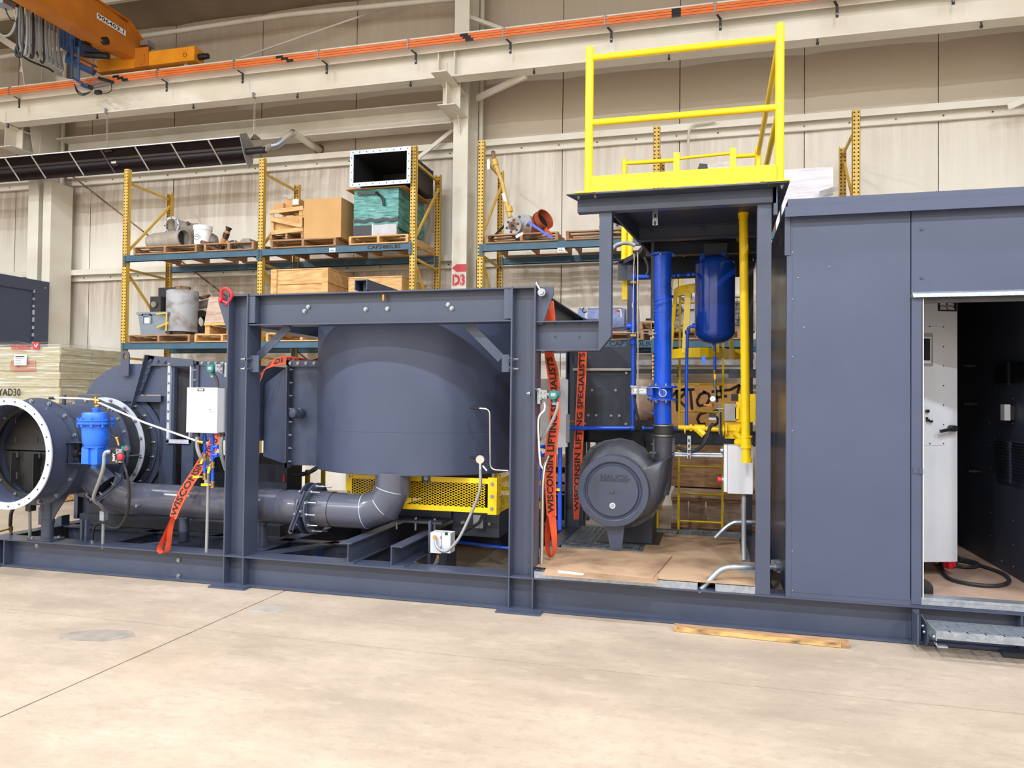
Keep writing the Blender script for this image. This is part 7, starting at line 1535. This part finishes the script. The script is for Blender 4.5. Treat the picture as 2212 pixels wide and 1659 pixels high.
q=at(1578,1078,LYc); solo('timber_block',MB().box(q.x-.1,q.x+.3,LYc-.02,LYc+.3,.5,.58),'wood','pale timber block lying on the low worn crate','timber')
yb=at(1413,1125,8.9); solo('yellow_stop_post',MB().box(yb.x-.05,yb.x+.05,8.88,8.96,0,at(1413,1095,8.9).z),'yellow','short yellow steel post on the floor behind the blower','post')
solo('pipe_stub',MB().cyl(at(1402,1140,8.6),at(1396,1128,8.9),.04,n=16),'tube','open steel pipe end behind the blower foot','pipe')
# low pallets seen right of the right portal post
lpz=thing('timber_stack','stack of pale timber blocks behind the blue tubes','timber',at(1185,1130,9.5))
for i,(y0,y1,m) in enumerate(((985,1010,'ply'),(1022,1042,'wood'),(1044,1062,'oldwood'),(1064,1070,'greywood'),(1132,1143,'wood'))):
    a,b=at(1150,y0,9.6),at(1235,y1,9.6); part('timber_layer',MB().box(a.x,b.x,9.6,10.1,b.z,a.z),m,lpz,sm=0)
part('back_board',MB().box(at(1150,1000,9.7).x,at(1235,1000,9.7).x,9.9,10.0,0,at(1190,985,9.7).z),'dark',lpz,sm=0)
bt=thing('black_tyre_stack','black round rubber tyre lying behind the blue tubes','tyre',at(1165,1120,9.3)); part('tyre',MB().lathe(at(1165,1095,9.2),(0,1,0),[(.1,-.1),(.2,-.12),(.24,-.06),(.24,.06),(.2,.12),(.1,.1)],28,True),'rubber',bt)
# white-wrapped carton behind the shelter on top
wp=thing('wrapped_crate','big crate in white shrink wrap on the right rack above the shelter roof','crate',at(1740,440,10.4))
a,b=at(1680,368,10.3),at(1796,440,10.3); part('crate_body',MB().box(a.x,b.x,10.32,11.2,V1,a.z-.02),'oldwood',wp,sm=0)
rows=[[V((a.x-.02+(b.x-a.x+.04)*i/14,10.29+random.uniform(-.006,.006),V1+(a.z-V1)*j/18)) for i in range(15)] for j in range(19)]
part('shrink_wrap',MB().sheet(rows),mat('white_shrink_wrap',(236,232,240),.3,c2=(210,204,214),scale=3,stretch=(1,1,10),bump=.5,bscale=12),wp,sm=60)
part('side_wrap',MB().box(b.x+.01,b.x+.02,10.32,11.2,V1,a.z-.01),'silver',wp,sm=0); part('tape_flap',MB().obox(at(1790,412,10.2),(.11,0,.03),(0,.004,0),(0,0,.03)),'greyp',wp)
# ================================================================ LEFT BACKGROUND
ib=thing('insulation_stack','tall film-wrapped stack of mineral wool slabs on a pallet at far left','stack',(-10.4,9.7,.13))
ix0,ix1,iy0,iy1=-11.5,-9.27,9.0,10.2
zt7=2.30; zm=at(100,808,9.0).z
nl=18
for k in range(nl):
    z0=.14+(zt7-.14)*k/nl; z1=.14+(zt7-.14)*(k+1)/nl-.006
    for (ya,yb) in ((iy0+.02,(iy0+iy1)/2-.004),((iy0+iy1)/2+.004,iy1)):
        j=.008*((k*7)%5-2)/2
        part('wool_slab',MB().box(ix0,ix1-.02+j,ya+j,yb,z0,z1),'wool',ib,sm=0)
def drape(P0,P1,amp,zb_,zt_,seed):
    random.seed(seed); rows=[]
    for jx_ in range(25):
        z=zb_+(zt_-zb_)*jx_/24; r=[]
        for i in range(25):
            p=P0.lerp(P1,i/24); nn=V((P1.y-P0.y,-(P1.x-P0.x),0)).normalized(); r.append(V((p.x,p.y,z))+nn*(random.uniform(0,amp)))
        rows.append(r)
    return MB().sheet(rows)
part('stretch_film',drape(V((ix0,iy0-.004,0)),V((ix1,iy0-.004,0)),.012,.12,zt7+.03,1),'film',ib,sm=60)
part('stretch_film',drape(V((ix1+.004,iy0,0)),V((ix1+.004,iy1,0)),.012,.12,zt7+.03,2),'film',ib,sm=60)
random.seed(5)
rows=[[V((ix0+(ix1-ix0+.02)*i/16,iy0-.01+(iy1-iy0)*j/8,zt7+.03+random.uniform(0,.06)*(1-j/12))) for i in range(17)] for j in range(9)]
part('top_film',MB().sheet(rows),'film',ib,sm=60)
rt=textmb('ROCKWOOL',.1,lambda u,v:V((u,v,0)),bold=.004)
q=at(44,750,iy0-.02); xs=[p[0] for p in rt.v]; k=.36/(max(xs)-min(xs))
rt.v=[(q.x-x*k,iy0-.021,q.z-y*.9) for x,y,z in rt.v]; part('red_print',rt,'redtxt',ib,'red maker name printed upside down')
q=at(78,747,iy0-.02); sq=part('red_logo_block',MB().box(q.x-.055,q.x+.055,iy0-.022,iy0-.020,q.z-.055,q.z+.055),'redtxt',ib,sm=0)
part('logo_mark',MB().bar((q.x-.03,iy0-.024,q.z+.02),(q.x,iy0-.024,q.z-.02),.014,.001,(0,1,0)).bar((q.x,iy0-.024,q.z-.02),(q.x+.03,iy0-.024,q.z+.03),.014,.001,(0,1,0)),'paper',sq)
a,b=at(31,766,iy0-.03),at(57,789,iy0-.03); pl_=part('packing_slip',MB().box(a.x,b.x,iy0-.03,iy0-.028,b.z,a.z),'paper',ib,'white packing slip',sm=0)
mb=MB()
for k,(w0,h0) in enumerate(((.9,.018),(.75,.008),(.6,.008),(.7,.006),(.4,.006))): z=a.z-.03-k*.033; mb.box(a.x+.02,a.x+.02+(b.x-a.x-.04)*w0,iy0-.0315,iy0-.0302,z-h0/2,z+h0/2)
part('slip_print',mb,'ink',pl_,kind='stuff')
for (x0,y0,x1,y1,w) in ((24,780,76,802,.0),(188,807,215,830,1)):
    if not w:
        a,b=at(x0,y0,iy0-.02),at(x1,y1,iy0-.02); mb=MB()
        for p,q in (((a.x,a.z),(b.x,a.z)),((b.x,a.z),(b.x,b.z)),((b.x,b.z),(a.x,b.z)),((a.x,b.z),(a.x,a.z))): mb.bar((p[0],iy0-.02,p[1]),(q[0],iy0-.02,q[1]),.008,.001,(0,1,0))
        for k in range(5): z=b.z+.02+k*.025; mb.bar((a.x+.02,iy0-.02,z),(b.x-.02,iy0-.02,z),.006,.001,(0,1,0))
        part('red_frame_print',mb,'redtxt',ib,kind='stuff')
part('red_corner_mark',MB().box(ix1+.02,ix1+.022,9.62,9.70,1.74,1.80),'redtxt',ib,sm=0)
part('marker_writing',textmb('20YAD30',.15,flat(at(12,848,iy0-.025),X,Z),width=.56,bold=.002),'ink',ib,'black marker writing')
# pallet under it
ip=pallet(2.3,1.45,'long pale pallet under the film-wrapped wool stack',((ix0+ix1)/2,(iy0+iy1)/2,0),'wood')
# neighbouring dark steel module behind
lm=thing('steel_module','navy steel module wall standing behind the wool stack at far left','panel',(-12.2,10,0))
part('wall_panel',MB().box(-13.4,-11.66,8.0,11.02,0,3.62),'navyflat',lm,sm=0)
part('top_flange',MB().box(-11.66,-11.63,8.0,11.02,3.42,3.62),'navyflat',lm,sm=0); part('edge_flange',MB().box(-11.66,-11.63,10.72,11.02,0,3.42),'navyflat',lm,sm=0)
part('bolt',MB().cyl((-11.63,10.92,3.50),(-11.615,10.92,3.50),.018,n=8),'zinc',lm)
mb=MB(); z=.4
while z<3.4: mb.box(-11.662,-11.625,10.705,10.72,z,z+.04+.02*((int(z*50))%3)); z+=.13
part('weld_bead',mb,'flange',lm,kind='stuff')
# ================================================================ RADIANT HEATER
rh=thing('radiant_heater','long dark radiant tube heater with angled reflector hanging on chains','heater',(-9.8,10.55,5.4))
hx0,hx1=-13.6,at(531,320,10.55).x; zc3=(at(531,299,10.45).z+at(531,345,10.55).z)/2
sec=[(10.40,zc3+.17),(10.55,zc3+.19),(10.68,zc3+.12),(10.72,zc3-.02),(10.66,zc3-.16),(10.60,zc3-.19)]
rows=[[V((x,y,z)) for x in (hx0,hx1)] for y,z in sec]
part('reflector',MB().sheet(rows).sheet([[p+V((0,.004,.004)) for p in r] for r in rows]),'reflector',rh,sm=0)
part('radiant_tube',MB().cyl((hx0,10.56,zc3-.02),(hx1+.35,10.56,zc3-.02),.052,n=24),'heater',rh)
part('rim',MB().box(hx0,hx1,10.39,10.405,zc3+.165,zc3+.18),'paper',rh,sm=0)
for px in (10,67,149,216,290,368,448): 
    x=at(px,340,10.4).x; m_='duct' if px!=216 else 'reflector'
    part('wire_brace' if px!=216 else 'hanger_plate',MB().bar((x-.0,10.40,zc3+.17),(x+.14,10.58,zc3-.19),.012 if px!=216 else .02,.02),m_,rh)
c=[(hx1,y,z) for y,z in sec]; part('end_cap',MB().poly3([(hx1+.0,10.36,zc3+.2),(hx1+.0,10.55,zc3+.28),(hx1,10.74,zc3+.14),(hx1,10.74,zc3-.16),(hx1,10.62,zc3-.28),(hx1,10.5,zc3-.1)],(.01,0,0)),'silver',rh,sm=0)
q=at(246,345,10.5); part('bright_clip',MB().cyl((q.x-.06,10.56,zc3-.02),(q.x+.04,10.56,zc3-.02),.056,n=20),'chrome',rh)
for px in (232,551):
    top=at(px,205 if px>300 else 236,10.42); bot=V((top.x-.06,10.5,zc3+.22)); n=22
    part('girder_clip',MB().box(top.x-.012,top.x+.012,10.36,10.42,6.32,6.4),'zinc',rh,sm=0)
    top=V((top.x,10.42,6.34))
    for k in range(n):
        p=top.lerp(bot,(k+.5)/n); dv=(bot-top)/n*.72; s_=V((.012,0,0)) if k%2 else V((0,.012,0))
        mb=MB(); mb.bar(p-dv/1.6+s_,p+dv/1.6+s_,.005,.005,(0,1,0)); mb.bar(p-dv/1.6-s_,p+dv/1.6-s_,.005,.005,(0,1,0)); mb.bar(p-dv/1.6-s_,p-dv/1.6+s_,.005,.005,(0,.3,1)); mb.bar(p+dv/1.6-s_,p+dv/1.6+s_,.005,.005,(0,.3,1))
        part('chain_link',mb,'tube',rh,sm=0)
    part('hanger_peak',MB().poly3([bot+V((-.09,.02,-.06)),bot+V((.09,.02,-.06)),bot+V((0,0,.02))],(0,.05,0)),'reflector',rh,sm=0)
fe=thing('flue_pipe','grey flue elbow joining a cream round vent pipe that enters the wall','pipe',at(640,290,11))
e0=V((hx1+.3,10.56,zc3-.02))
part('flue_elbow',MB().tube(spline([e0,at(585,316,10.7),at(600,312,10.75),at(612,302,10.8),at(624,292,10.85),at(634,288,10.92)],5),.052,20),'duct',fe); part('foil_section',MB().tube(spline([at(586,316,10.7),at(600,312,10.75),at(611,303,10.8)],5),.058,20),'galv',fe)
v0,v1=at(634,287,10.92),at(690,324,11.76); part('vent_pipe',MB().shell(v0,(v1-v0),.058,-.03,(v1-v0).length,.004,28),'cream',fe); part('open_rim',MB().ring(v0-(v1-v0).normalized()*.03,(v1-v0),.05,.064,.012,28),'duct',fe)
part('wall_collar',MB().ring(v1,(0,1,0),.058,.095,.02,28),'rust',fe)
# ================================================================ OVERHEAD CRANE
cg=thing('bridge_crane','orange overhead crane bridge with end truck running on the girder','crane',(-9.4,9,7.02))
GX0,GX1=-9.57,-9.30
prof_=[(2.0,7.16),(10.05,7.16),(10.62,7.22),(10.66,7.44),(10.24,7.69),(9.6,7.74),(2.0,7.74)]
part('girder_box',MB().prism(prof_,(GX0+.01,0,0),Y,Z,(GX1-GX0-.02,0,0)),'orange',cg,sm=0)
part('bottom_flange',MB().box(GX0-.02,GX1+.02,2.0,10.0,7.145,7.16),'orange',cg,sm=0); part('top_flange',MB().box(GX0-.05,GX1+.05,2.0,10.2,7.72,7.735),'orange',cg,sm=0)
part('top_flange',MB().poly3([(GX0-.05,10.2,7.72),(GX0-.05,10.68,7.44),(GX0-.05,10.68,7.455),(GX0-.05,10.2,7.735)],(GX1-GX0+.1,0,0)),'orange',cg,sm=0)
part('end_truck',MB().box(-9.2,-8.17,10.4,10.64,7.05,7.28).box(-10.1,-9.2,10.4,10.64,7.04,7.25),mat('crane_amber',(240,160,36),.42,c2=(226,142,28),scale=4),cg,sm=0)
part('truck_plate',MB().box(-9.32,-9.05,10.385,10.4,7.04,7.36),'orange',cg,sm=0)
bolts(cg,[V((-9.12,10.383,7.10)),V((-9.12,10.383,7.16)),V((-9.12,10.383,7.22)),V((-9.18,10.383,7.08))],(0,-1,0),.013,.012,0,'orange')
part('wheel',MB().cyl((-8.4,10.49,7.045),(-8.4,10.55,7.045),.035,n=24),'duct',cg); part('inspection_cap',MB().ring((-8.35,10.397,7.15),Y,.030,.036,.004,24),'ink',cg)
part('rubber_buffer',MB().cyl((-8.17,10.52,7.15),(-8.06,10.52,7.15),.05,n=20).cyl((-8.06,10.52,7.15),(-8.0,10.52,7.15),.045,n=20),'black',cg)
part('trolley_stop',MB().cyl((GX1+.05,9.72,7.17),(GX1-.02,9.72,7.17),.06,n=16),'black',cg); part('trolley_stop',MB().box(GX0-.05,GX0+.03,9.6,9.72,7.09,7.15),'black',cg)
part('grey_box',MB().box(-9.25,-9.1,10.42,10.6,7.42,7.5),'silver',cg,sm=0)
o_=at(244,56,9.9); mb=MB()
dn=V((0,1,0)); a=V((GX1+.0,9.62,7.50)); b=V((GX1+.0,10.04,7.42))
part('number_plate',MB().obox((GX1+.002,9.86,7.50),(0.001,0,0),(0,.30,0),(0,0,.045)),'paper',cg,'white plate with black digits',sm=0)
part('plate_digits',textmb('906403.1',.085,flat((GX1+.004,9.86,7.50),Y,Z),width=.54,bold=.002),'ink',cg)
# trolley parts in blue
tr=thing('crane_drive','blue crane drive motor and collector arms left of the orange bridge','drive',(-10,10.1,6.9))
a,b=at(151,78,10.0),at(183,110,10.0); part('blue_housing',MB().box(a.x,b.x,9.8,10.2,b.z,a.z).box(b.x,b.x+.25,9.85,10.2,b.z,a.z-.18),'craneblue',tr,sm=0)
c0_,c1_=at(155,115,9.9),at(220,128,10.3); part('motor',MB().cyl(at(146,125,9.9),at(205,152,10.1),.09,n=24),'craneblue',tr); part('gear_shaft',MB().cyl(at(185,118,9.9),at(235,121,10.0),.05,n=20),'black',tr)
part('frame_bar',MB().bar(at(160,118,9.85),at(212,142,10.1),.02,.04),'orange',tr); part('frame_bar',MB().bar(at(165,128,9.85),at(214,152,10.1),.02,.04),'orange',tr)
for px,t0,t1,r0 in ((155,85,168,.022),(169,102,172,.024)):
    part('arm_tube',MB().cyl(at(px+1,t0,9.7),at(px,t1,9.75),r0,n=16),'craneblue',tr); part('arm_clamp',MB().cyl(at(px+.6,(t0+t1)/2,9.72),at(px+.5,(t0+t1)/2+2,9.72),r0*1.35,n=16),'craneblue',tr)
part('arm_foot',MB().bar(at(151,165,9.75),at(190,186,9.95),.03,.03),'craneblue',tr)
ca=thing('collector_trolley','black and steel current collector shoes hanging at the conductor bars','collector',at(200,190,10.05))
for k in range(3):
    y=10.05+.05*k
    part('shoe_arm',MB().bar(at(161,176+k*6,y),at(190,181+k*6,y),.02,.02),'galv',ca); part('shoe_arm',MB().bar(at(198,180+k*6,y),at(236,172+k*6,y),.02,.02),'galv',ca)
    part('shoe_cable',MB().tube(spline([at(161,182+k*2,y),at(168,195+k*3,y),at(180,202+k*2,y),at(196,198,y)],5),.007,6),'black',ca)
part('shoe_cable',MB().tube(spline([at(205,196,10.05),at(225,202,10.05),at(240,196,10.05),at(240,182,10.05),at(234,176,10.05)],5),.007,6),'black',ca)
part('collector_head',MB().bar(at(214,169,10.0),at(244,178,10.0),.05,.05),'black',ca); part('collector_head',MB().bar(at(206,200,10.02),at(218,199,10.02),.05,.06),'black',ca); part('collector_body',MB().bar(at(178,183,10.0),at(198,190,10.0),.06,.07),'dark',ca)
# festoon of cables
fs_=thing('cable_festoon','bunch of grey and black crane cables hanging in long loops at top left','cable',at(80,60,9.2))
random.seed(11)
top=[(38,8),(44,10),(50,14),(58,18),(64,22),(71,27),(78,32),(86,37),(93,41),(100,45),(108,50),(117,56),(126,60)]
for i in range(len(top)-1):
    x0,y0=top[i]; x1,y1=top[min(i+2,len(top)-1)]; bot=[122,118,122,124,112,128,136,132,138,142,148,152][i]; xm=(x0+x1)/2+(i*.9)
    yy=8.6+.1*i
    m_='conduit' if i%3 else 'rubber'
    if i>=8: m_='conduit'
    part('cable_loop',MB().tube(spline([at(x0,y0,yy),at(x0-2+i*.4,y0*.3+bot*.7,yy),at(xm-3,bot-5,yy),at(xm,bot,yy),at(xm+4,bot-6,yy),at(x1+1,y1*.5+bot*.5,yy),at(x1,y1,yy)],6),.020 if i%2 else .014,7),m_,fs_)
part('cable_loop',MB().tube(spline([at(40,0,8.6),at(38,25,8.6),at(34,50,8.6),at(24,72,8.6),at(10,78,8.6),at(-5,70,8.6)],6),.018,7),'conduit',fs_)
part('cable_tail',MB().tube(spline([at(45,118,8.9),at(62,130,9.1),at(80,138,9.3),at(90,142,9.4),at(105,148,9.6),at(115,155,9.7)],6),.016,7),'rubber',fs_)
part('cable_tail',MB().tube(spline([at(42,90,8.8),at(36,110,8.8),at(38,120,8.8),at(46,118,8.8),at(52,95,8.8)],6),.03,9),'rubber',fs_)
hl=thing('hoist_block','cluttered steel hoist trolley with wires at the very top left corner','hoist',at(12,5,8.6)); part('frame',MB().box(at(0,0,8.6).x,at(20,0,8.6).x,8.5,8.7,at(10,14,8.6).z,at(10,-10,8.6).z),'galv',hl,sm=0); part('wire',MB().tube(spline([at(12,18,8.55),at(16,30,8.55),at(24,42,8.55),at(33,46,8.55)],5),.008,6),'black',hl); part('clamp',MB().cyl(at(24,4,8.5),at(38,12,8.5),.03,n=10),'black',hl)
solo('wall_conduit',MB().tube(fillet([at(1487,380,11.5),at(1487,285,11.5),at(1496,268,11.5),at(1545,262,11.5)],.12),.018,8),'cream2','thin cream conduit bending right above the ladder gate','conduit')
